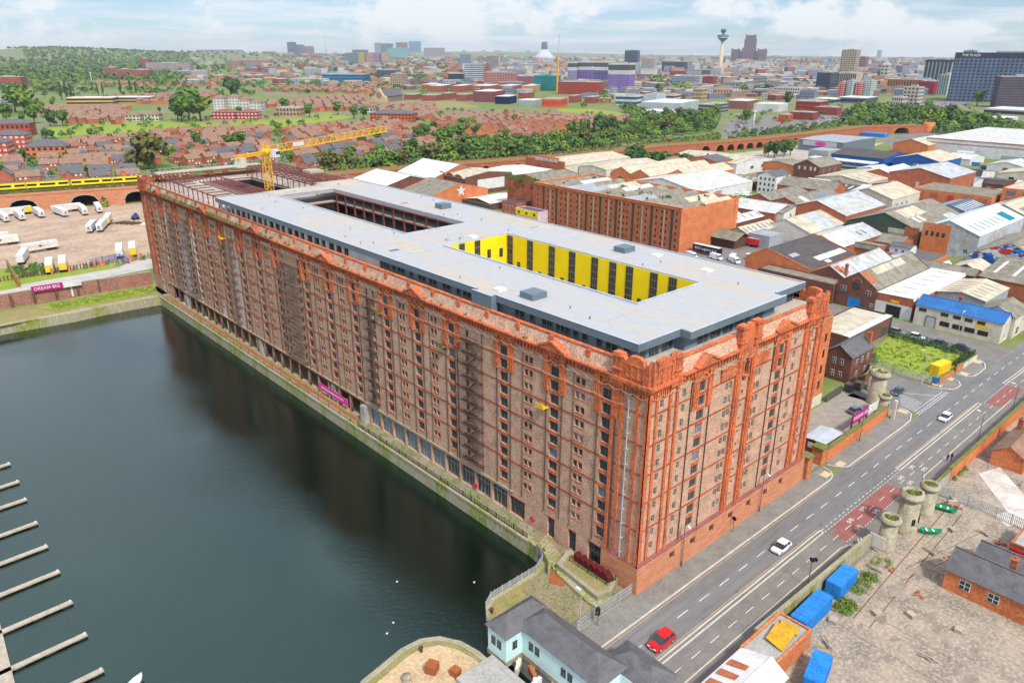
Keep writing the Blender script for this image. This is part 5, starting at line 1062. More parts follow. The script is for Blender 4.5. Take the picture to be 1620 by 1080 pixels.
tb=shed('curved_gables','brick works with wavy gables, white hoarding and green edged roof','works',196,232,288,318,10,12,ax='y',wall='darkbrick',roof='creamsheet',par=.7,wins=wr('W',30,6,.9,1.6,9,'void','frame',0)+wr('W',30,2,.9,1.6,9,'void','frame',0))
b=MB();fr=faceP('S',196,232,288,318);panel(b,fr,9,30,2.6,8.6,0,.2);b.build('hoarding','white',tb)
b=MB()
for c in (295,303,311):b.slab([(195.9,c-3.8,10)]+[(195.9,c-3.8+7.6*i/8,10.4+1.5*math.sin(pi*i/8)) for i in range(9)]+[(195.9,c+3.8,10)],(.5,0,0))
b.build('wavy_gable','darkbrick',tb)
shed('white_flat','white flat roofed depot with pale grey wall beside the viaduct arches','depot',240,276,290,326,7,8,ax='y',wall='greysheet',roof='white')
shed('low_white','low shed with crumpled white roof in the fenced yard','shed',180,205,247,268,3.5,5,ax='x',wall='darkbrick',roof='white')
hs=shed('corner_house','brick house with white framed windows and dark roof beside the yellow shop','house',176,187,222,233,7.4,7.4,wall='redbrick',roof='darksheet',wins=wr('W',11,1.4,1.2,1.4,3)+wr('W',11,4.6,1.2,1.4,3))
ys_=shed('yellow_shop','yellow and pink fronted shop at the foot of the tea warehouse','shop',173,179.8,203,219,6.2,6.2,wall='pinkwall',roof='slate')
b=MB();fr=faceP('W',173,179.8,203,219);panel(b,fr,0,16,3.4,6.4,0,.12);b.build('yellow_band','yellow',ys_)
for u in (2.5,8,13.5):wpanel(ys_,(fr[0]+Vector((-.12,0,0)),fr[1],fr[2],fr[3]),u,4.2,1.6,1.3,'void','yellowpaint',1)
for u in (5,12):wpanel(ys_,fr,u,.8,1.6,1.6)
RM=random.Random(44);SM=['white','creamsheet','asbestos','bluesheet','greysheet','darksheet','whitesheet'];WMX=['redbrick','darkbrick','orangebrick','cream','white','greysheet']
RN={'white':'bright white','creamsheet':'cream','asbestos':'grey cement','bluesheet':'pale blue','greysheet':'mid grey','darksheet':'dark','whitesheet':'dull white','redbrick':'red brick','darkbrick':'dark brick','orangebrick':'orange brick','cream':'cream painted'}
def small_works(pts,where_):
 for x,y,w,d_ in pts:
  r_,w_=RM.choice(SM),RM.choice(WMX);h=RM.uniform(3.5,6.5);ax=RM.choice('xy')
  shed('small_works','small %s unit with %s roof %s'%(RN[w_].replace('mid ',''),RN[r_],where_),'works',x,x+w,y,y+d_,h,h+RM.uniform(1.2,3),ax=ax,wall=w_,roof=r_,rpos=RM.choice((.5,.5,.35,.05)),lights=RM.choice((0,0,3,4)),lmat=RM.choice(('white','paleglass')),doors=[('W',d_*.5,2.6,2.8,RM.choice(('blue','void','greysheet','red')))])
small_works([(214,46,12,10),(214,34,14,8),(246,62,14,10),(224,62,10,9),(226,24,14,12)],'behind the garage row')
small_works([(318,64,6,14),(334,84,12,10),(355,102,14,12),(340,104,12,10),(372,104,16,12),(322,24,26,12),(300,0,30,20)],'near the brick mill')
small_works([(358,120,22,14),(356,136,24,16),(360,154,20,14),(362,172,16,12),(362,188,18,12),(384,196,12,16),(344,206,16,12),(430,96,26,16),(434,114,22,16)],'around the long dark red house')
small_works([(448,60,30,20),(448,84,26,16),(470,104,26,12),(500,60,34,22),(500,86,30,18),(545,100,30,24),(545,60,32,26),(400,60,24,18),(404,26,26,18),(440,20,30,22),(486,14,34,26),(540,10,34,30),(452,162,20,14),(560,140,30,18),(596,150,14,12)],'before the vast store')
small_works([(232,270,24,16),(226,252,22,14),(244,236,20,14),(256,254,22,14),(262,272,18,14),(342,288,14,12)],'between the tea warehouse and the viaduct')
rf=random.Random(19)
TAKEN=[]
def clear(x,y,r):
 for a,c,q in TAKEN:
  if (a-x)**2+(c-y)**2<(q+r)**2:return False
 TAKEN.append((x,y,r));return True
# ================================================================ WALLS, GATES, TOWERS, STREET THINGS
def wall_thing(name,label,P,th,h,m,cap='moss',side=1,cat='wall',z0=0):
 R=empty(name,(P[0][0],P[0][1],z0),label,cat);b=MB();wallpath(b,P,th,z0,z0+h,side);b.build('wall_body',m,R)
 if cap:b=MB();wallpath(b,[(p[0],p[1]) for p in P],th+.06,z0+h,z0+h+.16,side);b.build('coping',cap,R)
 return R
wall_thing('boundary_wall','orange brick boundary wall with mossy top along the cobbled yard',[(61,-.4),(91,.1)],.9,2.8,'orangebrick')
wall_thing('boundary_wall','long orange brick boundary wall on the right side of the road',[(72,-19.7),(130,-19.7),(180,-20.6),(260,-26)],.6,3.0,'orangebrick',side=-1)
wall_thing('boundary_wall','grey mossy boundary wall beside the blue containers',[(4,-18.2),(38.6,-18.9)],.6,2.8,'mossstone',cap='coping',side=-1)
wall_thing('boundary_wall','short orange brick wall in front of the yellow container',[(119.5,-.4),(128.5,-.9)],.35,1.8,'orangebrick',side=1)
wall_thing('boundary_wall','short orange brick wall stub beside the buff wall',[(131.9,-.7),(135.2,-.9)],.35,1.9,'orangebrick',side=1)
wall_thing('boundary_wall','buff rendered wall at the side street corner',[(135.6,-.9),(145.8,-1.0)],.3,1.7,'cream',side=1)
wall_thing('boundary_wall','weathered buff gate wall beside the round gate towers',[(58.8,-20.5),(65,-19.7),(72,-19.7)],.5,2.6,'concrete',side=-1)
wall_thing('boundary_wall','curved dark brick wall behind the left gate towers',[(103.8,12.6),(108,12.4),(113,13.6),(117,16),(118.6,19)],.5,2.4,'darkbrick',side=1)
wall_thing('boundary_wall','tall red brick dock wall across the far end of the dock',[(-140,229),(-47,227.5),(-20,226),(0,224)],.8,4.6,mat('faded dock wall brick',(.30,.13,.09),(.20,.10,.075),(.42,.24,.18),sc=.3,fine=.5),side=1,cap='stone')
wall_thing('boundary_wall','brick wall round the allotment at the left edge',[(-36.8,252),(-34.4,284)],.7,3,'redbrick',side=1)
wall_thing('boundary_wall','blackened brick wall of the fenced yard near the yellow shop',[(178,243),(178,268),(184,282)],.5,3.4,'darksheet',side=1)
b=MB();b.box(-26,-22,226.3,226.9,.2,4.2);o=b.build('rendered_patch','offwhite',bpy.data.objects['boundary_wall.008'])
for i in range(7):b=MB();b.box(-44+i*6.6,-43.4+i*6.6,225.6+.2*(i<3),226.6,0,4.6);b.build('buttress','darkbrick',bpy.data.objects['boundary_wall.008'])
def gatepier(x,y,h,label,m='orangebrick',r=1.1):
 R=empty('gate_pier',(x,y,0),label,'gate pier');b=MB();b.box(x-r,x+r,y-r,y+r,0,h);b.build('shaft',m,R);b=MB();b.box(x-r-.2,x+r+.2,y-r-.2,y+r+.2,h,h+.5);b.build('cap','moss',R)
gatepier(60,.8,3.4,'mossy capped gate pier at the end of the orange yard wall')
gatepier(52.2,-.2,4.6,'low mossy capped brick pier at the end of the sandstone plinth',r=.9)
def round_tower(x,y,r,h,label,hexa=False,door=False):
 r*=.87;h*=.94
 R=empty('gate_tower',(x,y,0),label,'gate tower');n=8 if hexa else 20
 b=MB();b.lathe((x,y),[(r*1.05,0),(r*1.02,h*.12),(r*.94,h*.14),(r*.86,h*.82)],n);b.build('shaft','stone',R)
 b=MB();b.lathe((x,y),[(r*.86,h*.82),(r*1.12,h*.86),(r*1.15,h*.93),(r*1.02,h*.94),(r*1.0,h),(r*.78,h),(r*.78,h*.93)],n);b.build('parapet','stone',R)
 b=MB();b.lathe((x,y),[(r*.78,h*.93),(r*.3,h*.965)],n);b.build('mossy_top','moss',R)
 if hexa:
  for a in (-2.2,-1.1):b=MB();c,s=math.cos(a),math.sin(a);b.obox((x+c*r*.93,y+s*r*.93),a,.2,.5,h*.28,h*.42);b.build('slit','void',R)
 pts=[(x+random.uniform(-.6,.6)*r,y+random.uniform(-.6,.6)*r,h*.95,.8) for _ in range(14)];tufts('weeds',pts,'grass',.2,.7,R)
round_tower(41.3,-21.0,1.75,6.6,'round stone gate tower with mossy top next to the grey wall')
round_tower(48.8,-21.2,2.2,8.6,'tall octagonal stone gate tower, middle of the three right of the road',True)
round_tower(57.3,-21.3,1.75,6.6,'round stone gate tower with green topped parapet beside the buff gate wall')
round_tower(92.2,1.6,1.5,5.4,'low round stone tower at the end of the orange yard wall')
round_tower(97.6,5.6,2.3,8.8,'large round stone gate tower at the side road',False)
round_tower(104.2,9.4,1.7,6.4,'round stone gate tower nearest the dark brick house')
b=MB();b.box(91.2,91.8,-1.4,-.8,0,4.8);b.build('gate_post','cream',label='tall pale stone gate post at the end of the orange yard wall',cat='post')
def fence(name,label,P,h,m,step=2.4,slats=True,cat='fence',gap=.35,posts=True):
 R=empty(name,(P[0][0],P[0][1],0),label,cat)
 b=MB();bp=MB()
 for i in range(len(P)-1):
  a,c=Vector((*P[i],0)),Vector((*P[i+1],0));L=(c-a).length;d=(c-a)/L;ang=math.atan2(d.y,d.x)
  for z in (.3,h*.55,h-.15):q=(a+c)/2;b.obox((q.x,q.y),ang,L,.05,z,z+.05)
  k=0
  if slats:
   while k<L:q=a+d*k;b.obox((q.x,q.y),ang,gap*.35,.03,.05,h);k+=gap
  k=0
  while k<=L+.01:q=a+d*k;bp.obox((q.x,q.y),ang,.09,.09,0,h+.12);k+=step
 b.build('rails',m,R);bp.build('posts',m,R)
fence('railing','black iron railing along the quay edge below the warehouse',[(-2.9,78),(-2.9,21.5)],1.1,'ironblack',2.4,True,gap=.45)
fence('railing','rusty railing along the far part of the quay edge',[(-2.9,206),(-2.9,79)],1.0,'iron',5,False)
fence('railing','curved grey railing round the quay steps',QC[1:9],1.1,'galv',1.6,True,gap=.3)
fence('railing','grey picket fence between the terrace and the pavement',[(-13,.3),(-7.5,.5),(.2,.3)],1.9,'galv',2.2,True,gap=.25)
fence('palisade_fence','galvanised palisade fence round the grass plot',[(118.9,.8),(118.6,8),(120.2,18.6),(125,20.4)],2.3,'galv',2.6,gap=.4)
fence('palisade_fence','dark green fence along the side street edge of the grass plot',[(136,.2),(147.6,.2),(148.4,24)],2.2,'darkgreen',2.6,gap=.4)
fence('palisade_fence','palisade fence with gates across the concrete yard',[(65.4,-20.6),(65.6,-28),(64.5,-36),(63.5,-44)],2.2,'galv',2.6,gap=.3)
fence('palisade_fence','wire fence between the lorry yard and the grass strip',[(-60,264),(-19,262.6),(-8,264)],2,'iron',3,True,gap=1.2)
fence('yard_gate','blue hoarded gate of the lorry yard',[(-10,265.5),(-5,267),(1.5,268.5),(1.6,264),(2.2,259)],2.6,'blue',2.4,gap=.5,cat='gate')
for i,(x,y) in enumerate(((-24.5,261.3),(-18.6,261.4),(-9.8,260.6),(-7.6,262.2),(-6,262.6),(2.4,260),(4.2,261.6),(8,262.6))):
 b=MB();b.box(x-.4,x+.4,y-.4,y+.4,0,2.6);b.build('gate_pier','orangebrick',label='short red brick pier of the lorry yard fence',cat='gate pier',group='brick piers of the lorry yard fence')
b=MB();b.obox((92.5,13.6),.02,8,.1,0,2.2);b.build('hoarding','darksheet',label='dark grey hoarding gate beside the orange annex',cat='gate')
for i,(x,y) in enumerate(((99,13),(102,11.8))):
 b=MB();b.box(x-1,x+1,y-.8,y+.8,0,2.0);b.box(x-1.05,x+1.05,y-.85,y+.85,2.0,2.1);b.build('waste_bin','darksheet',label=['dark waste bin with yellow notice beside the hoarding gate','dark slatted bin store beside the round gate tower'][i],cat='bin')
R=shed('gate_hut','small brown brick hut with pale flat roof behind the yard wall','hut',62.6,70,1.2,5.6,3.0,3.2,ax='x',wall='darkbrick',roof='fascia_light',rpos=.5,wins=[('W',1.5,1.2,1.1,1.1,'white')])
def banner(name,label,P0,P1,z0,z1,split,m1,m2,txt=None,size=1,th=.12,face=-1,posts=True,pm='black'):
 a,c=Vector((*P0,0)),Vector((*P1,0));L=(c-a).length;d=(c-a)/L;ang=math.atan2(d.y,d.x);n=Vector((d.y,-d.x,0))
 R=empty(name,(a.x,a.y,0),label,'banner')
 b=MB();q=a+d*(L*split/2);b.obox((q.x,q.y),ang,L*split,th,z0,z1);b.build('printed_panel',m1,R)
 if split<1:b=MB();q=a+d*(L*(1+split)/2);b.obox((q.x,q.y),ang,L*(1-split),th,z0,z1);b.build('white_panel',m2,R)
 if posts:
  for t in (.03,.35,.62,.95):b=MB();q=a+d*(L*t)-n*(th+.05);b.obox((q.x,q.y),ang,.35,.15,0 if z0>1 else z0,z1);b.build('post',pm,R)
 if txt:q=a+d*(L*split/2)+n*(th/2+.02)*1;text('lettering',txt,size,(q.x,q.y,(z0+z1)/2),(pi/2,0,ang),'white',R,.02,.01)
 return R
banner('advert_banner','magenta and white advertising banner on black posts in the cobbled yard',(76.5,1.9),(88.5,1.7),2.6,4.8,.62,'magenta','white','DREAM BIG',1.3)
banner('advert_banner','magenta banner with white words on the far dock wall',(-37.4,226.2),(-28.2,225.5),3.9,5.9,1,'magenta','white','DREAM BIG',1.5,posts=False)
banner('advert_banner','white panel beside the magenta banner on the far dock wall',(-28.1,225.5),(-22.6,225.1),3.9,5.9,1,'white','white',posts=False)
banner('advert_banner','bright pink banner with a white line of print on the quay',(-.5,100),(-.5,86),1.2,2.9,1,'pinkbanner','white',pm='yellowpaint')
b=MB();b.box(-.6,-.57,88,98.5,1.95,2.2);b.build('print_line','white',bpy.data.objects['advert_banner.003'])
def container(x,y,ang,L,m,label,z=0,cat='container',h=2.6,w=2.44,name='shipping_container',ribs=True):
 R=empty(name,(x,y,z),label,cat);b=MB();b.obox((x,y),ang,L,w,z+.1,z+h);b.build('body',m,R)
 b=MB();c,s=math.cos(ang),math.sin(ang)
 for t in (-1,1):
  for k in range(int(L/.6)):u=-L/2+.3+k*.6;b.obox((x+c*u-s*t*w/2,y+s*u+c*t*w/2),ang,.25,.07,z+.25,z+h-.15)
 for k in range(int(L/.9)):u=-L/2+.45+k*.9;b.obox((x+c*u,y+s*u),ang,.3,w-.2,z+h,z+h+.03)
 b.build('ribs',m,R)
 b=MB();
 for t in (-.55,.55):b.obox((x-c*(L/2+.03)-s*t,y-s*(L/2+.03)+c*t),ang,.06,1.05,z+.2,z+h-.1)
 b.build('doors',m,R);return R
container(25.2,-20.9,.02,6.1,'brightblue','bright blue container with ribbed roof, upper of two behind the grey wall')
container(15,-21.2,.02,8.5,'brightblue','bright blue container half hidden nearer the crumpled white roof')
container(4.5,-27.6,.25,6,'brightblue','pale blue topped container at the bottom edge right of the road')
container(129.2,2.6,-.12,6.2,'yellowpaint','bright yellow container on the grass plot')
container(247,73,1.5,9,'blue','royal blue container among the sheds behind the patched roofs')
def lamp(x,y,h,label,m='galv',arm=(0,1),base='street_lamp',group=None,double=False):
 R=empty(base,(x,y,0),label,'street lamp',group);b=MB();b.tube((x,y,0),(x,y,h),.09,.06,6);b.tube((x,y,0),(x,y,1.2),.13,n=6);b.build('pole',m,R)
 b=MB();ex,ey=x+arm[0]*1.2,y+arm[1]*1.2;b.tube((x,y,h-.1),(ex,ey,h+.15),.045,n=5);ar=b.build('arm',m,R)
 b=MB();b.obox((ex,ey),math.atan2(arm[1],arm[0]),.75,.3,h+.08,h+.24);b.build('lamp_head','lamp',ar);return R
lamp(116.8,2.4,9,'tall grey street lamp beside the grass plot fence')
lamp(-13.3,-.6,8,'grey street lamp with white head beside the slate roofed bridge house','galv',(0,.5))
lamp(75,-.9,8.5,'dark street lamp at the foot of the orange yard wall','frame',(-.6,-1))
lamp(10.8,-.9,8.5,'dark street lamp against the sandstone plinth, nearer one','frame',(-.6,-1))
lamp(34.6,-.9,8.5,'dark street lamp against the sandstone plinth, further one','frame',(-.6,-1))
lamp(90.5,-19,8.5,'dark street lamp at the long orange wall, nearer the cyclists markings','frame',(.2,1))
lamp(112,-19.2,8.5,'dark street lamp at the long orange wall beside the red surfacing','frame',(.2,1))
lamp(156.5,8,9,'pale street lamp before the cream works','galv',(1,0))
for x,y,lb in ((21.4,-17.4,'tall dark pole with round black discs beside the grey wall'),(25.4,-1.2,'round dark sign on a thin pole in front of the plinth')):
 R=empty('road_sign',(x,y,0),lb,'sign');hh=5.4 if x<22 else 2.9;b=MB();b.tube((x,y,0),(x,y,hh),.07,n=6);b.build('pole','frame',R);b=MB();b.tube((x-.06,y,hh),(x+.06,y,hh),.42,n=14);b.build('disc','navy',R)
 if x<22:b=MB();b.tube((x+.55,y-.3,hh-.1),(x+.65,y-.3,hh-.1),.35,n=12);b.build('disc','navy',R)
for x,y,lb in ((-13.2,-9.6,'traffic signal with black head in the road beside the slate roof'),(-9.8,-1.0,'black signal heads on the pavement beside the picket fence')):
 R=empty('traffic_light',(x,y,0),lb,'traffic light');b=MB();b.tube((x,y,0),(x,y,2.4),.07,n=6);b.build('pole','frame',R);b=MB();b.box(x-.22,x+.22,y-.2,y+.2,2.1,3.3);b.box(x-.4,x+.4,y+.2,y+.24,2,3.4);b.build('signal_head','black',R)
 for k,m_ in enumerate(('red','craneyellow','green')):b=MB();b.tube((x-.26,y,3.05-k*.35),(x-.22,y,3.05-k*.35),.11,n=8);b.build('lens',m_,R)
R=empty('notice_board',(118.8,-.6,0),'blue street notice board on posts before the orange wall','sign');b=MB();b.box(118.2,118.5,-1.2,-1.1,0,2.6);b.box(118.2,118.5,.5,.6,0,2.6);b.build('post','frame',R);b=MB();b.box(118.1,118.2,-1.2,.6,1.2,2.6);b.build('board','brightblue',R)
R=empty('notice_board',(38.8,-19.5,0),'white notice panel at the end of the grey wall by the gate tower','sign');b=MB();b.obox((38.9,-20.3),1.5,2.6,.12,.8,3.2);b.build('board','offwhite',R)
R=empty('stone_steps',(-3.5,15,0),'curved mossy stone steps down from the quay walk','steps')
for k in range(9):b=MB();b.prism([(-1.6-.1*k,18.4-.62*k),(-4.0-.2*k,17.6-.62*k),(-4.1-.2*k,17.0-.62*k),(-1.6-.1*k,17.8-.62*k)],0,1.8-.2*k);b.build('step','mossstone',R)
b=MB();wallpath(b,[(-4.0,18.2),(-4.6,16),(-6,13.2),(-7.2,12.2)],.4,0,1.4,1);b.build('stair_wall','mossstone',R)
b=MB();b.prism([(-5.2,12.2),(-1.2,13.6),(-.6,11.5),(.4,3.5),(-3.6,1.8),(-6.2,2.4)],0,1.3);R=empty('planter',(-4,8,0),'long stepped stone planter beside the warehouse doors','planter');b.build('retaining_wall','coping',R)
b=MB();b.prism([(-6.2,11.2),(-5.25,12.1),(-6.25,2.5),(-7.4,3.2)],0,.55);b.prism([(-7.4,3.2),(-6.3,2.4),(-3.7,1.75),(-3.4,.9),(-7.2,1.2)],0,.5);b.build('lower_step','mossstone',R)
b=MB();b.prism([(-4.6,11.4),(-1.6,12.4),(-1.2,11.2),(-.6,3.9),(-3.6,2.6),(-5.3,3.2)],1.3,1.34);b.build('planter_top','drygrass',R)
b=MB();
for k in range(6):b.slab([(-2.6+.0*k,10.8-1.25*k,1.34),(-2.6,9.6-1.25*k,1.34),(-2.6,9.6-1.25*k,2.0),(-2.6,10.8-1.25*k,2.9)],(1.1,-.2,0))
o=b.build('corten_screen',mat('dark red steel',(.10,.012,.012),(.07,.01,.01),sc=1),label='row of dark red steel fins on the stone planter',cat='sculpture')
fence('glass_rail','low black framed rail round the dark red steel fins',[(-3.2,11.2),(-3.2,3.2),(-.9,3.0)],1.0,'ironblack',2,False,cat='railing');bpy.data.objects['glass_rail'].location.z=1.3
b=MB();b.prism([(-8.4,10.6),(-6.4,12.4),(-4.9,10.0),(-7.2,8.6)][::-1],.02,.16);b.build('steel_plate','corten',label='square rusty steel plate set in the quay terrace',cat='plate')
for i,(x,y,s,a) in enumerate(((-33.2,8.2,1.5,.5),(-31.2,5.6,1.15,.2))):
 b=MB();b.obox((x,y),a,s,s,.1,.1+s*.85);b.obox((x,y),a,s*1.02,s*1.02,.1+s*.85,.1+s*.88);b.build('steel_cube','corten',label=['larger rusty steel cube on the quay island','smaller rusty steel cube on the quay island'][i],cat='steel box')
for i,(x,y,s,lb) in enumerate(((-32.2,12.2,.28,'small iron bollard near the tip of the quay island'),(-41.6,10.2,.25,'small iron bollard at the left rim of the quay island'),(-19.6,11.6,.28,'iron bollard on the dry grass beside the curved railing'))):
 b=MB();b.lathe((x,y),[(s,.05),(s*.8,.15),(s*.75,.6),(s*1.2,.68),(s*1.1,.85),(.02,.9)],10);b.build('bollard','iron',label=lb,cat='bollard')
b=MB();b.lathe((-36.9,8.9),[(.75,.05),(.6,.3),(.5,.7),(.62,1.0),(.66,1.15),(.1,1.2)],14);b.build('capstan','stone',label='grey iron capstan on the sandy quay island',cat='capstan')
R=empty('life_ring',(-.2,23.4,0),'red life ring on the warehouse wall beside the doors','life ring');b=MB()
for i in range(16):
 t0,t1=2*pi*i/16,2*pi*(i+1)/16;b.tube((-.12,23.4+.42*math.cos(t0),1.8+.42*math.sin(t0)),(-.12,23.4+.42*math.cos(t1),1.8+.42*math.sin(t1)),.11,n=6,cap=False)
b.build('ring','red',R)
R=empty('life_ring',(-.2,39.2,0),'red life ring case on the glazed front above the quay','life ring');b=MB();b.box(-.3,0,38.8,39.6,.9,1.8);b.build('case','red',R)
BH=empty('bridge_house',(-17,0,0),'pale blue rendered bridge house with slate hipped roofs at the quay','house')
def hiproof(b,x0,x1,y0,y1,z,rz_,e=.35):
 w=min(x1-x0,y1-y0)/2+e;X0,X1,Y0,Y1=x0-e,x1+e,y0-e,y1+e;n=len(b.v)
 if x1-x0>y1-y0:r0,r1=(X0+w,(Y0+Y1)/2),(X1-w,(Y0+Y1)/2)
 else:r0,r1=((X0+X1)/2,Y0+w),((X0+X1)/2,Y1-w)
 b.v+=[(X0,Y0,z),(X1,Y0,z),(X1,Y1,z),(X0,Y1,z),(*r0,rz_),(*r1,rz_)]
 fs=((0,1,5,4),(1,2,5),(2,3,4,5),(3,0,4)) if x1-x0>y1-y0 else ((0,1,4),(1,2,5,4),(2,3,5),(3,0,4,5))
 for f in fs+((3,2,1,0),):b.f.append(tuple(n+i for i in f));b.mi.append(b.k);b.sm.append(False)
b=MB();b.box(-25.2,-18.0,2.0,5.8,0,5);b.box(-22.2,-17.9,-12,2.0,0,4.999);b.box(-17.9,-12.9,-16.6,-9.4,0,4.4);b.build('wall','paleblue',BH)
b=MB();hiproof(b,-25.2,-16.9,2.0,5.8,5,7.0);b.build('roof','slate',BH)
b=MB();hiproof(b,-22.2,-17.0,-12,3.0,4.99,7.3);b.build('roof','slate',BH)
b=MB();hiproof(b,-17.5,-12.8,-17,-9,4.4,6.0);b.build('roof','slate',BH)
b=MB();b.box(-25.3,-17.9,1.9,5.9,0,.9);b.box(-22.3,-17.85,-12.1,1.9,0,.9);b.build('base_course','stone',BH)
for f,us,ex in (('W',(1.2,2.4),(-25.2,-18,2,5.8)),('S',(1.6,),(-25.2,-18,2,5.8)),('W',(1.8,3.0,8.0,9.2),(-22.2,-17.9,-12,2.0))):
 for u in us:wpanel(BH,faceP(f,*ex),u,2.4,.7,1.25,'glass','frame',1)
b=MB();b.box(-32,-25.6,-3.6,4.4,-3,.9);b.build('lock_platform','concrete',label='pale concrete platform between the quay island and the bridge house',cat='platform')
R=empty('lock_gear',(-24.6,-1,0),'rusty and pale lock machinery in the well beside the bridge house','machinery')
for i,(x,y,a) in enumerate(((-24.2,.6,.6),(-23.6,-1.6,1.2),(-24.6,-3.2,.1))):b=MB();b.obox((x,y),a,2.2,.5,0,1.1);b.tube((x,y,.5),(x,y,1.5),.35,n=8);b.build('beam',['cream','rust','offwhite'][i],R)
R=shed('brick_shack','roofless brick shack with yellow sheets right of the road','shack',-1.0,9.4,-24,-19,3,3,wall='orangebrick',roof='concrete');b=MB();b.slab([(2.5,-23.4,3.2),(7,-22.8,3.3),(6.5,-20.2,3.9),(2.8,-20.6,3.6)],(0,0,.06));b.slab([(6.8,-23.2,3.2),(8.6,-22.5,3.15),(8,-20,3.4),(6.9,-20.5,3.5)],(0,0,.06));b.build('yellow_sheet',mat('ochre sheet',(.50,.30,.02),(.36,.18,.02),sc=.8),R)
R=shed('brick_shack','brick shack with crumpled white and rusty sheet roof at the bottom','shack',-14,-1.2,-26,-19.4,3.2,4.6,ax='x',wall='orangebrick',roof='white',rpos=.35)
b=MB()
for k in range(4):x=-12.5+k*2.4;b.slab([(x,-19.6,3.52),(x+1.2,-19.6,3.52),(x+1.2,-23,4.4),(x,-23,4.4)],(0,0,.05))
b.build('rusty_sheet','rust',R)
R=shed('yard_building','slate roofed orange brick building in the concrete yard','building',37.5,44,-45,-31.5,3.6,6,ax='y',wall='orangebrick',roof='slate',chim=[(42.2,-39)],wins=[('W',3,1.4,1.4,1.4),('W',7,1.4,1.4,1.4)])
R=shed('yard_building','slate roofed lean-to beside the orange brick yard building','building',44.2,50.5,-44,-33.3,3.2,5,ax='y',wall='darkbrick',roof='slate')
R=shed('brick_store','orange brick store with bright orange sill at the right edge','store',53,62,-46,-36,3.2,3.2,wall='redbrick',roof='concrete')
b=MB();b.box(52.85,53,-46,-36,1.8,2.6);b.build('orange_band','red',R)
R=shed('gabled_hut','low orange brick hut with double gable beside the long wall','hut',86,104,-29,-23,3.2,5,ax='x',wall='orangebrick',roof='browntile',chim=[(99,-24)])
R=shed('gabled_hut','second low hut with grey roof further along the long wall','hut',106,126,-34,-26,3.4,5.4,ax='x',wall='redbrick',roof='slate')
def boat(x,y,a,L,m,label):
 R=empty('small_boat',(x,y,0),label,'boat',rz=0);b=MB();c,s=math.cos(a),math.sin(a)
 secs=[(-.5,.35,.1),(-.45,.8,.0),(0,1.0,-.02),(.3,.8,0),(.5,.05,.25)];P=[]
 for t,w,z in secs:P.append([(x+c*t*L-s*q*w*L*.17,y+s*t*L+c*q*w*L*.17,.15+z+h) for q,h in ((-1,.75),(-.7,.2),(0,0),(.7,.2),(1,.75))])
 for i in range(4):
  for j in range(4):b.face([P[i][j],P[i+1][j],P[i+1][j+1],P[i][j+1]])
 for i in range(4):b.face([tuple(Vector(P[i][0])*.92+Vector(P[i][4])*.08-Vector((0,0,.25))),tuple(Vector(P[i+1][0])*.92+Vector(P[i+1][4])*.08-Vector((0,0,.25))),tuple(Vector(P[i+1][4])*.92+Vector(P[i+1][0])*.08-Vector((0,0,.25))),tuple(Vector(P[i][4])*.92+Vector(P[i][0])*.08-Vector((0,0,.25)))])
 b.build('hull',m,R);b=MB();b.obox((x+c*.1*L,y+s*.1*L),a,.3,L*.26,.7,.78);b.obox((x-c*.2*L,y-s*.2*L),a,.3,L*.26,.7,.78);b.build('thwart','whiteframe',R)
boat(51.2,-24.6,-.9,3.6,'green','green dinghy on the ground beside the octagonal tower');boat(60.6,-23.6,-1.3,3.8,'green','upturned green dinghy behind the furthest round tower')
ry=random.Random(33)
for i,(x,y,k) in enumerate(((17,-23.8,0),(23.6,-27.4,0),(34,-22.6,1),(36,-24,2),(45.6,-26.6,1),(55,-27,0),(58,-31,1),(33,-30,2),(27,-31,0),(12,-25.4,1),(46,-29.5,2),(57,-34,2),(20,-36,1),(29,-37,0),(82,-30.5,1),(84,-31.5,2))):
 a=ry.uniform(0,3);n=('pallet_stack','timber_pile','rubble_pile')[k];wh='lying in the concrete yard';R=empty(n,(x,y,0),('small stack of grey pallets ','pile of pale timber ','small heap of broken brick ')[k]+wh,('pallet stack','timber pile','rubble')[k],'clutter in the concrete yard')
 for j in range(4 if k==0 else 6):
  b=MB()
  if k==0:b.obox((x,y),a+ry.uniform(-.1,.1),1.2,1.0,j*.16,j*.16+.12)
  elif k==1:b.obox((x+ry.uniform(-.3,.3),y+ry.uniform(-.3,.3)),a+ry.uniform(-.3,.3),ry.uniform(1.5,3),.14,j*.1,j*.1+.09)
  else:b.obox((x+ry.uniform(-.7,.7),y+ry.uniform(-.7,.7)),ry.uniform(0,3),ry.uniform(.3,.8),ry.uniform(.2,.5),0,ry.uniform(.15,.4))
  b.build(('pallet','plank','brick_lump')[k],('wood','wood','redbrick')[k],R)
R=empty('rubble_heap',(62.5,-24.5,0),'heap of timber, bins and scrap beside the upturned green dinghy','scrap heap');rs=random.Random(5)
for i,m_ in enumerate(('wood','navy','red','craneyellow','concrete','wood','iron')):b=MB();b.obox((61.5+rs.uniform(0,4),-25.5+rs.uniform(0,2.5)),rs.uniform(0,3),rs.uniform(.8,1.8),rs.uniform(.3,.8),0,rs.uniform(.3,.9));b.build('scrap_piece',m_,R)
PT=[]
R=empty('pontoon_walkway',(-75,20,-2.6),'timber pontoon walkway at the lower left edge','pontoon')
tips=[(16,732),(30,760),(42,788),(59,825),(75,862),(94,902),(114,950),(137,1001),(163,1057)]
T=[G(x,y,-2.5) for x,y in tips];m0,m1=G(2,1000,-2.5),G(17,1080,-2.5);d8=Vector((*T[7],0))-Vector((*G(17.6,1059-3,-2.5),0));ux=d8.normalized()
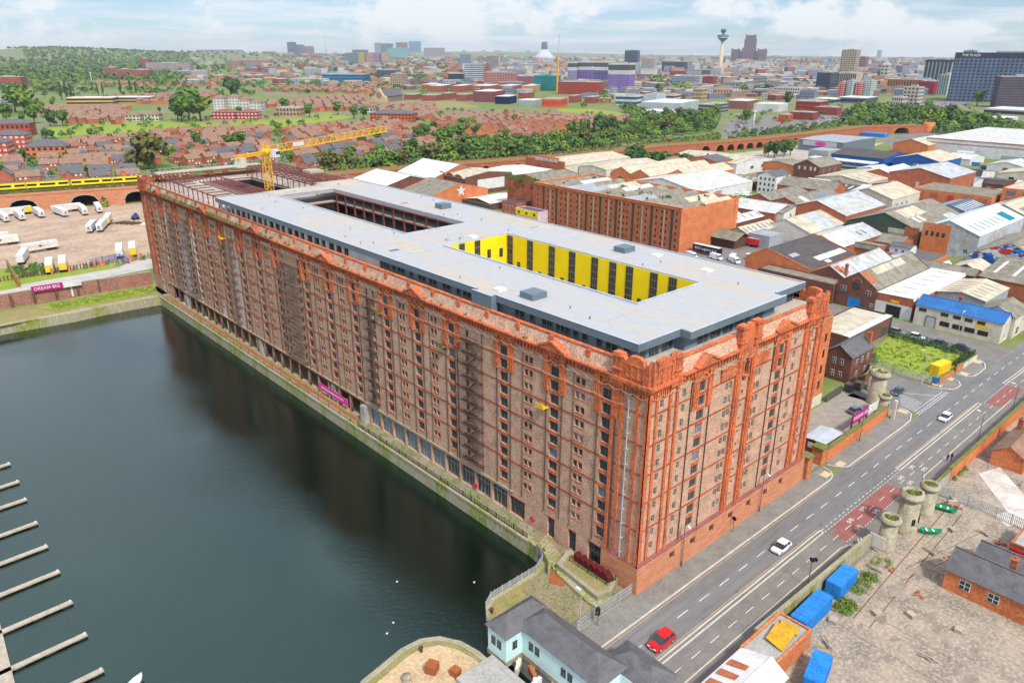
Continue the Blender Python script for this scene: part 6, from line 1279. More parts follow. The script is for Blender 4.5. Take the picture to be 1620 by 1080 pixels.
wd=Vector((*G(0,1003,-2.5),0))-Vector((*G(20,1085,-2.5),0));wd.normalize();w0=Vector((*G(17.6,1056,-2.5),0))
b=MB();a=w0-wd*30;c=w0+wd*75;n_=Vector((-wd.y,wd.x,0));s_=1 if n_.dot(ux)<0 else -1
b.prism([tuple(a[:2]),tuple(c[:2]),tuple((c+n_*s_*2.2)[:2]),tuple((a+n_*s_*2.2)[:2])],-3.05,-2.5);b.build('deck','wood',R)
for i,(x,y) in enumerate(T):
 R=empty('finger_pontoon',(x,y,-2.6),['finger pontoon tip nearest the horizon at the left edge','second finger pontoon from the top of the row','third finger pontoon from the top of the row','fourth finger pontoon from the top of the row','middle finger pontoon of the nine at the left edge','fourth finger pontoon from the bottom of the row','third finger pontoon from the bottom of the row','long finger pontoon joined to the walkway, second from the bottom','lowest finger pontoon at the bottom edge'][i],'pontoon','finger pontoons')
 p=Vector((x,y,0));q=p-ux*16
 b=MB();nn=Vector((-ux.y,ux.x,0))*.45;b.prism([tuple((p+nn)[:2]),tuple((q+nn)[:2]),tuple((q-nn)[:2]),tuple((p-nn)[:2])],-2.75,-2.5);b.build('deck','wood',R)
 b=MB()
 for k in range(4):z=p-ux*(.9+k*4);b.obox((z.x,z.y),math.atan2(ux.y,ux.x),1.3,.85,-3.1,-2.752)
 b.build('float','ironblack',R);b=MB();z=p-ux*.3;b.tube((z.x,z.y,-2.5),(z.x,z.y,-2.2),.12,n=6);b.build('mooring_post','whiteframe',R)
boat(*G(207,1094,-3),0.6,5,'white','white and pink boat just cut by the bottom edge');bpy.data.objects['small_boat.002'].location.z-=3
for px,py in ((748,920),(764,984),(740,1000),(620,760),(480,420),(230,510)):pass
for i,(px,py,t) in enumerate(((628,920,'below the quay wall curve'),(622,985,'off the tip of the island'),(750,921,'close to the quay steps'),(612,1002,'nearest the island'))):
 x,y=G(px,py,-3);b=MB();b.lathe((x,y),[(.08,-3.02),(.18,-2.95),(.14,-2.86),(.03,-2.8)],8);b.tube((x+.12,y,-2.92),(x+.2,y,-2.78),.045,n=5);b.build('gull','white',label='white gull floating on the dark water '+t,cat='gull')
def person(x,y,rz,top,label):
 R=empty('person',(x,y,.12),label,'person',rz=0);me=bpy.data.meshes.new('body');V=[(0,0,.92),(0,0,1.15),(0,0,1.42),(0,0,1.52),(0,.01,1.66),(.09,0,.9),(.11,.12,.5),(.11,.02,.07),(.11,.16,.04),(-.09,0,.9),(-.11,-.08,.5),(-.11,-.22,.1),(-.11,-.1,.04),(.2,0,1.4),(.25,-.03,1.12),(.26,.08,.88),(-.2,0,1.4),(-.25,.03,1.12),(-.25,.1,.86)]
 E=[(0,1),(1,2),(2,3),(3,4),(0,5),(5,6),(6,7),(7,8),(0,9),(9,10),(10,11),(11,12),(2,13),(13,14),(14,15),(2,16),(16,17),(17,18)]
 rd=[.15,.14,.15,.06,.1,.1,.075,.05,.045,.1,.075,.05,.045,.06,.045,.035,.06,.045,.035]
 c,s=math.cos(rz),math.sin(rz);V=[(v[0]*c-v[1]*s,v[0]*s+v[1]*c,v[2]) for v in V]
 me.from_pydata(V,E,[]);o=bpy.data.objects.new('body',me);COL.objects.link(o);o.parent=R;sk=o.modifiers.new('skin','SKIN');o.modifiers.new('sub','SUBSURF').levels=1
 for i,r_ in enumerate(rd):me.skin_vertices[0].data[i].radius=(r_,r_)
 me.skin_vertices[0].data[0].use_root=True;me.materials.append(M[top])
 b=MB();b.lathe((x,y),[(.11,1.78),(.115,1.84),(.08,1.9),(.02,1.92)],8);b.build('hair','black',R)
person(80.2,-16.9,2.6,'navy','person in dark blue walking on the right hand pavement');person(81.1,-17.4,2.6,'black','person in black walking on the right hand pavement')
# ================================================================ VEHICLES
def make_car(paint,name='car',L=4.3,Wd=1.8,H=1.5,suv=0):
 R=empty(name,(0,0,0));R['category']='car'
 prof=[(-.5,.30),(-.495,.62),(-.46,.72+.04*suv),(-.38,.8+.06*suv)] if False else None
 b=MB();n=[]
 h1=.84+.1*suv;S_=[(-L/2,.35,.62,.80),(-L/2+.12,.25,.78+.06*suv,.95),(-L*.3,.2,h1-.02,1),(0,.2,h1,1),(L*.28,.2,h1,1),(L/2-.1,.25,h1-.04,.96),(L/2,.35,.7,.82)]
 for i in range(len(S_)-1):
  (xa,la,ha,wa),(xb,lb,hb,wb)=S_[i],S_[i+1];a=Wd/2*wa;c=Wd/2*wb
  A=[(xa,-a,la),(xa,a,la),(xa,a,ha*.8),(xa,a*.93,ha),(xa,-a*.93,ha),(xa,-a,ha*.8)];C=[(xb,-c,lb),(xb,c,lb),(xb,c,hb*.8),(xb,c*.93,hb),(xb,-c*.93,hb),(xb,-c,hb*.8)]
  for j in range(6):b.face([A[j],A[(j+1)%6],C[(j+1)%6],C[j]])
  if i==0:b.face(A[::-1])
  if i==len(S_)-2:b.face(C)
 b.build('body',paint,R)
 x0,x1,x2,x3=-L*.27,-L*.09,L*(.27+.06*suv),L*(.40+.04*suv);w0,w1=Wd*.46,Wd*.38;hh=H+.12*suv
 b=MB();q=[(x0,w0,h1-.01),(x1,w1,hh-.06),(x2,w1,hh-.06),(x3,w0,h1-.01)]
 for s in (-1,1):b.face([(x,s*y,z) for x,y,z in q][::s])
 b.face([(x0,-w0,h1-.01),(x0,w0,h1-.01),(x1,w1,hh-.06),(x1,-w1,hh-.06)]);b.face([(x3,w0,h1-.01),(x3,-w0,h1-.01),(x2,-w1,hh-.06),(x2,w1,hh-.06)]);b.build('windows','glass',R)
 b=MB();b.box(x1-.08,x2+.08,-w1-.03,w1+.03,hh-.065,hh)
 for s in (-1,1):
  for xx in ((x1+x2)/2,):b.slab([(xx-.05,s*w1,hh-.06),(xx+.05,s*w1,hh-.06),(xx+.05,s*(w0+.01),h1),(xx-.05,s*(w0+.01),h1)],(0,s*.02,0))
 b.build('roof',paint,R)
 for x in (-L*.31,L*.30):
  for s in (-1,1):
   b=MB();b.mat(0).tube((x,s*(Wd/2-.2),.32),(x,s*(Wd/2+.01),.32),.33,n=14);b.mat(1).tube((x,s*(Wd/2+.01),.32),(x,s*(Wd/2+.03),.32),.2,n=10);b.build('wheel',['tyre','galv'],R)
 for s in (-1,1):b=MB();b.box(-L/2-.02,-L/2+.1,s*.5-.2,s*.5+.2,.56,.7);b.build('headlight','lamp',R);b=MB();b.box(L/2-.1,L/2+.02,s*.55-.15,s*.55+.15,.6,.75);b.build('tail_light','red',R)
 b=MB();b.box(-L/2-.03,-L/2,-.3,.3,.35,.47);b.build('number_plate','white',R)
 KIDS[R.name]=list(R.children)
 return R
PC={k:make_car(m_,suv=s_) for k,m_,s_ in (('w','carwhite',0),('r','carred',1),('s','carsilver',0),('d','cardark',0),('b','carblue',0))}
USED={}
def car(k,x,y,rz,label,group=None,z=.02,sc=1):return place(PC[k],USED,(x,y,z),rz,sc,label,group)
car('r',-5.6,-9.5,0,'red hatchback driving on the road beside the sandstone plinth',sc=1.08)
car('w',27.4,-9.4,0,'white car driving past the red cycle surfacing')
car('w',100.6,-9.2,0,'white car driving near the side road junction')
car('b',88.5,6.3,2.9,'blue grey car parked behind the magenta banner in the cobbled yard')
car('d',71.9,3.6,2.4,'dark car parked beside the small brown hut')
car('d',106.8,4.2,0,'black car half hidden behind the large round gate tower')
car('s',150.8,22.8,1.6,'silver car parked first in the side street row',sc=1.05)
car('w',150.4,17.0,1.6,'white estate car parked in the side street',sc=1.1)
car('b',150.3,10.2,1.6,'dark blue car parked behind the green fence',sc=1.05)
car('d',150.6,4.6,1.6,'dark grey car parked last before the main road',sc=1.12)
PVW=None
def make_van(paint='carwhite'):
 R=empty('van',(0,0,0));R['category']='van';b=MB();b.slab([(-2.7,-.95,.3),(-2.75,-.95,.9),(-2.1,-.95,1.2),(-1.6,-.95,2.0),(-1.3,-.95,2.3),(2.6,-.95,2.35),(2.7,-.95,.3)],(0,1.9,0));b.build('body',paint,R)
 b=MB();b.slab([(-2.08,-.85,1.24),(-1.62,-.85,1.98),(-1.66,-.85,2.0),(-2.13,-.85,1.26)],(0,1.7,0))
 for s in (-1,1):b.face([(-1.95,s*.96,1.25),(-1.0,s*.96,1.25),(-1.0,s*.96,1.95),(-1.5,s*.96,1.95)][::s])
 b.build('windscreen','glass',R)
 for x in (-1.8,1.7):
  for s in (-1,1):b=MB();b.tube((x,s*.75,.35),(x,s*.98,.35),.36,n=12);b.build('wheel','tyre',R)
 KIDS[R.name]=list(R.children);return R
PV=make_van()
for i,(x,y,a,lb) in enumerate(((188,104,.3,'white van beside the navy lorry trailer'),(193,99,.9,'white van with open side nearest the red trailer'),(184,109,1.5,'white van behind the penthouse roof edge'),(185,101,1.2,'small white van left of the red car'),(178.5,117,1.3,'white van at the foot of the orange end wall'))):place(PV,USED,(x,y,.02),a,1,lb,'vans in the works yard')
car('r',190,96.5,1.4,'red car among the white vans in the works yard','vans in the works yard')
def make_trailer(side='white',rear='white',L=13.6,name='lorry_trailer',h=4.0,fridge=True):
 R=empty(name,(0,0,0));R['category']='lorry trailer'
 b=MB();b.box(-L/2,L/2,-1.27,1.27,1.15,h);b.build('box_body',side,R)
 b=MB();b.box(-L/2+.1,L/2-.1,-1.2,1.2,h,h+.03);b.build('roof','white',R)
 for s in (-.63,.63):b=MB();b.box(L/2,L/2+.05,s-.6,s+.6,1.2,h-.08);b.build('rear_door',rear,R)
 b=MB();b.box(-L/2+.2,L/2,-1.1,1.1,.95,1.15);b.box(-L*.2,-L*.2+.15,-1,-.8,.1,1);b.box(-L*.2,-L*.2+.15,.8,1,.1,1);b.build('chassis','ironblack',R)
 for x in (L/2-1.2,L/2-2.5,L/2-3.8):
  for s in (-1,1):b=MB();b.tube((x,s*.85,.5),(x,s*1.22,.5),.5,n=12);b.build('wheel','tyre',R)
 if fridge:b=MB();b.mat(0).box(-L/2-.45,-L/2,-.9,.9,2.2,h-.2);b.mat(1).box(-L/2-.47,-L/2-.45,-.35,.35,2.4,3.1);b.build('fridge_unit',['offwhite','black'],R)
 KIDS[R.name]=list(R.children);return R
TW_=make_trailer('white','white');TY=make_trailer('white','yellowpaint');TC=make_trailer('offwhite','offwhite')
UT={}
def tr(p,x,y,a,lb,sc=1):return place(p,UT,(x,y,.02),a,sc,lb,'lorry trailers in the sandy yard')
tr(TW_,-18.6,385,pi/2,'white trailer nose on, leftmost in front of the first viaduct arch',.95)
tr(TW_,-12,384.5,pi/2,'white trailer nose on, right of the leftmost one');tr(TW_,-3.2,386,pi/2,'white trailer nose on beside the yellow swoosh trailer')
tr(TC,-11,397,.02,'long white trailer with yellow rear panel below the left arch');tr(TW_,5.6,380.8,pi/2+.1,'white trailer nose on below the middle arch');tr(TW_,15.4,378.5,pi/2-.1,'white trailer nose on, right below the middle arch')
tr(TC,10.4,389.5,.0,'long cream trailer parked along the middle arch');tr(TW_,23,380,pi/2-.15,'white trailer nose on between two arches')
tr(TW_,7.8,333,1.15,'white trailer in the yard middle, left of two side by side');tr(TW_,12,332.2,1.15,'white trailer in the yard middle, right of two side by side');tr(TY,18.4,346,1.2-pi,'white trailer with yellow rear doors behind the side by side pair')
tr(TC,-30,327,.0,'cream trailer with orange diamond, upper of the left pair');tr(TC,-19.5,304.5,.12,'cream trailer with orange diamond, lower of the left pair');tr(TC,-32,336,.0,'pale blue striped white trailer at the left edge')
tr(TW_,-28.2,291,1.25-pi,'white trailer angled in front of the cream trailers')
tr(TY,-23.6,268,1.35-pi,'yellow doored trailer, left of the pair by the banner');tr(TY,-19,268.2,1.35-pi,'yellow doored trailer, right of the pair by the banner')
tr(TW_,3.6,275.6,1.3-pi,'white trailer beside the yard gate next to the warehouse corner');tr(TY,8.4,274.6,1.3-pi,'yellow doored trailer beside the warehouse corner')
for nm,x,y,a in (('diamond',-30,327,0),('diamond',-19.5,304.5,.12)):pass
for q,(x,y,a) in enumerate(((-30,327,0),(-19.5,304.5,.12))):
 par=[o for o in S.objects if o.type=='EMPTY' and o.name.startswith('lorry_trailer') and abs(o.location.x-x)<.1 and abs(o.location.y-y)<.1][0]
 for nm,vs,m_ in (('diamond_mark',[(0,2.0),(.9,2.6),(0,3.2),(-.9,2.6)],'corten'),('gold_band',[(-5,2.45),(5,2.45),(5,2.75),(-5,2.75)],'creamsheet')):
  me=bpy.data.meshes.new(nm);d_=-1.29 if nm=='gold_band' else -1.30;me.from_pydata([(u,d_,z) for u,z in vs],[],[(0,1,2,3)]);me.materials.append(M[m_]);o=bpy.data.objects.new(nm,me);COL.objects.link(o);o.parent=par
par=[o for o in S.objects if o.type=='EMPTY' and o.name.startswith('lorry_trailer') and abs(o.location.x+11)<.1 and abs(o.location.y-397)<.1][0]
for nm,vs,m_,d_ in (('yellow_panel',[(2.5,1.3)]+[(2.5+1.6*(i/6)**.5,1.3+2.5*i/6) for i in range(1,7)]+[(6.7,3.8),(6.7,1.3)],'yellowpaint',-1.29),('blue_swoosh',[(1.6,1.3),(2.4,2.6),(4.2,3.8),(4.6,3.8),(3.0,2.7),(2.5,1.3)],'blue',-1.30)):
 me=bpy.data.meshes.new(nm);me.from_pydata([(u,d_,z) for u,z in vs],[],[tuple(range(len(vs)))]);me.materials.append(M[m_]);o=bpy.data.objects.new(nm,me);COL.objects.link(o);o.parent=par
RT=make_trailer('red','red',name='red_trailer',fridge=False);place(RT,UT,(214,114,.02),-1.05-.4,.95,'bright red curtain sided trailer in front of the grey shed')
NT=make_trailer('navy','black',name='navy_trailer',fridge=False);place(NT,UT,(187.6,116,.02),-pi/2,.95,'navy curtain sided trailer with white haulier name beside the orange wall')
t_=text('lettering','BSO Logistics Ltd',1.55,(0,0,0),(pi/2,0,0),'white',None,.02,.02);t_.parent=NT;t_.location=(0,-1.31,2.5);t_.rotation_euler=(pi/2,0,0)
R=empty('tractor',(31,346,0),'blue machine among stacked beams by the warehouse corner','machine');b=MB();b.box(29.5,32.5,345,347,.8,2.2);b.build('body','blue',R);b=MB();b.box(30.6,32,345.2,346.8,2.2,3.2);b.build('cab','glass',R)
for x in (30,32):b=MB();b.tube((x,344.7,.7),(x,347.3,.7),.7,n=10);b.build('wheel','tyre',R)
for k in range(5):b=MB();b.obox((22+k*1.6,343-k*2.2),.1,7,.5,0,.6);b.build('steel_beam','iron',label='dark steel beam lying in the stack beside the blue machine',cat='beam',group='stacked steel beams')
b=MB();b.obox((33,330),-.6,8,4,0,.5);b.obox((34,331),-.4,4,3,.5,.9);b.build('sheeted_stack','white',label='white sheeted stack beside the warehouse corner',cat='stack')
# ================================================================ VIADUCT AND TRAINS
def viaduct(name,label,P,W_,H_,arches,m):
 'brick viaduct along P with arched openings given as (distance along, half width, crown height)'
 R=empty(name,(*P[0],0),label,'viaduct')
 L=[0]
 for i in range(len(P)-1):L.append(L[-1]+math.dist(P[i],P[i+1]))
 def at(s,off=0):
  for i in range(len(P)-1):
   if s<=L[i+1] or i==len(P)-2:
    a,c=Vector(P[i]),Vector(P[i+1]);d=(c-a).normalized();p=a+d*(s-L[i]);return p.x-d.y*off,p.y+d.x*off
 cuts=sorted(set([0,L[-1]]+[v for v in L]));b=MB();bd=MB()
 segs=[];s=0
 for c,w,h in sorted(arches):
  if c-w>s:segs.append((s,c-w,None))
  n=8
  for i in range(n):
   t0,t1=-w+2*w*i/n,-w+2*w*(i+1)/n;segs.append((c+t0,c+t1,(h*.45+h*.55*math.sqrt(max(0,1-(t0/w)**2)),h*.45+h*.55*math.sqrt(max(0,1-(t1/w)**2)))))
  s=c+w
 if s<L[-1]:segs.append((s,L[-1],None))
 fine=[]
 for a,c,z in segs:
  if z is None:
   q=[a]+[v for v in L if a<v<c]+[c];fine+=[(q[i],q[i+1],None) for i in range(len(q)-1)]
  else:fine.append((a,c,z))
 for a,c,z in fine:
  (x0,y0),(x1,y1)=at(a),at(c);(u0,v0),(u1,v1)=at(a,W_),at(c,W_);z0,z1=z if z else (0,0)
  b.face([(x0,y0,z0),(x1,y1,z1),(x1,y1,H_),(x0,y0,H_)])
  b.face([(u1,v1,0),(u0,v0,0),(u0,v0,H_),(u1,v1,H_)])
  if z:b.face([(x0,y0,z0),(u0,v0,z0),(u1,v1,z1),(x1,y1,z1)])
  bd.face([(x0,y0,H_-.5),(x1,y1,H_-.5),(u1,v1,H_-.5),(u0,v0,H_-.5)])
 for c,w,h in arches:
  for e in (-w,w):(x0,y0),(u0,v0)=at(c+e),at(c+e,W_);b.face([(x0,y0,0),(u0,v0,0),(u0,v0,h*.46),(x0,y0,h*.46)])
 b.build('wall',m,R);bd.build('track_bed','moss',R)
 b=MB();q=L[:]
 for i in range(len(q)-1):
  for o0,o1 in ((-.25,.35),(W_-.35,W_+.25)):
   b.prism([at(q[i],o0),at(q[i+1],o0),at(q[i+1],o1),at(q[i],o1)],H_-.9,H_+.25)
 b.build('parapet','sandstone' if H_>8.5 else m,R)
 b=MB()
 for c,w,h in arches:
  n=8
  for i in range(n):
   t0,t1=math.pi*i/n,math.pi*(i+1)/n;f=lambda t,k:(c+w*k*math.cos(t),h*.45+h*.55*k*math.sin(t))
   (s0,z0),(s1,z1),(s2,z2),(s3,z3)=f(t0,1),f(t1,1),f(t1,1.12),f(t0,1.12)
   b.face([(*at(s0,-.06),z0),(*at(s1,-.06),z1),(*at(s2,-.06),z2),(*at(s3,-.06),z3)])
 b.build('arch_ring','stone' if H_>8.5 else 'sandstone',R)
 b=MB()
 for c,w,h in arches:(x0,y0),(x1,y1)=at(c-w,W_-.2),at(c+w,W_-.2);b.face([(x0,y0,0),(x1,y1,0),(x1,y1,h),(x0,y0,h)])  # added dark sheets across the open arches, their colour standing for the shade inside
 b.build('arch_shade_sheet','void',R);return R,at
PV1=[(-120,430),(-60,418),(-10,406),(44,391.5),(66,385),(110,372)]
VB,vat=viaduct('railway_viaduct','brick railway viaduct with wide arches behind the lorry yard',PV1,26,9.2,[(62,6.5,6.3),(87,6.8,6.6),(116.5,6.2,6.0),(145,6.5,6.4),(171,6.5,6.4)],'sandstone')
PV2=[(110.2,372),(180,360),(240,350),(290,340),(350,325),(434,326),(500,310),(552,301),(640,297),(725,295),(770,272),(800,262)]
viaduct('railway_viaduct','long red brick viaduct with small arches crossing behind the works',PV2,14,8,[(x,4.2,5.6) for x in (100,110,152,164,178,190,252,264,276,288,372,388,400,412,424,436,450,470,490,505,520,540)]+[(668,9,6.4)],'redbrick')
b=MB();b.lathe((802,262),[(6,0),(6,9.6),(5.6,10),(4.6,9.6)],18);b.build('round_abutment','orangebrick',label='rounded red brick abutment at the right end of the long viaduct',cat='abutment')
def train(name,label,s0,n):
 R=empty(name,(*vat(s0,19),8.9),label,'train')
 for k in range(n):
  a,c=vat(s0+k*20.4,17.5),vat(s0+k*20.4+20,17.5);d=Vector(c)-Vector(a);ang=math.atan2(d.y,d.x);q=(Vector(a)+Vector(c))/2;Lc=d.length
  b=MB();b.obox(q,ang,Lc,2.7,9.6,12.6);o=b.build('coach','yellow',R)
  b=MB();b.obox(q,ang,Lc-.5,2.78,10.6,11.7);b.build('window_band','black',o)
  b=MB();b.obox(q,ang,Lc,2.2,12.6,12.75);b.build('roof','frame',o)
  b=MB();b.obox(q,ang,Lc-1,2.5,8.9,9.6);b.build('underframe','ironblack',o)
  for t in (-.22,.22):p=Vector(q)+d*t;b=MB();b.obox(p,ang,1.5,2.86,9.6,12.2);b.build('door','yellow',o)
train('train','left yellow train unit with black window band on the viaduct',57,4);train('train','right yellow train unit running behind the warehouse corner',139.5,3)
# ================================================================ TREES
TRU={}
def crown(b,c,R,H,n,leaf,rg,kind='round'):
 'leaf clumps through the crown volume: uneven lobes with gaps'
 lobes=[]
 k=9 if kind=='round' else 7
 for i in range(k):
  a=rg.uniform(0,2*pi);q=rg.uniform(.15,.62)*R;h=rg.uniform(-.28,.32)*H
  if kind=='poplar':q*=.35;h=rg.uniform(-.42,.42)*H
  lobes.append((c[0]+q*math.cos(a),c[1]+q*math.sin(a),c[2]+h,rg.uniform(.34,.55)*R*(1.0 if kind=='round' else.8)))
 for i in range(n):
  lx,ly,lz,lr=rg.choice(lobes);u=rg.uniform(-1,1);t=rg.uniform(0,2*pi);r=lr*rg.uniform(.55,1.05);s=math.sqrt(1-u*u)
  p=Vector((lx+r*s*math.cos(t),ly+r*s*math.sin(t),lz+r*u*(H/(2*R))*1.1));nn=Vector((s*math.cos(t),s*math.sin(t),u+.4)).normalized()+Vector((rg.uniform(-.6,.6),rg.uniform(-.6,.6),rg.uniform(-.6,.6)))
  nn.normalize();e=nn.orthogonal().normalized();f=nn.cross(e);a=rg.uniform(0,pi);e,f=e*math.cos(a)+f*math.sin(a),f*math.cos(a)-e*math.sin(a);w=leaf*rg.uniform(.6,1.3)
  b.face([p-e*w-f*w*.5,p+e*w*.4-f*w*.8,p+e*w+f*w*.5,p-e*w*.3+f*w*.9])
def make_tree(name,cat,mat_,R=4.0,H=6.5,trunk=2.2,n=520,leaf=.62,kind='round',seed=1):
 rg=random.Random(seed);T=empty(name,(0,0,0));T['category']=cat
 b=MB();b.tube((0,0,0),(.1,0,trunk+H*.35),.32,.14,7)
 for i in range(5):a=i*1.3;b.tube((.05,0,trunk*.8+i*.3),(math.cos(a)*R*.5,math.sin(a)*R*.5,trunk+H*.5),.12,.04,5)
 b.build('trunk','bark',T)
 b=MB();crown(b,(0,0,trunk+H*.5),R,H,n,leaf,rg,kind);b.build('crown',mat_,T);KIDS[T.name]=list(T.children);return T
KT={'a':make_tree('broadleaf_tree','tree','leaf_a',seed=1),'a2':make_tree('broadleaf_tree','tree','leaf_a',4.4,5.6,1.8,seed=2),'b':make_tree('broadleaf_tree','tree','leaf_b',seed=3),'c':make_tree('broadleaf_tree','tree','leaf_c',3.8,5.6,1.8,seed=4),'d':make_tree('broadleaf_tree','tree','leaf_d',4.6,6,1.5,seed=5),'p':make_tree('poplar_tree','tree','leaf_b',2.4,11,2,480,.55,'poplar',6),'s':make_tree('bush','bush','leaf_a',2.6,2.6,.2,320,.42,seed=7),'t':make_tree('bush','bush','leaf_d',2.6,2.4,.2,320,.42,seed=8)}
TH={'a':8.9,'a2':7.6,'b':8.9,'c':7.6,'d':7.8,'p':13,'s':2.9,'t':2.7}
ADJ={'a':'mid green','a2':'spreading mid green','b':'dark green','c':'light green','d':'olive green','p':'tall dark columnar','s':'green low','t':'yellowish low'}
PLACE_X=[(0,45,'at the left edge'),(45,110,'by the estate road at the left'),(110,210,'above the yellow train'),(210,300,'over the far warehouse corner'),(300,400,'left of the crane mast'),(400,470,'just behind the crane mast'),(470,540,'under the crane jib'),(540,620,'by the tip of the crane jib'),(620,690,'above the white gabled shed'),(690,760,'above the wavy gabled works'),(760,840,'above the white named wall'),(840,920,'above the cream roofed works'),(920,1000,'behind the sawtooth units'),(1000,1070,'above the dark tree clump'),(1070,1150,'left of the big car park'),(1150,1240,'near the small viaduct arches'),(1240,1340,'by the rounded grey store'),(1340,1420,'left of the rounded brick abutment'),(1420,1500,'at the rounded brick abutment'),(1500,1800,'above the vast white shed')]
def where(px,py):
 w=next((t for a,c,t in PLACE_X if a<=px<c),'at the frame edge')
 bands=((262,'front row'),(246,'second row'),(232,'third row'),(218,'fourth row'),(205,'fifth row'),(192,'sixth row'),(178,'seventh row'),(164,'eighth row'),(150,'ninth row'),(136,'tenth row'),(122,'eleventh row'),(0,'far row'))
 return w,next(t for k,t in bands if py>=k)
TREES=[]
def dist(x,y):return math.hypot(x-CAMP.x,y-CAMP.y)
def tree(k,px,py,hpx,grp=None,xy=None,h=None):
 x,y=xy if xy else G(px,py)
 if h is None:D=math.sqrt(dist(x,y)**2+CAMP.z**2);h=hpx*D/FPX*1.02
 TREES.append((k,x,y,h,px,py,grp))
def in_poly(px,py,P):
 c=False;n=len(P)
 for i in range(n):
  (x0,y0),(x1,y1)=P[i],P[(i+1)%n]
  if (y0>py)!=(y1>py) and px<(x1-x0)*(py-y0)/(y1-y0)+x0:c=not c
 return c
def scatter(P,n,ks,hm,sep,grp,seed,jit=.3):
 rg=random.Random(seed);xs=[p[0] for p in P];ys=[p[1] for p in P];m=0;t=0;pts=[]
 while m<n and t<n*40:
  t+=1;px,py=rg.uniform(min(xs),max(xs)),rg.uniform(min(ys),max(ys))
  if not in_poly(px,py,P):continue
  x,y=G(px,py)
  if any((a-x)**2+(c-y)**2<sep*sep for a,c in pts):continue
  if not clear(x,y,sep*.35):continue
  pts.append((x,y));tree(rg.choice(ks),px,py,0,grp,(x,y),hm*rg.uniform(1-jit,1+jit));m+=1
for k,px,py,hp in (('d',237,268,50),('c',270,254,20),('b',80,200,22),('a',100,200,22),('a',300,194,46),('c',318,192,36),('b',282,190,30),('a',288,193,26),('b',366,152,26),('b',372,151,20),('a',25,178,34),('c',40,180,30),('a',55,196,24),('a',12,196,26),('c',2,286,26),('a',312,236,24),('b',318,240,18),('a',365,238,22),('a',378,234,24),('b',300,222,14),('c',441,208,13),('a',452,178,20),('a',490,186,20),('a',535,182,20),('a',560,188,18),('a',575,188,18),('a',597,228,22),('b',572,232,16),('a',555,262,30),('a',560,270,22),('c',540,276,24),('a',527,252,16),('a',663,226,24),('c',605,262,16),('b',673,254,22),('c',668,258,16),('a',700,232,24),('a',715,226,26),('a',730,222,26),('c',745,206,18),('b',752,214,14),('c',813,196,14),('b',812,200,10),('p',908,226,34),('p',918,228,38),('p',930,226,36),('p',940,222,34),('b',948,216,32),('p',98,158,22),('p',106,158,24),('p',114,157,20),('p',156,152,16),('p',164,152,18),('p',192,150,20),('p',208,150,20),('p',216,150,18),('b',1225,250,24),('a',1215,248,20),('b',1240,248,24),('a',1250,246,22),('c',1195,262,14),('d',1185,260,12),('b',1244,168,20),('a',1180,196,20),('a',1550,205,22),('c',1530,208,20),('a',1510,205,26),('b',1500,203,30),('a',1560,140,0),('c',1575,206,16),('c',1590,204,14),('a',1535,160,22),('a',1545,168,20),('a',1200,140,10),('a',1240,140,12)):
 if hp:tree(k,px,py,hp)
for i,(px,py) in enumerate(((995,260),(1005,262),(1015,262),(1026,263),(1037,264),(1048,264),(1058,266),(1068,267),(1078,268),(1088,268),(1000,254),(1012,255))):tree('b' if i%3 else 'a',px,py,23,'dark clump between depots')
scatter([(500,286),(560,280),(700,262),(800,250),(900,238),(990,226),(1130,205),(1138,178),(1080,188),(1000,200),(940,212),(880,222),(800,230),(740,236),(690,244),(640,252),(560,268)],92,['a','a','a2','b','c','d'],13,9,'trees along the railway',31)
scatter([(1330,200),(1350,178),(1400,174),(1470,178),(1500,200),(1480,214),(1400,206),(1350,208)],34,['a','a','a2','c','b'],15,10,'trees behind the rounded abutment',33)
scatter([(640,216),(700,205),(760,200),(770,208),(700,222),(660,228)],12,['a','b'],10,9,'trees among the estate',34)
scatter([(0,150),(80,140),(120,160),(70,188),(0,200)],20,['a','a2','c','b'],11,10,'trees at the left edge',35)
HP={}
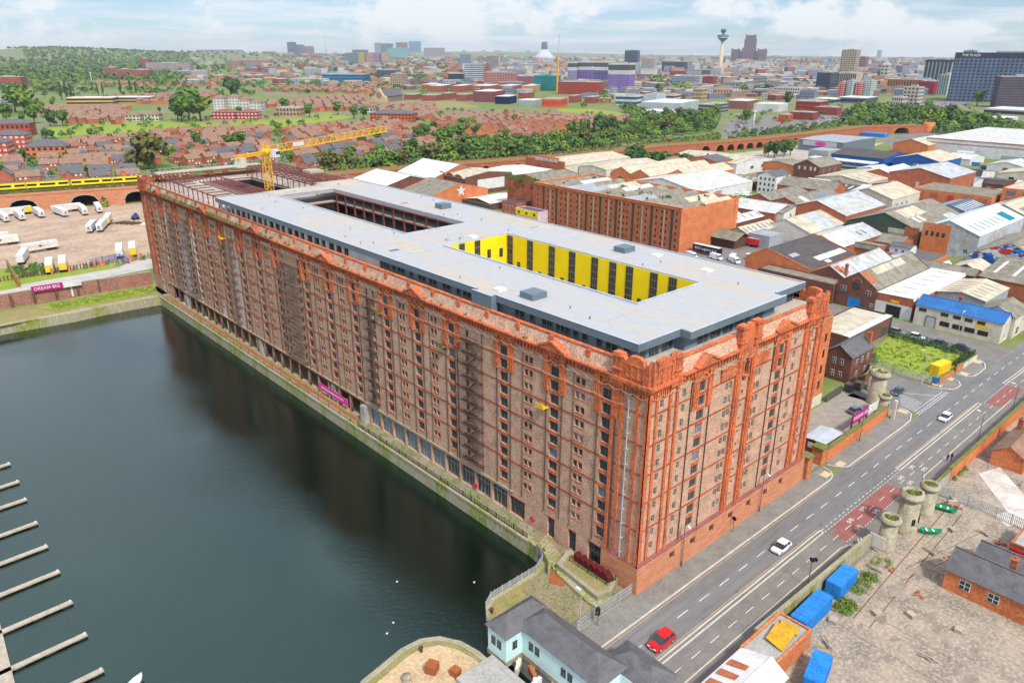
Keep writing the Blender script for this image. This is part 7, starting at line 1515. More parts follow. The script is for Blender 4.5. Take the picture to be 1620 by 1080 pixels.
def make_house(name,wall,roof,w=13,d=8,h=5,r=8,detail=True,gable=False,hip=False,tall=False):
 R=empty(name,(0,0,0));R['category']='house';b=MB()
 if hip:b.box(-w/2,w/2,-d/2,d/2,0,h)
 else:b.slab([(-w/2,-d/2,0),(-w/2,d/2,0),(-w/2,d/2,h),(-w/2,0,r),(-w/2,-d/2,h)],(w,0,0))
 if gable:b.slab([(-w*.38,-d/2-1.2,0),(-w*.08,-d/2-1.2,0),(-w*.08,-d/2-1.2,h),(-w*.23,-d/2-1.2,h+1.8),(-w*.38,-d/2-1.2,h)],(0,2,0))
 b.build('wall',wall,R)
 b=MB();s=(r-h)/(d/2);e=.4
 if hip:
  hiproof(b,-w/2,w/2,-d/2,d/2,h,r,.4)
 else:
  for q in (-1,1):b.slab([(-w/2-.3,q*(d/2+e),h-s*e+.12),(w/2+.3,q*(d/2+e),h-s*e+.12),(w/2+.3,q*.002,r+.12),(-w/2-.3,q*.002,r+.12)],(0,0,-.11))
 if gable:
  for q in (-1,1):b.slab([(-w*.23+q*(w*.15+.35),-d/2-1.5,h-.3),(-w*.23,-d/2-1.5,h+1.95),(-w*.23,-d/2+2.4,h+1.95),(-w*.23+q*(w*.15+.35),-d/2+2.4,h-.3)],(0,0,.1))
 b.build('roof',roof,R)
 if detail:
  for f in (-1,1):
   y=f*(d/2)
   for x in (-w*.34,-w*.12,w*.12,w*.34):
    yy=y-1.2 if gable and f<0 and x<-w*.1 and x>-w*.36 and False else y
    for z in (.9,3.3):b=MB();b.box(x-.6,x+.6,yy-.06,yy+.06,z,z+1.2);b.build('window','whiteframe' if (x>0)==(z>1) else 'paleglass',R)
  b=MB();b.box(-.45,.45,-d/2-.08,-d/2,.02,2.1);b.build('door','frame',R)
 else:
  b=MB()
  for f in (-1,1):
   for x in (-w*.34,w*.12,w*.34):b.box(x-.6,x+.6,f*d/2-.06,f*d/2+.06,h-1.7,h-.5)
  b.build('windows','whiteframe',R)
 KIDS[R.name]=list(R.children);return R
HD={'r':make_house('brick_house','redbrick','browntile'),'o':make_house('brick_house','orangebrick','browntile',gable=True),'s':make_house('brick_house','redbrick','slate',12,8,5,8.2,gable=True),'h':make_house('brick_house','redbrick','redtile',14,9,4.8,7.8,hip=True)}
HS={'r':make_house('brick_house','redbrick','browntile',detail=False),'o':make_house('brick_house','orangebrick','redtile',detail=False),'s':make_house('brick_house','orangebrick','browntile',12,8,5,8.2,detail=False),'h':make_house('brick_house','redbrick','redtile',14,9,4.8,7.6,hip=True,detail=False)}
HADJ={'r':'red brick house with plain brown roof','o':'orange brick house with brown roof','s':'red brick house with slate grey roof and front gable','h':'red brick house with hipped red brown roof'}
HU={};HOUSES=[]
def estate(P,ang,du,dv,ks,seed,maxn=400,grp='brick houses of the estate',drop=.12,excl=()):
 'rows of houses inside the survey polygon P'
 Q=[G(*p) for p in P];rg=random.Random(seed);cx=sum(q[0] for q in Q)/len(Q);cy=sum(q[1] for q in Q)/len(Q);R_=max(math.dist(q,(cx,cy)) for q in Q);n=0
 ca,sa=math.cos(ang),math.sin(ang);v=-R_
 while v<R_:
  u=-R_;row_a=ang+rg.choice((0,0,pi/2))*0
  while u<R_:
   j,k=rg.uniform(-1.5,1.5),rg.uniform(-3,3);x=cx+ca*(u+j)-sa*(v+k);y=cy+sa*(u+j)+ca*(v+k)
   if in_poly(x,y,Q) and rg.random()>drop and n<maxn and clear(x,y,6.0):HOUSES.append((dist(x,y),rg.choice(ks),x,y,ang+rg.choice((0,pi,0,pi,pi/2))+rg.uniform(-.06,.06),grp));n+=1
   u+=du
  v+=dv
XL=[(84,228),(61,227),(50,264),(64,292)]
estate([(0,262),(48,262),(60,296),(0,292)],-.25,15,19,'rros',1)
estate([(70,258),(205,256),(212,288),(100,292)],-.25,15.5,19,'rsos',2)
estate([(100,232),(240,218),(300,238),(240,262),(110,256)],.05,16,20,'rrsh',3)
estate([(240,214),(430,206),(425,262),(270,262)],.25,16,20,'rrhs',4)
estate([(440,212),(600,196),(690,208),(690,246),(560,272),(470,276),(470,240)],.35,16,21,'rhrs',5)
estate([(680,190),(800,182),(960,190),(940,208),(860,226),(760,216),(700,206)],.55,14,17,'oohr',6,grp='orange and red houses left of the poplars')
estate([(60,176),(200,172),(196,198),(110,196)],.1,17,22,'hrh',7,grp='red brick houses beyond the field')
estate([(150,138),(340,138),(340,158),(250,168),(120,152)],.5,18,24,'rrso',8,70,grp='terraced houses at the foot of the hill')
estate([(410,146),(580,148),(590,176),(430,178)],.2,17,22,'rsoh',9,90,grp='brown roofed houses before the church')
estate([(600,160),(680,164),(690,190),(600,196)],.3,15,18,'roh',10,60,grp='terraced houses right of the long orange block')
estate([(0,112),(170,108),(340,112),(420,122),(400,138),(240,136),(0,134)],.2,22,34,'rros',11,90,grp='terraced houses at the foot of the hill',drop=.4)
estate([(420,122),(590,134),(640,146),(600,150),(420,146)],.3,20,26,'rroh',12,120,grp='terraced houses at the foot of the hill',drop=.25)
estate([(880,186),(1010,190),(990,214),(900,214)],.5,15,18,'roh',13,60,grp='orange and red houses left of the poplars')
HOUSES.sort(key=lambda t:t[0]);print('houses',len(HOUSES))
def proj(x,y,z=0):
 v=Vector((x,y,z))-CAMP;k=v.dot(_d);return 810+FPX*v.dot(_r)/k,540-FPX*v.dot(_u)/k
RGH=random.Random(77)
SIDE=['seen from its gable','seen from its long side']
for i,(D,k,x,y,a,g) in enumerate(HOUSES[:290]):
 px,py=proj(x,y);w,rw_=where(px,py)
 det=D<760;drp=RGH.random();P_=(HD if det else HS)[k]
 lb='%s %s, %s'%(HADJ[k].replace('red brick house with slate grey roof and front gable','red brick house with grey roof' if det else 'buff brick house with brown roof') if k=='s' else HADJ[k],w,rw_)
 place(P_,HU,(x,y,ground_z(x,y)),a,(RGH.uniform(.88,1.12),1,RGH.uniform(.95,1.08)),lb,g)
b=MB()
for D,k,x,y,a,g in HOUSES[290:]:
 z=ground_z(x,y);b.mat(0 if k in 'rh' else 1).obox((x,y),a,13,8,z-1,z+5);b.mat(2);ca,sa=math.cos(a),math.sin(a)
 F=lambda u,v,zz:(x+ca*u-sa*v,y+sa*u+ca*v,z+zz)
 for q in (-1,1):b.face([F(-6.8,q*4.4,4.9),F(6.8,q*4.4,4.9),F(6.8,0,8),F(-6.8,0,8)])
 for s in (-6.5,6.5):b.face([F(s,-4,5),F(s,4,5),F(s,0,7.9)])
if b.f:b.build('distant_house',['redbrick','orangebrick','browntile'],kind='stuff',label='many small brick houses too far off to count',cat='house')
rg=random.Random(9);gp=[(0,215,420,285),(430,195,700,275),(690,182,960,215),(60,140,600,180)]
for q,(a0,b0,a1,b1) in enumerate(gp):
 m=0
 while m<(34,26,14,34)[q]:
  px,py=rg.uniform(a0,a1),rg.uniform(b0,b1);x,y=G(px,py)
  if clear(x,y,3.4):tree(rg.choice(['a','b','c','a2']),px,py,0,'garden trees on the estate',(x,y),rg.uniform(6,10));
  m+=1
# ================================================================ THE TOWN BEYOND: buildings placed from the survey
def height_at(px,pb,pt):
 x,y=G(px,pb);v0=Vector((x,y,0))-CAMP;k=540-pt
 return (FPX*v0.dot(_u)-k*v0.dot(_d))/(k*_d.z-FPX*_u.z)
GM={}
def col(r,g,b,n=None,rough=.8):
 key=(r,g,b)
 if key not in GM:l=s2l(r,g,b);GM[key]=mat('wall finish %d %d %d'%key,tuple(v*.72 for v in l),tuple(v*.58 for v in l),tuple(v*.85 for v in l),sc=.05,rough=rough)
 return GM[key]
def block(name,label,x0,x1,pb,pt,dep,wall,style='grid',roof='concrete',glass='glass',rot=None,nx=None,nz=None,cat='building',rise=0,extra=None):
 'one distant building: survey x range, base and top lines, depth in metres'
 pc=(x0+x1)/2;cx,cy=G(pc,pb);D=math.hypot(dist(cx,cy),CAMP.z);w=(x1-x0)/FPX*D;h=height_at(pc,pb,pt)
 if rot is None:rot=-.32
 va=math.atan2(cy-CAMP.y,cx-CAMP.x)-pi/2;rot=va+rot
 w=max(4,(w-abs(math.sin(rot-va))*dep)/abs(math.cos(rot-va)));z0=ground_z(cx,cy)
 c_=(cx+math.cos(va+pi/2)*dep*.5,cy+math.sin(va+pi/2)*dep*.5)
 R=empty(name,(c_[0],c_[1],0),label,cat);R.rotation_euler.z=rot
 def bl(b,nm,m,**kw):
  me=MB.build(b,nm,m,None);me.parent=R;return me
 b=MB();b.box(-w/2,w/2,-dep/2,dep/2,-3,h);bl(b,'wall',wall)
 b=MB()
 if rise:hiproof(b,-w/2,w/2,-dep/2,dep/2,h,h+rise,.5)
 else:b.box(-w/2+.4,w/2-.4,-dep/2+.4,dep/2-.4,h,h+.35);b.box(-w*.18,w*.2,-dep*.2,dep*.2,h+.35,h+min(3,h*.12))
 bl(b,'roof',roof)
 if style:
  nz=nz or max(1,int(h/3.4));nx=nx or max(2,int(w/4));nd=max(1,int(dep/4));g=MB()
  if nx*nz>420:nx=max(3,420//nz)
  zs=[(h*(k+.28)/nz,h*(k+.78)/nz) for k in range(nz)]
  if style=='band':
   for a,c in zs:g.box(-w/2-.12,w/2+.12,-dep/2-.12,dep/2+.12,a,c)
  elif style=='fins':
   for i in range(nx):u=-w/2+w*(i+.5)/nx;g.box(u-w/nx*.3,u+w/nx*.3,-dep/2-.15,-dep/2,h*.06,h*.96)
   for i in range(nd):v=-dep/2+dep*(i+.5)/nd;g.box(-w/2-.15,-w/2,v-dep/nd*.3,v+dep/nd*.3,h*.06,h*.96)
  else:
   for a,c in zs:
    for i in range(nx):u=-w/2+w*(i+.5)/nx;g.box(u-w/nx*.27,u+w/nx*.27,-dep/2-.12,-dep/2,a,c)
    for i in range(nd):
     v=-dep/2+dep*(i+.5)/nd;g.box(-w/2-.12,-w/2,v-dep/nd*.27,v+dep/nd*.27,a,c);g.box(w/2,w/2+.12,v-dep/nd*.27,v+dep/nd*.27,a,c)
  o=bl(g,'glazing',glass)
  if nx*nz>100:o['kind']='stuff'
 if extra:extra(R,w,dep,h,bl)
 clear(c_[0],c_[1],max(w,dep)*.5);return R
gl,pg='glass','paleglass'
B_=block
B_('tower_block','teal grey hospital tower left of the tall chimney',457,470,92,67,40,col(96,128,150),'band',nz=14)
B_('tower_block','brown and blue hospital block beside the teal tower',465,482,92,71,40,col(140,112,118),'fins',glass=col(90,115,145))
B_('hospital_block','brick pink hospital block nearest the tall chimney',482,497,92,73.5,40,col(176,138,132),'grid')
R=empty('chimney_stack',(*G(516,88),0),'tall thin chimney on the skyline left of centre','chimney');x,y=G(516,88);h=height_at(516,88,56);b=MB();b.lathe((x,y),[(16,-2),(4.5,h*.35),(4,h)],10);b.build('shaft',col(205,190,150),R);b=MB();b.lathe((x,y),[(4.6,h-8),(4.6,h)],10);b.build('cap',col(90,90,95),R)
B_('tower_block','slim dark topped white tower at the left of the university group',594,604,92,68,40,col(196,205,212),'band')
B_('office_block','grey blue ribbed block beside the slim white tower',604,623,93,69,60,col(150,168,190),'fins')
B_('office_block','pink red upper block of the university group',628,645,92,67.5,50,col(170,120,124),'grid')
B_('office_block','pale green glass block before the pink red upper block',614,648,94,76,50,col(150,200,196),'band',glass=col(110,160,165))
B_('tower_block','blue green glass tower right of the university group',648,666,88,65.5,60,col(96,160,178),'fins',glass=col(60,120,145))
B_('office_block','beige concrete laboratory block on the skyline',672,703,90,76,70,col(176,160,142),'grid')
for i,(a,c,m_,lb) in enumerate(((548,567,col(130,146,168),'grey blue low block left of the yellow one'),(567,579,col(206,196,90),'yellow fronted low block in the far town'),(580,594,col(210,160,150),'salmon low block beside the yellow one'),(593,603,col(168,150,190),'pale purple low block in the far town'),(604,617,col(214,190,160),'cream low block right of the purple one'))):B_('apartment_block',lb,a,c,101,84,40,m_,'grid')
B_('apartment_block','dark flat roofed block behind the yellow low block',559,582,90,79,60,col(80,86,110),'band')
B_('office_block','long low blue glass office left of the beige tower',514,584,132,118,60,col(70,130,170),'band',glass=col(40,90,130),nz=3)
B_('office_block','long white striped office left of the blue glass office',462,519,133,125,50,col(200,210,215),'fins',glass=col(90,110,125))
B_('tower_block','beige tower block standing alone before the trees',619,645,140,117,26,col(196,172,150),'grid',nx=7)
B_('office_block','blue black office with white side behind the beige tower',598,632,124,111,50,col(100,120,150),'fins')
B_('warehouse','low white roofed warehouse right of the lone beige tower',668,700,145,134,60,col(170,110,95),None,roof='white')
cx,cy=G(600,162);R=empty('church',(cx,cy,0),'stone church with rose window gable and long slate roof','church');D=dist(cx,cy);va=math.atan2(cy-CAMP.y,cx-CAMP.x);R.rotation_euler.z=va-pi/2-.5;h=height_at(599,162,140)
def lb_(b,nm,m):o=b.build(nm,m);o.parent=R
b=MB();b.slab([(-13,0,0),(13,0,0),(13,0,h*.35),(7,0,h*.5),(0,0,h),(-7,0,h*.5),(-13,0,h*.35)],(0,6,0));lb_(b,'west_front',col(214,190,150));b=MB();b.tube((0,-.2,h*.5),(0,.0,h*.5),5,n=16);lb_(b,'rose_window',col(150,130,110));b=MB();b.slab([(-9,6,0),(9,6,0),(9,6,h*.4),(0,6,h*.85),(-9,6,h*.4)],(0,62,0));lb_(b,'nave',col(150,132,112));b=MB()
for q in (-1,1):b.slab([(q*10,6,h*.38),(0,6,h*.9),(0,68,h*.9),(q*10,68,h*.38)],(0,0,.5))
lb_(b,'nave_roof','slate');clear(cx,cy,30)
B_('tower_block','twin slab tower with dark side left of the banded curved block',728,748,112,85,24,col(176,186,190),'fins',glass=col(110,125,140))
B_('tower_block','white ribbed tower block right of the curved banded block',770,791,112,88,26,col(188,184,176),'fins',glass=col(120,122,128))
B_('office_block','curved white banded office tower in the middle distance',736,765,132,102,40,col(214,220,224),'band',glass=col(90,110,130),nz=9)
B_('office_block','dark blue grey low block left of the white banded office',710,738,131,117,50,col(58,72,98),'band')
B_('apartment_block','red brick flats with cream top storey in the middle distance',766,818,135,115,40,col(164,84,84),'grid',glass=col(210,190,180))
B_('office_block','long white and blue stepped office behind the red brick flats',792,832,122,110,40,col(190,205,214),'band')
B_('apartment_block','dark red brick flats right of the cream topped flats',818,848,138,121,36,col(150,70,74),'grid',glass=col(180,150,150))
B_('scaffolded_building','building wrapped in teal scaffold netting',845,886,144,120,50,col(30,130,130),None,roof=col(120,170,165))
B_('apartment_block','orange red brick student block in front of the purple towers',884,953,150,130,40,col(196,84,62),'grid',glass=col(80,40,60))
for a,c,t,bs_,m_,lb in ((898,917,99,132,col(170,168,190),'left block of the unfinished purple and white flats'),(915,940,98,132,col(140,120,190),'second block of the unfinished purple and white flats'),(940,966,98,134,col(120,110,160),'third block of the unfinished purple and white flats'),(962,1002,101,146,col(160,140,205),'right block of the unfinished purple and white flats')):
 def top(R,w,d_,h,bl):b=MB();b.box(-w/2-.2,w/2+.2,-d_/2-.2,d_/2+.2,h*.78,h*.96);bl(b,'dark_top',col(88,98,104));b=MB();b.box(-w/2-.3,w/2+.3,-d_/2-.3,d_/2+.3,h*.96,h+.6);b.box(-w/2-.3,w/2+.3,-d_/2-.3,d_/2+.3,h*.62,h*.77);bl(b,'white_band',col(214,210,206))
 B_('apartment_block',lb,a,c,bs_,t,40,m_,'grid',glass=col(60,50,110),extra=top,rise=0)
cx,cy=G(881.5,146);R=empty('tower_crane',(cx,cy,0),'distant yellow tower crane beside the teal scaffold netting','crane');h=height_at(881.5,146,86);b=MB();lattice(b,(cx,cy,0),(cx,cy,h),3.4,3.4,14);b.box(cx-1.2,cx+1.2,cy-1.2,cy+1.2,0,h);b.build('mast','craneyellow',R);b=MB();b.tube((cx,cy,h),(cx+3,cy,h+38),1.1,.7,5);b.build('jib','galv',R)
cx,cy=G(861,97);R=empty('cathedral',(cx,cy,0),'round cathedral with white conical roof and dark lantern drum','cathedral');D=dist(cx,cy);k=D/FPX;h1,h2,h3=height_at(861,97,90),height_at(861,97,78.5),height_at(861,97,66.5)
b=MB();b.lathe((cx,cy),[(17*k,-3),(17*k,h1)],20);b.build('drum',col(190,190,190),R);b=MB();b.lathe((cx,cy),[(14.5*k,h1),(5*k,h2)],20);b.build('cone_roof',col(205,212,216),R);b=MB();b.lathe((cx,cy),[(4.6*k,h2),(4.2*k,h3)],16);b.build('lantern',col(96,108,128),R)
B_('tower_block','dark grey tower block with stepped crown right of the round cathedral',988,1010,110,80,40,col(88,100,122),'fins',glass=col(60,70,92))
B_('tower_block','beige towers right of the dark stepped tower',1015,1034,114,93,40,col(190,180,168),'grid')
B_('office_block','wide dark blue office behind the town trees',1048,1085,115,98,40,col(70,90,120),'grid')
B_('office_block','white stone building with dark dome niche near the slim spire',1083,1101,104,92,40,col(220,222,216),'grid')
B_('office_block','green fronted glass office left of the radio tower',1093,1138,122,111,40,col(120,160,140),'band')
B_('apartment_block','white tower with vertical dark slots near the big trees',1103,1112,139,121,24,col(220,222,224),'grid')
B_('apartment_block','red flats beside the white slotted tower',1112,1132,139,121,30,col(176,76,70),'grid')
B_('apartment_block','grey and white flats left of the white slotted tower',1064,1103,139,121,30,col(160,172,184),'grid')
B_('warehouse','yellow stone warehouse with arched windows in the middle right',1096,1117,159,141,30,col(206,180,138),'grid',nx=6,nz=3)
B_('office_block','orange fronted office among grey blocks left of the radio tower',1060,1084,124,112,30,col(200,110,84),'band')
cx,cy=G(1138.5,115.5);R=empty('radio_tower',(cx,cy,0),'tall pale radio tower with round green glass restaurant ring','tower');k=dist(cx,cy)/FPX;hz=lambda t:height_at(1138.5,115.5,t)
b=MB();b.lathe((cx,cy),[(3.4*k,-2),(2.0*k,hz(66))],16);b.build('shaft',col(225,205,180),R);b=MB();b.lathe((cx,cy),[(2*k,hz(66)),(6.4*k,hz(61.5)),(7.8*k,hz(59.5)),(7.8*k,hz(56.5)),(6.6*k,hz(55.5)),(2.4*k,hz(54.8))],20);b.build('restaurant_ring',col(90,140,145),R);b=MB();b.lathe((cx,cy),[(7.9*k,hz(60.2)),(7.95*k,hz(59.8)),(7.9*k,hz(59.4))],20);b.build('white_rim',col(235,235,230),R);b=MB();b.lathe((cx,cy),[(1.6*k,hz(55)),(1.6*k,hz(52)),(3.8*k,hz(51)),(3.8*k,hz(47.5)),(2.5*k,hz(46))],16);b.build('top_drum',col(110,112,112),R)
cx,cy=G(1183,98);R=empty('cathedral',(cx,cy,0),'huge dark red sandstone cathedral with great square tower','cathedral');k=dist(cx,cy)/FPX;hz=lambda t:height_at(1183,98,t);va=math.atan2(cy-CAMP.y,cx-CAMP.x);R.rotation_euler.z=va-pi/2-.15
cs=col(124,92,98)
def cb2(n_,x0,x1,y0,y1,z1,m=cs,z0=-3):b=MB();b.box(x0*k,x1*k,y0*k,y1*k,z0,z1);o=b.build(n_,m);o.parent=R;return o
cb2('nave',-22,22,-6,6,hz(81));cb2('choir_end',-23,-13,-8,8,hz(78.5));cb2('west_end',13,24,-8,8,hz(78.5));cb2('tower_base',-8.5,9,-9,9,hz(76));cb2('tower',-6.5,8.5,-7,7,hz(62));cb2('tower_top',-5.5,7.5,-6,6,hz(56),z0=hz(62))
for x in (-5.5,6.3):cb2('pinnacle',x,x+1.4,-6.2,-4.8,hz(54.6),z0=hz(56))
for x in (-23,-14,13,22.6):cb2('pinnacle',x,x+1.4,-8.2,-6.8,hz(76.5),z0=hz(79))
for i in range(7):x=-20+i*5.6;cb2('tall_window',x,x+1.2,-6.3 if abs(x)>9 and abs(x)<13 else -9.3 if abs(x)<9 else -8.3,-6,hz(84),col(70,52,66),hz(95))
B_('tower_block','tan gridded tower with tall openings, right of the dark cathedral',1329,1353,120,79,40,col(196,174,150),'grid',nx=6,nz=12)
B_('office_block','dark glass and tan office below the tan gridded tower',1292,1320,144,115,50,col(60,80,110),'band',nz=6)
B_('office_block','tan ribbed office wing below the tan gridded tower',1316,1356,140,116,40,col(200,180,160),'fins')
for i,(a,c) in enumerate(((1325,1338),(1338,1352),(1352,1366),(1366,1382))):B_('apartment_block',['red and white flats, first from the left under the tan tower','pale flats with balconies, second under the tan tower','red and white flats, third under the tan tower','red ended flats, fourth under the tan tower'][i],a,c,154,128 if i%2 else 131,30,col(188,72,60) if i%2==0 else col(200,214,212),'grid',glass=col(200,215,215) if i%2==0 else col(120,140,145))
B_('office_block','black and white office with white window frames',1227,1268,154,139,30,col(220,218,210),'grid',nz=3,glass=col(60,60,70))
B_('office_block','white long building with arched windows, centre right',1192,1218,138,121,40,col(216,212,200),'band')
B_('office_block','cream low offices right of the white banded office',1200,1230,138,127,40,col(212,190,160),'grid')
B_('warehouse','red brick warehouse beside the car parks',1261,1305,180,161,40,col(176,76,58),'grid',glass=col(110,50,45),nz=3,nx=9)
B_('warehouse','long orange brick walled warehouse above the car park',1232,1252,193,182,20,col(206,92,58),None)
B_('warehouse','brown brick warehouse range right of the orange wall',1252,1290,190,178,20,col(150,74,62),None)
B_('warehouse','dark red low warehouse range by the lined cars',1290,1327,182,170,20,col(160,76,62),None)
B_('depot','white shed with vents on its roof beside the trees',1195,1242,177,165,40,col(222,224,222),None,roof='white')
B_('depot','brown brick depot with flat white roof left of the white shed',1152,1196,173,160,50,col(150,100,84),None,roof='white')
B_('depot','grey depot with striped windows above the railway trees',1106,1150,181,166,60,col(150,156,164),'band',nz=3)
B_('depot','large pale depot with wide white roof above the railway trees',1016,1104,178,163,90,col(186,196,200),None,roof='white')
B_('depot','low white roofed depot in front of the large pale depot',1018,1096,186,177,40,col(196,196,190),None,roof='white')
B_('factory','white and blue striped factory with red end wall',975,1020,167,152,50,col(204,212,218),'band',nz=2,glass=col(70,90,120))
B_('factory','plain pale grey factory block right of the striped factory',1018,1052,166,150,50,col(190,202,208),None)
B_('factory','long pale block behind the plain grey factory',1052,1076,162,151,40,col(206,208,206),'band',nz=2)
B_('warehouse','orange painted warehouse left of the green field',858,897,170,157,40,col(226,108,66),'grid',glass=col(170,70,50),nz=1,nx=7)
B_('warehouse','grey and white units left of the orange warehouse',820,857,168,159,40,col(170,176,180),None,roof='white')
B_('warehouse','navy painted unit with white roof lights',784,817,165,153,40,col(30,40,80),None,roof='white')
B_('warehouse','brown brick shed with white flat roof left of the navy unit',750,798,162,145,60,col(136,82,84),None,roof='white')
for i,(a,c) in enumerate(((680,715),(716,748),(748,790),(790,826),(826,856))):B_('warehouse',['long white roofed brick warehouse, first of five in a row','long white roofed brick warehouse, second of five in a row','long white roofed brick warehouse, third of five in a row','long white roofed brick warehouse, fourth of five in a row','long white roofed tan warehouse, last of five in a row'][i],a,c,146,136,70,col(170,100,82) if i<4 else col(200,160,110),None,roof='white')
for i,(a,c,bt,t) in enumerate(((700,722,158,148),(722,750,160,150),(820,845,156,147),(900,920,163,152),(925,950,164,154),(640,668,158,150),(668,700,160,151))):B_('workshop',['red brick workshop under the white roofed row, left','brick workshop with red van left of the brown shed','brick workshop above the grey units','small brick workshop right of the orange warehouse','tan brick workshop by the white factory','brown brick workshop by the dry field','red brick workshop beyond the dry field'][i],a,c,bt,t,40,col(160,92,76),None)
B_('apartment_block','long orange brick block with blue grey roof beyond the crane jib',588,660,194,180,26,col(218,104,72),'grid',roof='slate',rise=4,nz=3)
B_('apartment_block','white fronted block with dark roof left of the long orange block',561,596,178,170,20,col(222,216,204),'grid',roof='slate',rise=3)
B_('apartment_block','tan flat roofed block at the estate edge',440,482,184,171,26,col(190,160,128),'grid')
for i,(a,c,bt,t) in enumerate(((341,362,176,155),(360,384,172,154),(382,402,178,158),(398,420,180,162))):B_('apartment_block',['white gabled flats, leftmost of the white group','white gabled flats, second of the white group','white gabled flats, third of the white group','white gabled flats, rightmost of the white group'][i],a,c,bt,t,22,col(226,222,212),'grid',roof='browntile',rise=4,glass=col(150,150,150))
for i,(a,c) in enumerate(((340,376),(378,413))):B_('terrace',['red terrace with white windows below the white flats, left part','red terrace with white windows below the white flats, right part'][i],a,c,189,178,18,col(184,58,54),'grid',roof='redtile',rise=3.5,nz=2,glass=col(225,215,210))
B_('school','long yellow brick school with white curved roof edge',117,180,166,155,30,col(222,182,104),'band',roof='white',nz=2)
B_('school','right wing of the long yellow brick school',180,240,163,154,30,col(214,172,100),'band',roof='white',nz=2)
B_('terrace','three storey orange flats at the left edge, upper',0,50,216,196,20,col(200,88,62),'grid',roof='slate',rise=4,nz=2)
B_('terrace','three storey red flats at the left edge, middle',0,46,236,214,18,col(206,90,66),'grid',roof='slate',rise=4,nz=3,glass=col(225,215,205))
B_('terrace','three storey red flats at the left edge, lower left',-14,20,250,226,16,col(200,84,60),'grid',roof='slate',rise=4,nz=3,glass=col(225,215,205))
B_('terrace','orange terrace with three front gables and bright gable end',52,106,248,232,14,col(222,132,80),'grid',roof='slate',rise=5,nz=2)
for i,(a,c,bt,t) in enumerate(((0,37,138,122),(170,190,124,107),(190,212,126,110),(212,240,126,111),(225,240,110,93),(240,300,116,100),(362,384,108,96),(384,430,106,95),(0,14,166,158))):B_('apartment_block',['long red brick flats at the left edge under the hill','red brick block with white top, left of three','red brick block with white top, middle of three','red brick block with white top, right of three','tall red brick block on the hill foot','long pale terrace on the hill foot','tan block with dark centre on the ridge','long tan institution on the ridge','white building at the left edge'][i],a,c,bt,t,40,(col(190,100,84),col(186,100,92),col(186,104,94),col(184,104,94),col(170,90,84),col(196,176,170),col(186,146,128),col(190,150,130),col(220,222,224))[i],'grid')
B_('office_block','black and white striped modern flats right of the hill foot',284,306,124,112,30,col(210,222,226),'fins',glass=col(40,50,64));B_('office_block','pale pink modern flats beside the striped ones',306,331,124,112,30,col(206,196,200),'grid')
B_('depot','blue cream long roofed depot in the mid distance, left',293,324,134,127,60,col(120,170,190),None,roof='creamsheet');B_('depot','blue cream long roofed depot in the mid distance, right',390,420,131,126,60,col(150,170,180),None,roof='creamsheet')
B_('terrace','white gabled houses near the parked vans, left',202,226,192,182,16,col(224,216,196),'grid',roof='browntile',rise=3.5);B_('terrace','white gabled houses near the parked vans, right',232,256,192,181,16,col(226,220,200),'grid',roof='browntile',rise=3.5)
B_('observatory','small square water tower on the far ridge',343,347,80,71,30,col(110,104,112),None);B_('institution','long brown institution on the far ridge',317,378,86,79,40,col(170,130,124),'band',nz=2)
def letters(R,w,d_,h,bl):
 b=MB();b.box(-w/2-.3,w/2+.3,-d_/2-.3,d_/2+.3,h*.9,h+.5);bl(b,'dark_crown',col(58,66,88));t=text('lettering','THE PLAZA',h*.07,(0,0,0),(pi/2,0,0),'white',None,.2,.05,'LEFT');t.parent=R;t.location=(-w/2+w*.04,-d_/2-.5,h*.95);t.rotation_euler=(pi/2,0,0)
B_('office_tower','wide dark glass office slab with white letters on its dark crown',1524,1668,163,84,40,col(104,122,146),'grid',glass=col(30,44,72),nx=30,nz=15,extra=letters,rot=.12)
B_('office_tower','brown grey office tower at the right edge before the glass slab',1578,1640,172,122,40,col(112,104,116),'band',nz=12,glass=col(88,80,92),rot=.2)
B_('office_tower','dark framed tower with black crown and cranes on its roof',1465,1502,128,95,40,col(150,160,172),'fins',glass=col(50,56,74),nx=7,extra=lambda R,w,d_,h,bl:(lambda b:(b.box(-w/2-.3,w/2+.3,-d_/2-.3,d_/2+.3,h*.9,h+.4),bl(b,'black_crown',col(50,54,72))))(MB()))
B_('office_block','pale green glass tower left of the wide glass slab',1484,1504,152,118,40,col(186,204,196),'fins',glass=col(110,134,134));B_('office_block','pale tower with dark lower fins beside the glass slab',1502,1522,158,112,40,col(196,206,206),'fins',glass=col(90,110,116))
B_('office_block','blue grey slab tower behind the wide glass slab',1522,1538,110,80,40,col(150,166,184),'band')
B_('goods_station','long yellow brick goods station with ribbed roof line',1405,1462,146,126,50,col(206,142,90),'fins',glass=col(110,80,70),nx=14);B_('goods_station','left part of the yellow brick goods station',1380,1400,146,128,50,col(200,140,96),'fins',glass=col(110,80,70))
B_('apartment_block','red flats right of the yellow brick goods station',1456,1482,149,129,40,col(170,50,66),'grid',glass=col(100,60,80))
B_('ruin','pale concrete frame ruin with square tower',1429,1454,167,138,24,col(206,198,180),'grid',nx=4,nz=5);B_('ruin','low pale concrete wing of the frame ruin',1412,1432,168,154,24,col(206,196,180),'grid',nx=5,nz=2)
B_('clock_tower','pale stone tower with dome behind the goods station',1393,1405,124,103,24,col(214,206,186),'grid',nx=2,nz=4,rise=14);B_('tower_block','small pale blue tower far off right of the tan tower',1387,1393,92,80,40,col(150,166,180),None)
B_('apartment_block','red grey flats behind the tan gridded tower',1354,1370,112,90,40,col(160,120,126),'grid');B_('cold_store','dark blue long roofed store behind the goods station',1368,1392,108,102,60,col(90,92,110),None)
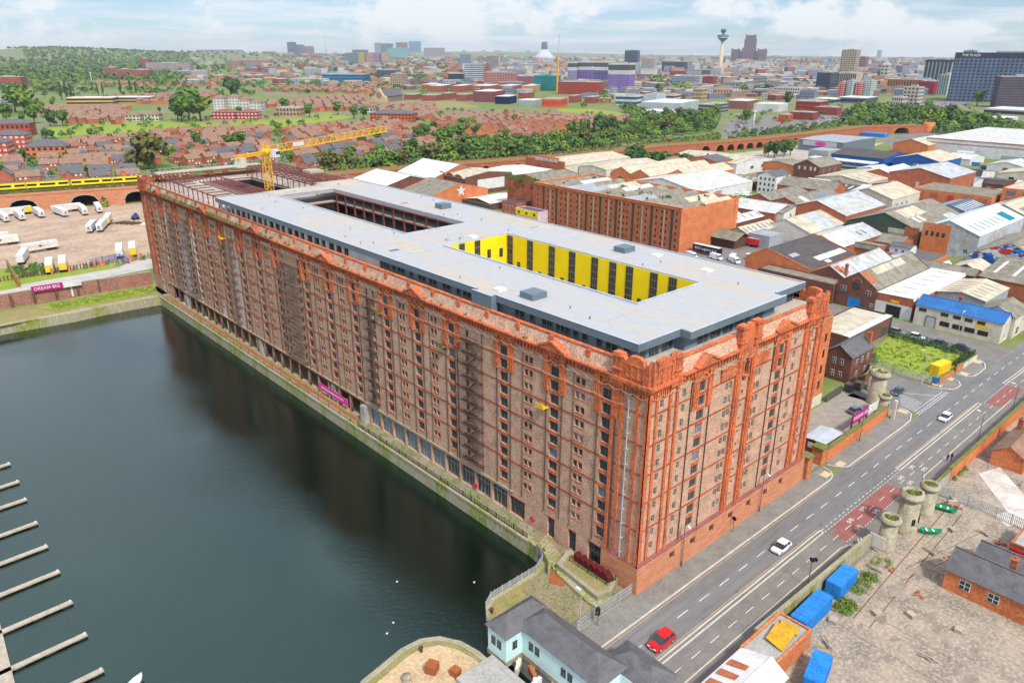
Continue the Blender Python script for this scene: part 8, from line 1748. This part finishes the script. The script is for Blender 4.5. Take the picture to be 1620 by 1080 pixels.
B_('station','glass fronted low station with white curved canopy',1330,1382,164,155,60,col(120,140,156),'band',roof='white',nz=1);B_('station','low glassy building with flat white roof beside the vans',1290,1330,164,157,50,col(150,170,180),'band',roof='white',nz=1)
B_('depot','white arched depot behind the vast white shed',1570,1640,184,174,60,col(222,220,214),'band',roof='white',nz=1);B_('depot','low white depot right of the blue road sign',1556,1600,196,188,50,col(210,214,212),None,roof='white')
rf=random.Random(41);FM=[col(176,120,104),col(160,100,88),col(190,150,126),col(196,196,196),col(168,172,182),col(210,190,166),col(150,110,106),col(186,130,100),col(140,148,164)]
FAR=[]
def filler(P,n,seed,wmin,wmax,hmin,hmax):
 r_=random.Random(seed);xs=[p[0] for p in P];ys=[p[1] for p in P];t=m=0
 while m<n and t<n*30:
  t+=1;px,py=r_.uniform(min(xs),max(xs)),r_.uniform(min(ys),max(ys))
  if not in_poly(px,py,P):continue
  x,y=G(px,py);w,d_=r_.uniform(wmin,wmax),r_.uniform(12,26)
  if not clear(x,y,w*.42):continue
  FAR.append((dist(x,y),x,y,w,d_,r_.uniform(hmin,hmax),r_.uniform(-.5,.9),(r_.choice((3,3,5,4,8,2)) if px>780 and r_.random()<.62 else r_.randrange(len(FM))),px,py,r_.random()));m+=1
filler([(380,96),(700,96),(900,100),(1130,104),(1400,104),(1540,112),(1520,126),(1380,128),(1150,126),(1000,122),(700,120),(400,118)],420,51,22,60,8,22)
filler([(420,87.5),(720,87.5),(1120,90),(1480,92),(1480,104),(1120,102),(700,97),(430,97)],330,52,40,120,10,26)
filler([(680,118),(900,122),(1150,126),(1280,126),(1280,140),(1000,146),(850,140),(650,138)],90,53,20,50,7,16)
filler([(230,98),(420,98),(620,104),(620,136),(430,138),(330,128),(250,124)],130,54,16,44,6,12)
filler([(900,150),(1100,140),(1230,150),(1230,162),(1100,158),(980,170)],26,55,18,40,6,10)
filler([(400,88),(760,88),(1140,90),(1500,94),(1530,118),(1380,128),(1150,128),(1000,128),(700,126),(560,118),(400,112)],900,57,16,46,6,16)
filler([(640,122),(1000,126),(1330,120),(1330,140),(1000,150),(860,150),(640,142)],160,58,14,36,6,12)
filler([(1000,132),(1240,128),(1460,124),(1500,150),(1240,158),(1000,152)],120,59,18,44,6,14)
filler([(700,100),(1500,100),(1500,124),(1000,124),(700,116)],150,60,24,56,16,34)
FAR.sort();print('filler',len(FAR))
FP={}
def fillproto(mi,pitched):
 if (mi,pitched) in FP:return FP[mi,pitched]
 R=empty('town_building',(0,0,0));R['category']='building';b=MB();b.box(-.5,.5,-.5,.5,-.2,1);o=b.build('wall',FM[mi]);o.parent=R
 b=MB()
 if pitched:hiproof(b,-.5,.5,-.5,.5,1,1.35,.02)
 else:b.box(-.47,.47,-.47,.47,1,1.02)
 o=b.build('roof',('browntile' if mi%2 else 'slate') if pitched else ('whitesheet' if mi%3==0 else 'concrete'));o.parent=R
 b=MB()
 for z in (.2,.55):
  for i in range(6):u=-.42+i*.168;b.box(u-.035,u+.035,-.505,-.5,z,z+.2)
 o=b.build('windows','glass');o.parent=R
 KIDS[R.name]=list(R.children);FP[mi,pitched]=R;return R
CNAME=['terracotta pink','dull red','tan','light grey','blue grey','cream','mauve brown','orange tan','slate blue']
FUSE={}
SKY_X=[(0,320,'right of the wooded hill'),(320,420,'under the ridge institution'),(420,457,'left of the hospital towers'),(457,500,'below the hospital towers'),(500,560,'below the thin chimney'),(560,604,'near the yellow fronted block'),(604,660,'below the university group'),(660,728,'below the beige laboratory'),(728,795,'around the white banded office'),(795,845,'left of the round cathedral'),(845,900,'below the round cathedral'),(900,988,'behind the purple flats'),(988,1048,'around the dark stepped tower'),(1048,1100,'around the wide dark blue office'),(1100,1160,'around the radio tower'),(1160,1210,'below the dark cathedral'),(1210,1290,'between the dark cathedral and the tan tower'),(1290,1360,'around the tan tower'),(1360,1430,'behind the goods station'),(1430,1640,'left of the wide glass slab')]
for D,x,y,w,d_,h,a,mi,px,py,q in FAR[:215]:
 va=math.atan2(y-CAMP.y,x-CAMP.x)-pi/2;s_=next((t for a0,a1,t in SKY_X if a0<=px<a1),'at the right edge')
 place(fillproto(mi,q<.45),FUSE,(x,y,ground_z(x,y)),va+a,(w,d_,h),'%s %s %s, %s'%(CNAME[mi],'pitched roofed building' if q<.45 else 'flat roofed block',s_,where(px,py)[1].replace('row','band')),'ordinary buildings of the distant town')
b=MB()
for D,x,y,w,d_,h,a,mi,px,py,q in FAR[215:]:
 va=math.atan2(y-CAMP.y,x-CAMP.x)-pi/2;z=ground_z(x,y);b.mat(mi).obox((x,y),va+a,w,d_,z-4,z+h)
 if q<.5:b.mat(9 if q<.25 else 10).obox((x,y),va+a,w*.98,d_*.98,z+h,z+h+.6)
b.build('distant_town',FM+[M['browntile'],M['white']],kind='stuff',label='uncountable small blocks of the far town up to the horizon',cat='town')
rc=random.Random(12);CARS=[]
CX=[('in the car park below the white pole',(1150,193,1210,212)),('in the upper car park by the white shed',(1150,176,1195,186)),('in the long rows by the red brick walls',(1230,186,1340,200)),('in the packed rows left of the big trees',(1300,172,1360,190)),('in the packed park below the concrete ruin',(1455,158,1545,175)),('in the rows beside the flat white station',(1260,165,1330,176))]
cn_={'w':'white','s':'silver','d':'dark','b':'blue grey','r':'red'}
for j,(wh,(a0,b0,a1,b1)) in enumerate(CX):
 x0,y0=G(a0,b1);x1,y1=G(a1,b1);x2,y2=G((a0+a1)/2,b0)
 m=0
 for t in range(400):
  if m>=(30,8,26,30,34,14)[j]:break
  px,py=rc.uniform(a0,a1),rc.uniform(b0,b1);x,y=G(px,py);x=round(x/3.2)*3.2;y=round(y/7)*7
  if clear(x,y,1.45):m+=1;k=rc.choice('wwssdbr');car(k,x,y,pi/2+rc.choice((0,pi)),'%s car %s'%(cn_[k],wh),'cars in the distant car parks',sc=1.15)
for px,py,t,lb in ((1191,208,177,'very tall white floodlight pole beside the car park'),(146,134,115,'tall white floodlight mast by the hill foot')):
 x,y=G(px,py);h=height_at(px,py,t);b=MB();b.tube((x,y,0),(x,y,h),.9,.6,8);b.box(x-3,x+3,y-1,y+1,h,h+1.2);b.build('floodlight_mast','white',label=lb,cat='mast')
for i,(px,py) in enumerate(((955,281),(966,282),(975,283),(983,284),(993,285),(1003,286),(1010,288),(1000,290))):car(rc.choice('wsdbr'),*G(px,py),rc.uniform(1,1.6),'%s parked car of the row by the sawtooth units'%('first','second','third','fourth','fifth','sixth','seventh','eighth')[i],'cars by the sawtooth units')
for i,(px,py) in enumerate(((1148,307),(1155,312),(1165,309),(1175,306),(1182,310),(1190,313),(1200,309),(1205,315),(1160,318),(1196,320),(1180,318),(1210,320))):place(PV if i%4==0 else PC[rc.choice('wsdb')],USED,(*G(px,py),.03),rc.uniform(0,3),1,'%s parked vehicle in the crowded yard by the white three storey house'%('first','second','third','fourth','fifth','sixth','seventh','eighth','ninth','tenth','eleventh','twelfth')[i],'vehicles in the crowded yard')
for px,py,m_,lb in ((1405,212,'red','small red vertical fuel sign by the trees'),(1272,236,'red','tall red totem sign by the rounded grey store'),(1210,246,'red','red totem sign at the small viaduct arches'),(1498,200,'brightblue','blue road sign with white arrow by the dual carriageway')):
 x,y=G(px,py);b=MB();s_=6 if m_!='brightblue' else 5;b.box(x-.3,x+.3,y-1.6,y+1.6,1,s_+2);b.build('totem_sign',m_,label=lb,cat='sign')
b=MB();x,y=G(1383,216);b.box(x-5,x+5,y-12,y+12,0,3.5);b.build('blue_cabin','brightblue',label='bright blue long cabin below the rounded abutment',cat='cabin')
for i,(px,py,m_) in enumerate(((1540,262,'brightblue'),(1552,263,'yellowpaint'),(1565,264,'blue'),(1580,265,'blue'),(1592,266,'creamsheet'),(1606,268,'darkgreen'),(1500,258,'whiteframe'),(1512,260,'bluesheet'),(1562,268,'blue'),(1588,282,'brightblue'))):
 container(*G(px,py),pi/2+.1,9,m_,('light blue','yellow','royal blue','second royal blue','cream','dark green','white','pale blue','lower royal blue','lone bright blue')[i]+' container in the row before the vast white shed')
WOOD=[]
def wood(P,n,seed,hm,sep=0,z=True):
 r_=random.Random(seed);xs=[p[0] for p in P];ys=[p[1] for p in P];m=t=0
 while m<n and t<n*20:
  t+=1;px,py=r_.uniform(min(xs),max(xs)),r_.uniform(min(ys),max(ys))
  if not in_poly(px,py,P):continue
  x,y=G(px,py);
  if not clear(x,y,3):continue
  WOOD.append((x,y,hm*r_.uniform(.7,1.25),r_.random()));m+=1
def wood_on_hill(n,seed,a0,a1,d0,d1,hm,keep=lambda px,py:True):
 'scatter by bearing and distance so that slopes get covered evenly'
 r_=random.Random(seed)
 for i in range(n):
  px=r_.uniform(a0,a1);D=r_.uniform(d0,d1);gx,gy=G(px,100);v=Vector((gx-CAMP.x,gy-CAMP.y)).normalized();x,y=CAMP.x+v.x*D,CAMP.y+v.y*D;z=ground_z(x,y);q=proj(x,y,z)
  if keep(*q):WOOD.append((x,y,hm*r_.uniform(.7,1.3),r_.random()))
wood_on_hill(3000,61,-60,300,1500,7000,15,lambda px,py:not (px<38 and py>78 and py<94) and not (38<px<80 and 92<py<97) and py<128)
wood_on_hill(700,62,200,760,2200,8000,16,lambda px,py:py<116)
wood_on_hill(700,63,700,1640,3800,11000,20,lambda px,py:py<100)
wood([(660,104),(740,108),(716,130),(640,134),(600,128)],70,64,14);wood([(1030,128),(1080,126),(1085,148),(1020,150)],26,65,17);wood([(1150,130),(1240,134),(1240,150),(1150,146)],26,66,12);wood([(240,124),(420,128),(420,140),(240,136)],50,67,12);wood([(0,128),(60,130),(120,138),(0,150)],34,68,13);wood([(440,128),(560,136),(640,142),(600,148),(440,140)],50,69,11);wood([(980,172),(1010,178),(1110,190),(1130,196),(1000,192)],24,70,12);wood([(940,140),(1000,160),(880,170),(930,178)],10,71,9)
wood([(0,104),(420,100),(420,152),(0,152)],300,81,10);wood([(420,100),(1300,104),(1340,150),(660,150),(420,150)],330,82,9);wood([(1060,126),(1440,120),(1440,150),(1060,150)],60,83,10)
wood([(500,287),(560,282),(700,264),(800,252),(900,240),(990,228),(1130,208),(1138,178),(1080,186),(1000,198),(940,212),(880,222),(800,228),(740,232),(690,240),(640,250),(560,266)],420,72,8)
wood([(1330,202),(1345,176),(1400,172),(1490,176),(1600,198),(1600,210),(1500,214),(1400,206)],190,73,11)
wood([(1500,196),(1620,200),(1620,210),(1500,212)],20,74,9);wood([(0,196),(420,186),(700,176),(960,180),(960,215),(700,262),(300,280),(0,290)],260,75,5.5)
wood([(1150,214),(1330,196),(1330,206),(1150,226)],60,76,6);wood([(1150,176),(1340,160),(1440,178),(1300,196),(1160,200)],30,77,7)
rw2=random.Random(3);bs4=[MB() for _ in range(3)]
for x,y,h,q in WOOD:
 b=bs4[0 if q<.4 else 1 if q<.8 else 2];z=ground_z(x,y);R_=h*.52;D=dist(x,y);n=14 if D>3500 else 26 if D>1500 else 44;lf=h*.27 if D>3500 else h*.2 if D>1500 else h*.13
 for i in range(n):
  u=rw2.uniform(-.35,1);t=rw2.uniform(0,2*pi);s=math.sqrt(max(0,1-u*u));rr_=rw2.uniform(.75,1.08)
  p=Vector((x+R_*s*math.cos(t)*rr_,y+R_*s*math.sin(t)*rr_,z+h*.48+u*h*.48*rr_));nn=Vector((s*math.cos(t)+rw2.uniform(-.5,.5),s*math.sin(t)+rw2.uniform(-.5,.5),u+.3)).normalized();e=nn.orthogonal().normalized()*lf;f=nn.cross(e)
  b.face([p-e-f*.6,p+e*.5-f,p+e+f*.6,p-e*.4+f])
for b,m_,lb in zip(bs4,('leaf_b','leaf_a','leaf_c'),('dark green mass of the far woods and park trees','mid green mass of the far woods and park trees','light green mass of the far woods and park trees')):
 if b.f:b.build('woodland',m_,kind='stuff',label=lb,cat='woodland')
TREES.sort(key=lambda t:dist(t[1],t[2]));print('trees',len(TREES))
seen={}
for i,(k,x,y,h,px,py,grp) in enumerate(TREES[:298]):
 q=proj(x,y);w,r_=where(*q);lb='%s %s %s, %s'%(ADJ[k],'bush' if k in 'st' else 'tree',w,r_);grp=grp or 'single trees of the estate and works'
 place(KT[k],TRU,(x,y,ground_z(x,y)),(i*2.399)%6.28,(h/TH[k]*random.uniform(.85,1.15),h/TH[k]*random.uniform(.85,1.15),h/TH[k]),lb,grp)
def scrub(name,pts,label,mt,seed,h=(.8,2.2),n=16,lf=.32):
 r_=random.Random(seed);b=MB()
 for x,y,s in pts:
  z=ground_z(x,y)
  for i in range(n):
   t=r_.uniform(0,2*pi);q=r_.uniform(0,1)*s;zz=r_.uniform(.1,h[1])*(1-q/s*.6);p=Vector((x+q*math.cos(t),y+q*math.sin(t),z+zz));nn=Vector((math.cos(t)+r_.uniform(-.5,.5),math.sin(t)+r_.uniform(-.5,.5),.8)).normalized();e=nn.orthogonal().normalized()*s*lf;f=nn.cross(e)
   b.face([p-e-f*.6,p+e*.5-f,p+e+f*.6,p-e*.4+f])
 return b.build(name,mt,kind='stuff',label=label,cat='scrub')
r_=random.Random(6);pts=[]
for i in range(900):
 px=r_.uniform(470,1140);f=lambda X:290-(X-500)*.085 if X<800 else 264-(X-800)*.12
 py=f(px)-r_.uniform(0,12+r_.uniform(0,26)*(px<1000));pts.append((*G(px,py),r_.uniform(1.5,3.2)))
scrub('railway_scrub',[p for i,p in enumerate(pts) if i%2],'green scrub covering the railway bank behind the works','leaf_a',1);scrub('railway_scrub',[p for i,p in enumerate(pts) if i%2==0],'olive scrub and brambles along the railway bank','leaf_d',2)
pts=[(r_.uniform(120,148),r_.uniform(0,24),r_.uniform(.3,.8)) for i in range(330)];pts=[p for p in pts if p[1]<19+(p[0]-120)*.16 and not (125<p[0]<133 and 0<p[1]<5)]
scrub('long_grass',pts,'long grass and weeds on the fenced grass plot','grass',3,(.2,.5),16,.3);scrub('hedge',[(r_.uniform(145,148),r_.uniform(0,23),1.0) for i in range(60)]+[(r_.uniform(136,147),r_.uniform(.3,2),.9) for i in range(36)]+[(r_.uniform(121,126),r_.uniform(17,20),1.1) for i in range(24)],'dark ivy hedge along the side street fence','leaf_b',4,(.5,2.0),40,.16)
scrub('yard_bushes',[(r_.uniform(-36,-24),r_.uniform(264,280),1.6) for i in range(46)]+[(r_.uniform(-24,12),r_.uniform(262,266),1.0) for i in range(30)],'green bushes beside the lorry yard fence','leaf_a',5,(.8,2),40,.17);scrub('yard_bushes',[(r_.uniform(26,32),r_.uniform(-24,-22),.9) for i in range(16)]+[(r_.uniform(20,23),r_.uniform(-24.5,-22.5),1.0) for i in range(16)]+[(r_.uniform(73,80),-20.6,.7) for i in range(10)]+[(r_.uniform(29,38),r_.uniform(-21,-24),.5) for i in range(26)]+[(60.5,-36,1.2),(61.5,-37,1.4)],'weeds and bushes growing in the concrete yard','leaf_c',6,(.2,1.0),60,.11)
scrub('viaduct_ivy',[(G(1210+i*1.0,250)[0],G(1210+i*1.0,250)[1],1.5) for i in range(1)]+[(-22,398,3),(-21,397,2.6),(29,393,2.2),(29.5,392,2.4),(30,392,2)],'green ivy beside the viaduct arches','leaf_c',7,(1,6));scrub('viaduct_weeds',[(*vat(r_.uniform(0,230),r_.uniform(1,14)),1.0) for i in range(1)],'weeds on the track bed','leaf_a',8)
b=MB();rr3=random.Random(8)
pts=[(*vat(rr3.uniform(30,230),rr3.uniform(1,13)),8.7,2.2) for i in range(330)];tufts('track_weeds',pts,'leaf_d',.3,.8,n=5,r=.8,label='weeds growing over the viaduct track bed',cat='weeds')
pts=[(rr3.uniform(-34,-2),rr3.uniform(214,221),.25,1.0) for i in range(260)];tufts('bank_weeds',pts,'grass',.2,.6,label='rough grass tufts on the bank at the far end of the dock',cat='grass')
pts=[(rr3.uniform(-1.8,-.6),rr3.uniform(22,205),.02,.7) for i in range(170)]+[(rr3.uniform(-15,0),rr3.uniform(2,13),.02,.4) for i in range(120)];tufts('quay_weeds',pts,'grass',.15,.5,label='weeds sprouting from the quay slabs and terrace',cat='weeds')
pts=[(181+rr3.uniform(0,40),125+rr3.uniform(0,89),18+rr3.uniform(0,.5),1.6) for i in range(26)]+[(rr3.uniform(182,186),rr3.uniform(216,240),18.4,2.2) for i in range(20)];tufts('roof_weeds',pts,'leaf_a',.4,1.0,TW,n=8,r=.9)
# ================================================================ AIR
b=MB();b.box(-3100,16200,-3100,16200,-12,230)
hz_m=bpy.data.materials.new('air');hz_m.use_nodes=True;t=hz_m.node_tree;t.nodes.clear();o_=N(t,'ShaderNodeOutputMaterial');v_=N(t,'ShaderNodeVolumePrincipled');v_.inputs['Color'].default_value=(.84,.92,1.0,1);v_.inputs['Density'].default_value=.000045;v_.inputs['Anisotropy'].default_value=.2;t.links.new(v_.outputs[0],o_.inputs['Volume'])
HZ=b.build('haze',hz_m,kind='stuff',label='pale blue haze over the far town',cat='haze')
for P_ in list(HD.values())+list(HS.values())+list(KT.values())+list(FP.values())+list(PC.values())+[PV,TW_,TY,TC]:
 if not (USED.get(P_.name) or HU.get(P_.name) or TRU.get(P_.name) or FUSE.get(P_.name) or UT.get(P_.name)):
  for c_ in list(P_.children):bpy.data.objects.remove(c_)
  bpy.data.objects.remove(P_)
ORD='leftmost second third fourth fifth sixth seventh eighth ninth tenth eleventh twelfth thirteenth fourteenth fifteenth sixteenth'.split()
LB={}
for o in S.objects:
 if o.parent is None and 'label' in o:LB.setdefault(o['label'],[]).append(o)
for l,q in LB.items():
 l=l.replace('the vast white store','the vast store')
 if len(l.split())>13 and len(q)>1 or len(l.split())>16:
  for a_,c_ in ((' with plain brown roof',''),(' with hipped red brown roof',' with hipped roof'),(' with brown roof',''),(' with slate grey roof and front gable',' with grey roof'),('small ',''),(' pitched roofed',''),(' flat roofed',''),('between the dark cathedral and the tan tower','left of the tan tower')):
   if len(l.split())>13:l=l.replace(a_,c_)
 q.sort(key=lambda o:proj(*o.location)[0])
 for i,o in enumerate(q):
  sx=', '+ORD[min(i,15)]+' from left'*(i>0) if len(q)>1 else ''
  o['label']=(l if len((l+sx).split())<17 else l.rsplit(',',1)[0])+sx
LB={}
for o in S.objects:
 if o.parent is None and 'label' in o:LB.setdefault(o['label'],[]).append(o)
for l,q in LB.items():
 if len(q)==2:
  q.sort(key=lambda o:proj(*o.location)[1])
  for o,t_ in zip(q,(', farther',', nearer')):o['label']=(l if len(l.split())<16 else l.rsplit(',',1)[0])+t_
